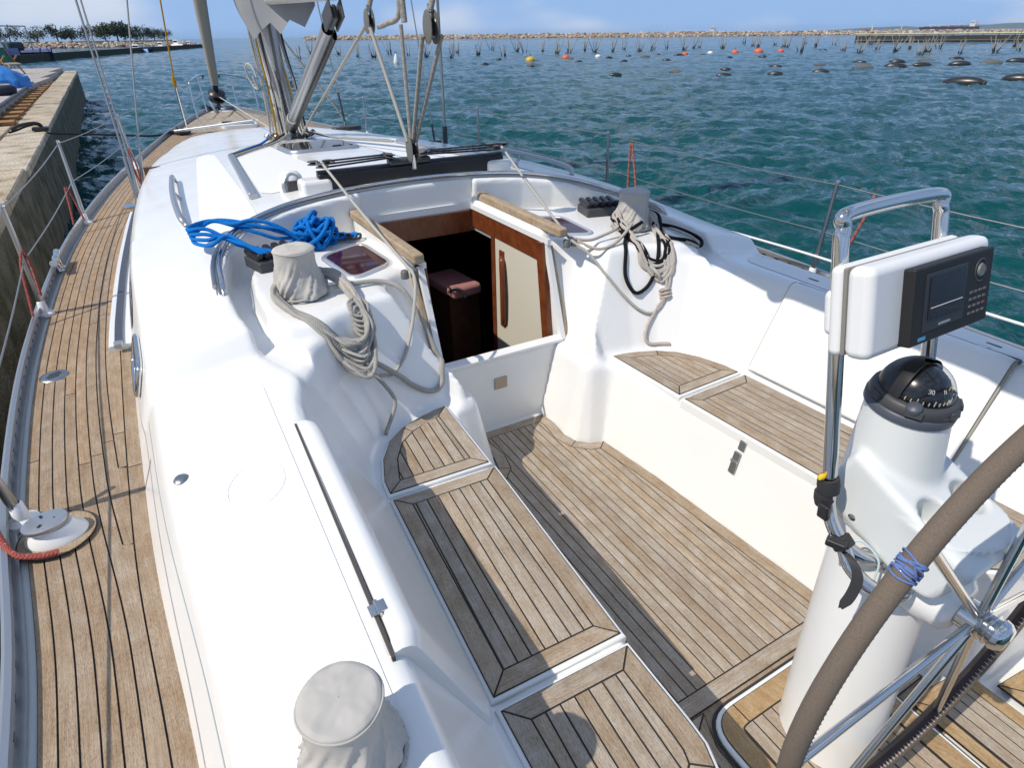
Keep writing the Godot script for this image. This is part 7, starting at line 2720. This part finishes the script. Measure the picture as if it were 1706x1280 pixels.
func left_shore() -> void:
	M.bark = mat(lin(0.08, 0.06, 0.045), 0.9)
	M.leaf = mat(lin(0.045, 0.065, 0.025), 0.8)
	M.leaf_dark = mat(lin(0.028, 0.045, 0.022), 0.8)
	# low land carrying the trees
	var b := MB.new()
	b.slab(PackedVector2Array([Vector2(-180, -330), Vector2(-60, -320), Vector2(-10, -362), Vector2(26, -396), Vector2(20, -430), Vector2(-40, -470), Vector2(-180, -470)]), WATER - 1.0, 1.6)
	var o := put(b, "headland", mat(lin(0.26, 0.22, 0.15), 0.95))
	tag(o, "", "", "", "structure")
	var T := [[-31, -357, 5.5, 9], [-24, -362, 7.0, 8], [-19, -366, 6.0, 8], [-11, -370, 6.5, 10], [-6, -371, 7.5, 9], [-1, -374, 9.5, 10], [4, -378, 8.5, 9], [10, -384, 6.5, 9], [15, -390, 5.5, 8], [-40, -352, 6.0, 10], [-50, -350, 6.5, 11], [20, -398, 5.0, 8]]
	var L := ["dark bushy tree at the left of the far tree line", "round dark tree left of a gap on the far shore", "low tree right of the trawler's mast on the far shore", "broad tree left of the tallest one on the far shore", "dark tree just left of the tallest on the far shore", "tallest tree in the middle of the far shore", "tree just right of the tallest on the far shore", "spreading tree right of the yellow stay on the far shore", "second last tree at the right of the far shore", "tree behind the trawler's mast on the far shore", "tree behind the trawler's wheelhouse on the far shore", "last low tree at the right end of the far shore"]
	for i in T.size(): tree(Vector3(T[i][0], 1.4, T[i][1]), T[i][2], T[i][3], L[i], 300 + i)
	# jetty
	var j := thing("jetty", "low concrete jetty crossing the water behind the quay", "jetty")
	var path := [Vector3(-40, 0, -103), Vector3(-13.8, 0, -114.4), Vector3(-7.4, 0, -143.1), Vector3(1.9, 0, -181.1), Vector3(24.3, 0, -262.9)]
	for i in path.size() - 1:
		b = MB.new()
		var p: Vector3 = path[i]; var q: Vector3 = path[i + 1]
		var s := (q - p).normalized().cross(Vector3.UP) * -1.0
		var w := s * 3.5
		b.slab(PackedVector2Array([Vector2(p.x, p.z), Vector2(q.x, q.z), Vector2(q.x + w.x, q.z + w.z), Vector2(p.x + w.x, p.z + w.z)]), WATER - 1.0, 0.25)
		put(b, "deck_section", M.concrete, j)
		b = MB.new()
		b.slab(PackedVector2Array([Vector2(p.x - s.x * 0.1, p.z - s.z * 0.1), Vector2(q.x - s.x * 0.1, q.z - s.z * 0.1), Vector2(q.x + s.x * 0.5, q.z + s.z * 0.5), Vector2(p.x + s.x * 0.5, p.z + s.z * 0.5)]), WATER - 1.0, 0.42)
		put(b, "edge_beam", M.concrete_dark, j)
	# trawler
	var t := thing("fishing_trawler", "blue fishing trawler with white wheelhouse moored at the far jetty", "trawler", Vector3(-21.0, WATER, -131))
	t.rotation.y = 0.9
	b = MB.new()
	var rows := []
	for k in 19:
		var u := k / 18.0
		var z := lerpf(11.0, -11.0, u)
		var w := 3.0 * pow(maxf(1.0 - pow(maxf(u - 0.45, 0) / 0.55, 2.2), 0.0), 0.6)
		var sh := 1.55 + 1.3 * pow(maxf(u - 0.4, 0) / 0.6, 2.0) + 0.25 * pow(1.0 - u, 2.0)
		rows.append(PackedVector3Array([Vector3(-w * 0.8, -0.8, z), Vector3(-w * 0.97, 0.6, z), Vector3(-w, sh, z), Vector3(-w * 0.94, sh, z), Vector3(-w * 0.9, sh - 0.6, z), Vector3(w * 0.9, sh - 0.6, z), Vector3(w * 0.94, sh, z), Vector3(w, sh, z), Vector3(w * 0.97, 0.6, z), Vector3(w * 0.8, -0.8, z)]))
	b.grid(rows, true)
	put(b, "hull", mat(lin(0.02, 0.05, 0.18), 0.5), t)
	b = MB.new()
	b.box(Vector3(0, 2.6, -2.0), Vector3(4.2, 2.4, 7.5), Basis.IDENTITY, 0.1); b.box(Vector3(0, 4.4, -3.2), Vector3(3.4, 1.9, 3.6), Basis.IDENTITY, 0.1)
	put(b, "wheelhouse", M.plastic_white, t)
	for s in [-1.0, 1.0]:
		for k in 3:
			b = MB.new()
			b.box(Vector3(s * 1.72, 4.6, -4.4 + k * 1.15), Vector3(0.06, 0.8, 0.8))
			put(b, "window", M.smoke, t)
		for k in 4:
			b = MB.new()
			b.box(Vector3(s * 2.12, 2.9, -4.8 + k * 1.7), Vector3(0.06, 0.7, 0.9))
			put(b, "window", M.smoke, t)
	for k in 3:
		b = MB.new()
		b.box(Vector3(-1.0 + k, 4.6, -1.38), Vector3(0.8, 0.8, 0.06))
		put(b, "window", M.smoke, t)
	b = MB.new()
	b.box(Vector3(0, 5.55, -2.0), Vector3(4.0, 0.35, 6.6), Basis.IDENTITY, 0.08)
	put(b, "awning", mat(lin(0.03, 0.09, 0.32), 0.7), t)
	b = MB.new()
	b.box(Vector3(1.0, 6.3, 0.4), Vector3(1.3, 1.3, 0.5), Basis.IDENTITY, 0.05)
	put(b, "red_locker", mat(lin(0.50, 0.04, 0.06), 0.6), t)
	var gear := [[Vector3(0, 1.0, 5.5), Vector3(0, 5.0, 5.5)], [Vector3(-2.2, 1.4, 8.5), Vector3(-2.2, 4.6, 8.5)], [Vector3(2.2, 1.4, 8.5), Vector3(2.2, 4.6, 8.5)], [Vector3(-2.2, 4.6, 8.5), Vector3(2.2, 4.6, 8.5)], [Vector3(0, 5.0, -4), Vector3(0, 8.4, -4)], [Vector3(0, 7.8, -4), Vector3(0, 4.4, 6.0)]]
	for g in gear: line(g[0], g[1], 0.09, "gantry_bar", M.steel_dull, t, 6)
	b = MB.new()
	b.box(Vector3(0.4, 2.0, 6.6), Vector3(3.2, 1.2, 2.2), Basis(Vector3.UP, 0.2), 0.4)
	put(b, "net_heap", mat(lin(0.04, 0.06, 0.06), 0.95), t)
	# small craft by the jetty's far end
	var boats := [[Vector3(2.5, WATER, -187), 0.9, 6.0, lin(0.04, 0.22, 0.55), "small blue boat moored by the jetty in the middle distance"], [Vector3(17, WATER, -268), 0.5, 9.0, lin(0.70, 0.70, 0.68), "white cabin boat moored at the jetty's far end"], [Vector3(10.5, WATER, -240), 0.6, 7.0, lin(0.30, 0.32, 0.30), "grey workboat moored between the blue and white boats"], [Vector3(22, WATER, -282), 0.4, 7.0, lin(0.55, 0.12, 0.10), "red and white boat beyond the jetty's end"]]
	for q in boats:
		var n := thing("moored_boat", q[4], "boat", q[0], "small boats at the jetty")
		n.rotation.y = q[1]
		var Lb: float = q[2]
		b = MB.new()
		var rr := []
		for k in 11:
			var u := k / 10.0
			var w := Lb * 0.17 * pow(maxf(1.0 - pow(maxf(u - 0.4, 0) / 0.6, 2.0), 0.0), 0.6)
			rr.append(PackedVector3Array([Vector3(-w * 0.7, -0.4, (0.5 - u) * Lb), Vector3(-w, Lb * 0.12, (0.5 - u) * Lb), Vector3(w, Lb * 0.12, (0.5 - u) * Lb), Vector3(w * 0.7, -0.4, (0.5 - u) * Lb)]))
		b.grid(rr, true)
		put(b, "hull", mat(q[3], 0.5), n)
		b = MB.new()
		b.box(Vector3(0, Lb * 0.19, -Lb * 0.05), Vector3(Lb * 0.2, Lb * 0.16, Lb * 0.3), Basis.IDENTITY, 0.1)
		put(b, "cabin", M.plastic_white, n)
		b = MB.new()
		b.box(Vector3(0, Lb * 0.21, -Lb * 0.05), Vector3(Lb * 0.204, Lb * 0.06, Lb * 0.25))
		put(b, "window_band", M.smoke, n)

# ------------------------------------------------------------------ quay alongside
func quay_edge(z: float) -> float:
	return -2.83 + 0.0249 * (z + 6.95)

func quay_things() -> void:
	var q := thing("quay", "pale concrete quay with stone kerb and stained wall along the port side", "quay")
	var y := 0.72
	# body and stained face
	var b := MB.new()
	var pg := PackedVector2Array([Vector2(quay_edge(12) - 0.03, 12), Vector2(quay_edge(-42) - 0.03, -42), Vector2(-40, -43.2), Vector2(-40, 12)])
	b.slab(pg, -2.5, y - 0.06)
	put(b, "body", M.quay_wall, q)
	# kerb stones
	var z := 10.0
	rng.seed = 88
	while z > -41.9:
		var ln := rng.randf_range(2.0, 2.9)
		var z1 := maxf(z - ln, -42.0)
		b = MB.new()
		var o := rng.randf_range(-0.015, 0.015)
		b.slab(PackedVector2Array([Vector2(quay_edge(z) + o, z - 0.025), Vector2(quay_edge(z1) + o, z1 + 0.025), Vector2(quay_edge(z1) - 0.58, z1 + 0.025), Vector2(quay_edge(z) - 0.58, z - 0.025)]), y - 0.10, y + rng.randf_range(-0.02, 0.02), 0.015)
		put(b, "kerb_stone", M.kerb[rng.randi() % 3], q)
		z = z1
	# paving behind the kerb, near part
	z = 10.0
	while z > -15.0:
		var z1 := maxf(z - 2.6, -15.3)
		var x1 := -0.60
		for k in 3:
			b = MB.new()
			b.slab(PackedVector2Array([Vector2(quay_edge(z) + x1 - k * 3.2 - 0.012, z - 0.012), Vector2(quay_edge(z1) + x1 - k * 3.2 - 0.012, z1 + 0.012), Vector2(quay_edge(z1) + x1 - (k + 1) * 3.2, z1 + 0.012), Vector2(quay_edge(z) + x1 - (k + 1) * 3.2, z - 0.012)]), y - 0.2, y - 0.01 + rng.randf_range(-0.006, 0.006), 0.01)
			put(b, "paving_slab", M.slab[rng.randi() % 3], q)
		z = z1
	# raised concrete platform farther along, stopping short of the kerb
	z = -15.32
	var first := true
	while z > -41.9:
		var z1 := maxf(z - 5.3, -42.0)
		b = MB.new()
		b.slab(PackedVector2Array([Vector2(quay_edge(z) - 0.98, z), Vector2(quay_edge(z1) - 0.98 + (0.36 if z1 < -31.0 else 0.0), z1 + 0.015), Vector2(-30, z1 + 0.015), Vector2(-30, z)]) , y - 0.4, y + 0.16, 0.015)
		put(b, "platform", M.slab_grey, q)
		z = z1
	b = MB.new()
	b.tube(PackedVector3Array([Vector3(quay_edge(-15.32) - 0.97, y + 0.165, -15.32), Vector3(quay_edge(-27.5) - 0.97, y + 0.165, -27.5)]), 0.035, 6)
	b.tube(PackedVector3Array([Vector3(quay_edge(-15.32) - 0.97, y + 0.165, -15.32), Vector3(quay_edge(-15.32) - 0.97, y - 0.05, -15.32)]), 0.03, 6)
	put(b, "steel_edge", mat(lin(0.10, 0.12, 0.13), 0.5, 0.3), q)
	# open service channel with rusty cross bars
	b = MB.new()
	b.slab(PackedVector2Array([Vector2(quay_edge(-15.3) - 0.58, -15.3), Vector2(quay_edge(-31) - 0.58, -31), Vector2(quay_edge(-31) - 1.0, -31), Vector2(quay_edge(-15.3) - 1.0, -15.3)]), y - 0.5, y - 0.025)
	put(b, "channel_bed", mat(lin(0.16, 0.09, 0.05), 0.9), q)
	for k in 15:
		var zz := -15.8 - k * 1.02
		b = MB.new()
		b.box(Vector3(quay_edge(zz) - 0.785, y + 0.012, zz), Vector3(0.40, 0.06, 0.42), Basis(Vector3.UP, 0.02), 0.008)
		put(b, "cross_bar", M.rust[k % 2], q)
	# things lying on the platform
	var py := y + 0.16
	var bag := thing("tarpaulin", "blue tarpaulin heaped on the quay platform", "tarpaulin", Vector3(-4.8, py, -25.3))
	var f := noise(72, 1.0, 3)
	b = MB.new()
	var rows := []
	for i in 13:
		var t := i / 12.0
		var r := PackedVector3Array()
		for k in 25:
			var an := TAU * (k % 24) / 24.0
			var rad := lerpf(0.75, 0.02, t * t) * (1.0 + 0.3 * f.get_noise_2d(cos(an) * 2.0, sin(an) * 2.0 + t))
			r.append(Vector3(cos(an) * rad * 0.9, t * 0.62 + 0.10 * f.get_noise_3d(cos(an) * 3.0, t * 4.0, sin(an) * 3.0) * (1.0 - t) * t * 4.0, sin(an) * rad * 1.3))
		rows.append(r)
	b.grid(rows, false)
	put(b, "sheet", mat(lin(0.03, 0.19, 0.52), 0.6), bag)
	b = MB.new()
	b.box(Vector3(-0.75, 0.22, 0.25), Vector3(0.7, 0.44, 0.9), Basis(Vector3.UP, 0.3), 0.18)
	put(b, "lashed_bundle", mat(lin(0.02, 0.035, 0.16), 0.8), bag)
	var dc := thing("deck_chair", "folding chair draped with green and white towels on the quay platform", "chair", Vector3(-5.78, py, -35.2))
	dc.rotation.y = 0.9
	for s in [-1.0, 1.0]:
		line(Vector3(s * 0.3, 0, 0.45), Vector3(s * 0.3, 1.25, -0.35), 0.03, "leg", M.rust[0], dc)
		line(Vector3(s * 0.3, 0, -0.45), Vector3(s * 0.3, 0.7, 0.35), 0.03, "leg", M.rust[0], dc)
	b = MB.new()
	b.box(Vector3(0, 0.85, -0.15), Vector3(0.66, 0.95, 0.05), Basis(Vector3(1, 0, 0), -0.55), 0.02)
	put(b, "towel", mat(lin(0.02, 0.13, 0.10), 0.9), dc)
	b = MB.new()
	b.box(Vector3(0.1, 1.12, -0.25), Vector3(0.5, 0.32, 0.07), Basis(Vector3(1, 0, 0), -0.55), 0.02)
	put(b, "white_towel", mat(lin(0.62, 0.66, 0.66), 0.9), dc)
	b = MB.new()
	b.box(Vector3(0, 0.42, 0.15), Vector3(0.62, 0.05, 0.6), Basis(Vector3(1, 0, 0), 0.15), 0.015)
	put(b, "seat", mat(lin(0.35, 0.30, 0.24), 0.9), dc)
	var tb := thing("rubber_tyre", "dark tyre lying on the quay platform at the picture's left edge", "tyre", Vector3(-4.48, py + 0.12, -21.6))
	b = MB.new()
	var ring := PackedVector3Array()
	for k in 25: ring.append(Vector3(0.26 * cos(TAU * k / 24.0), 0, 0.26 * sin(TAU * k / 24.0)))
	b.tube(ring, 0.12, 10)
	put(b, "casing", mat(lin(0.02, 0.025, 0.04), 0.8), tb)
	b = MB.new()
	var r2 := PackedVector3Array()
	for k in 25: r2.append(Vector3(0.26 * cos(TAU * k / 24.0), 0.115, 0.26 * sin(TAU * k / 24.0)))
	b.tube(r2, 0.02, 6)
	put(b, "wall_stripe", mat(lin(0.4, 0.4, 0.42), 0.8), tb)
	# iron hook on the kerb holding the mooring line
	var hk := thing("mooring_hook", "black iron mooring hook on the quay kerb", "mooring hook", Vector3(quay_edge(-14.1) - 0.12, y, -14.1))
	b = MB.new()
	b.tube(spline([Vector3(0.08, 0.0, 0.0), Vector3(0.06, 0.10, 0.0), Vector3(-0.05, 0.13, 0.05), Vector3(-0.22, 0.11, 0.12), Vector3(-0.34, 0.06, 0.2)], 6), 0.028, 8)
	put(b, "horn", M.black, hk)
	b = MB.new()
	b.box(Vector3(0.05, 0.03, 0), Vector3(0.24, 0.06, 0.2), Basis.IDENTITY, 0.015)
	put(b, "plate", M.black, hk)

func _ready() -> void:
	rng.seed = 7
	make_view()
	make_materials()
	yacht = thing("sailing_yacht", "white sailing yacht with teak decks and open cockpit moored beside the quay", "yacht")
	cockpit_moulding()
	coachroof()
	hull_and_deck()
	cockpit_floor()
	seats()
	side_decks()
	fittings()
	helm()
	rig()
	ropes()
	deck_gear()
	sea_and_far()
	quay_things()
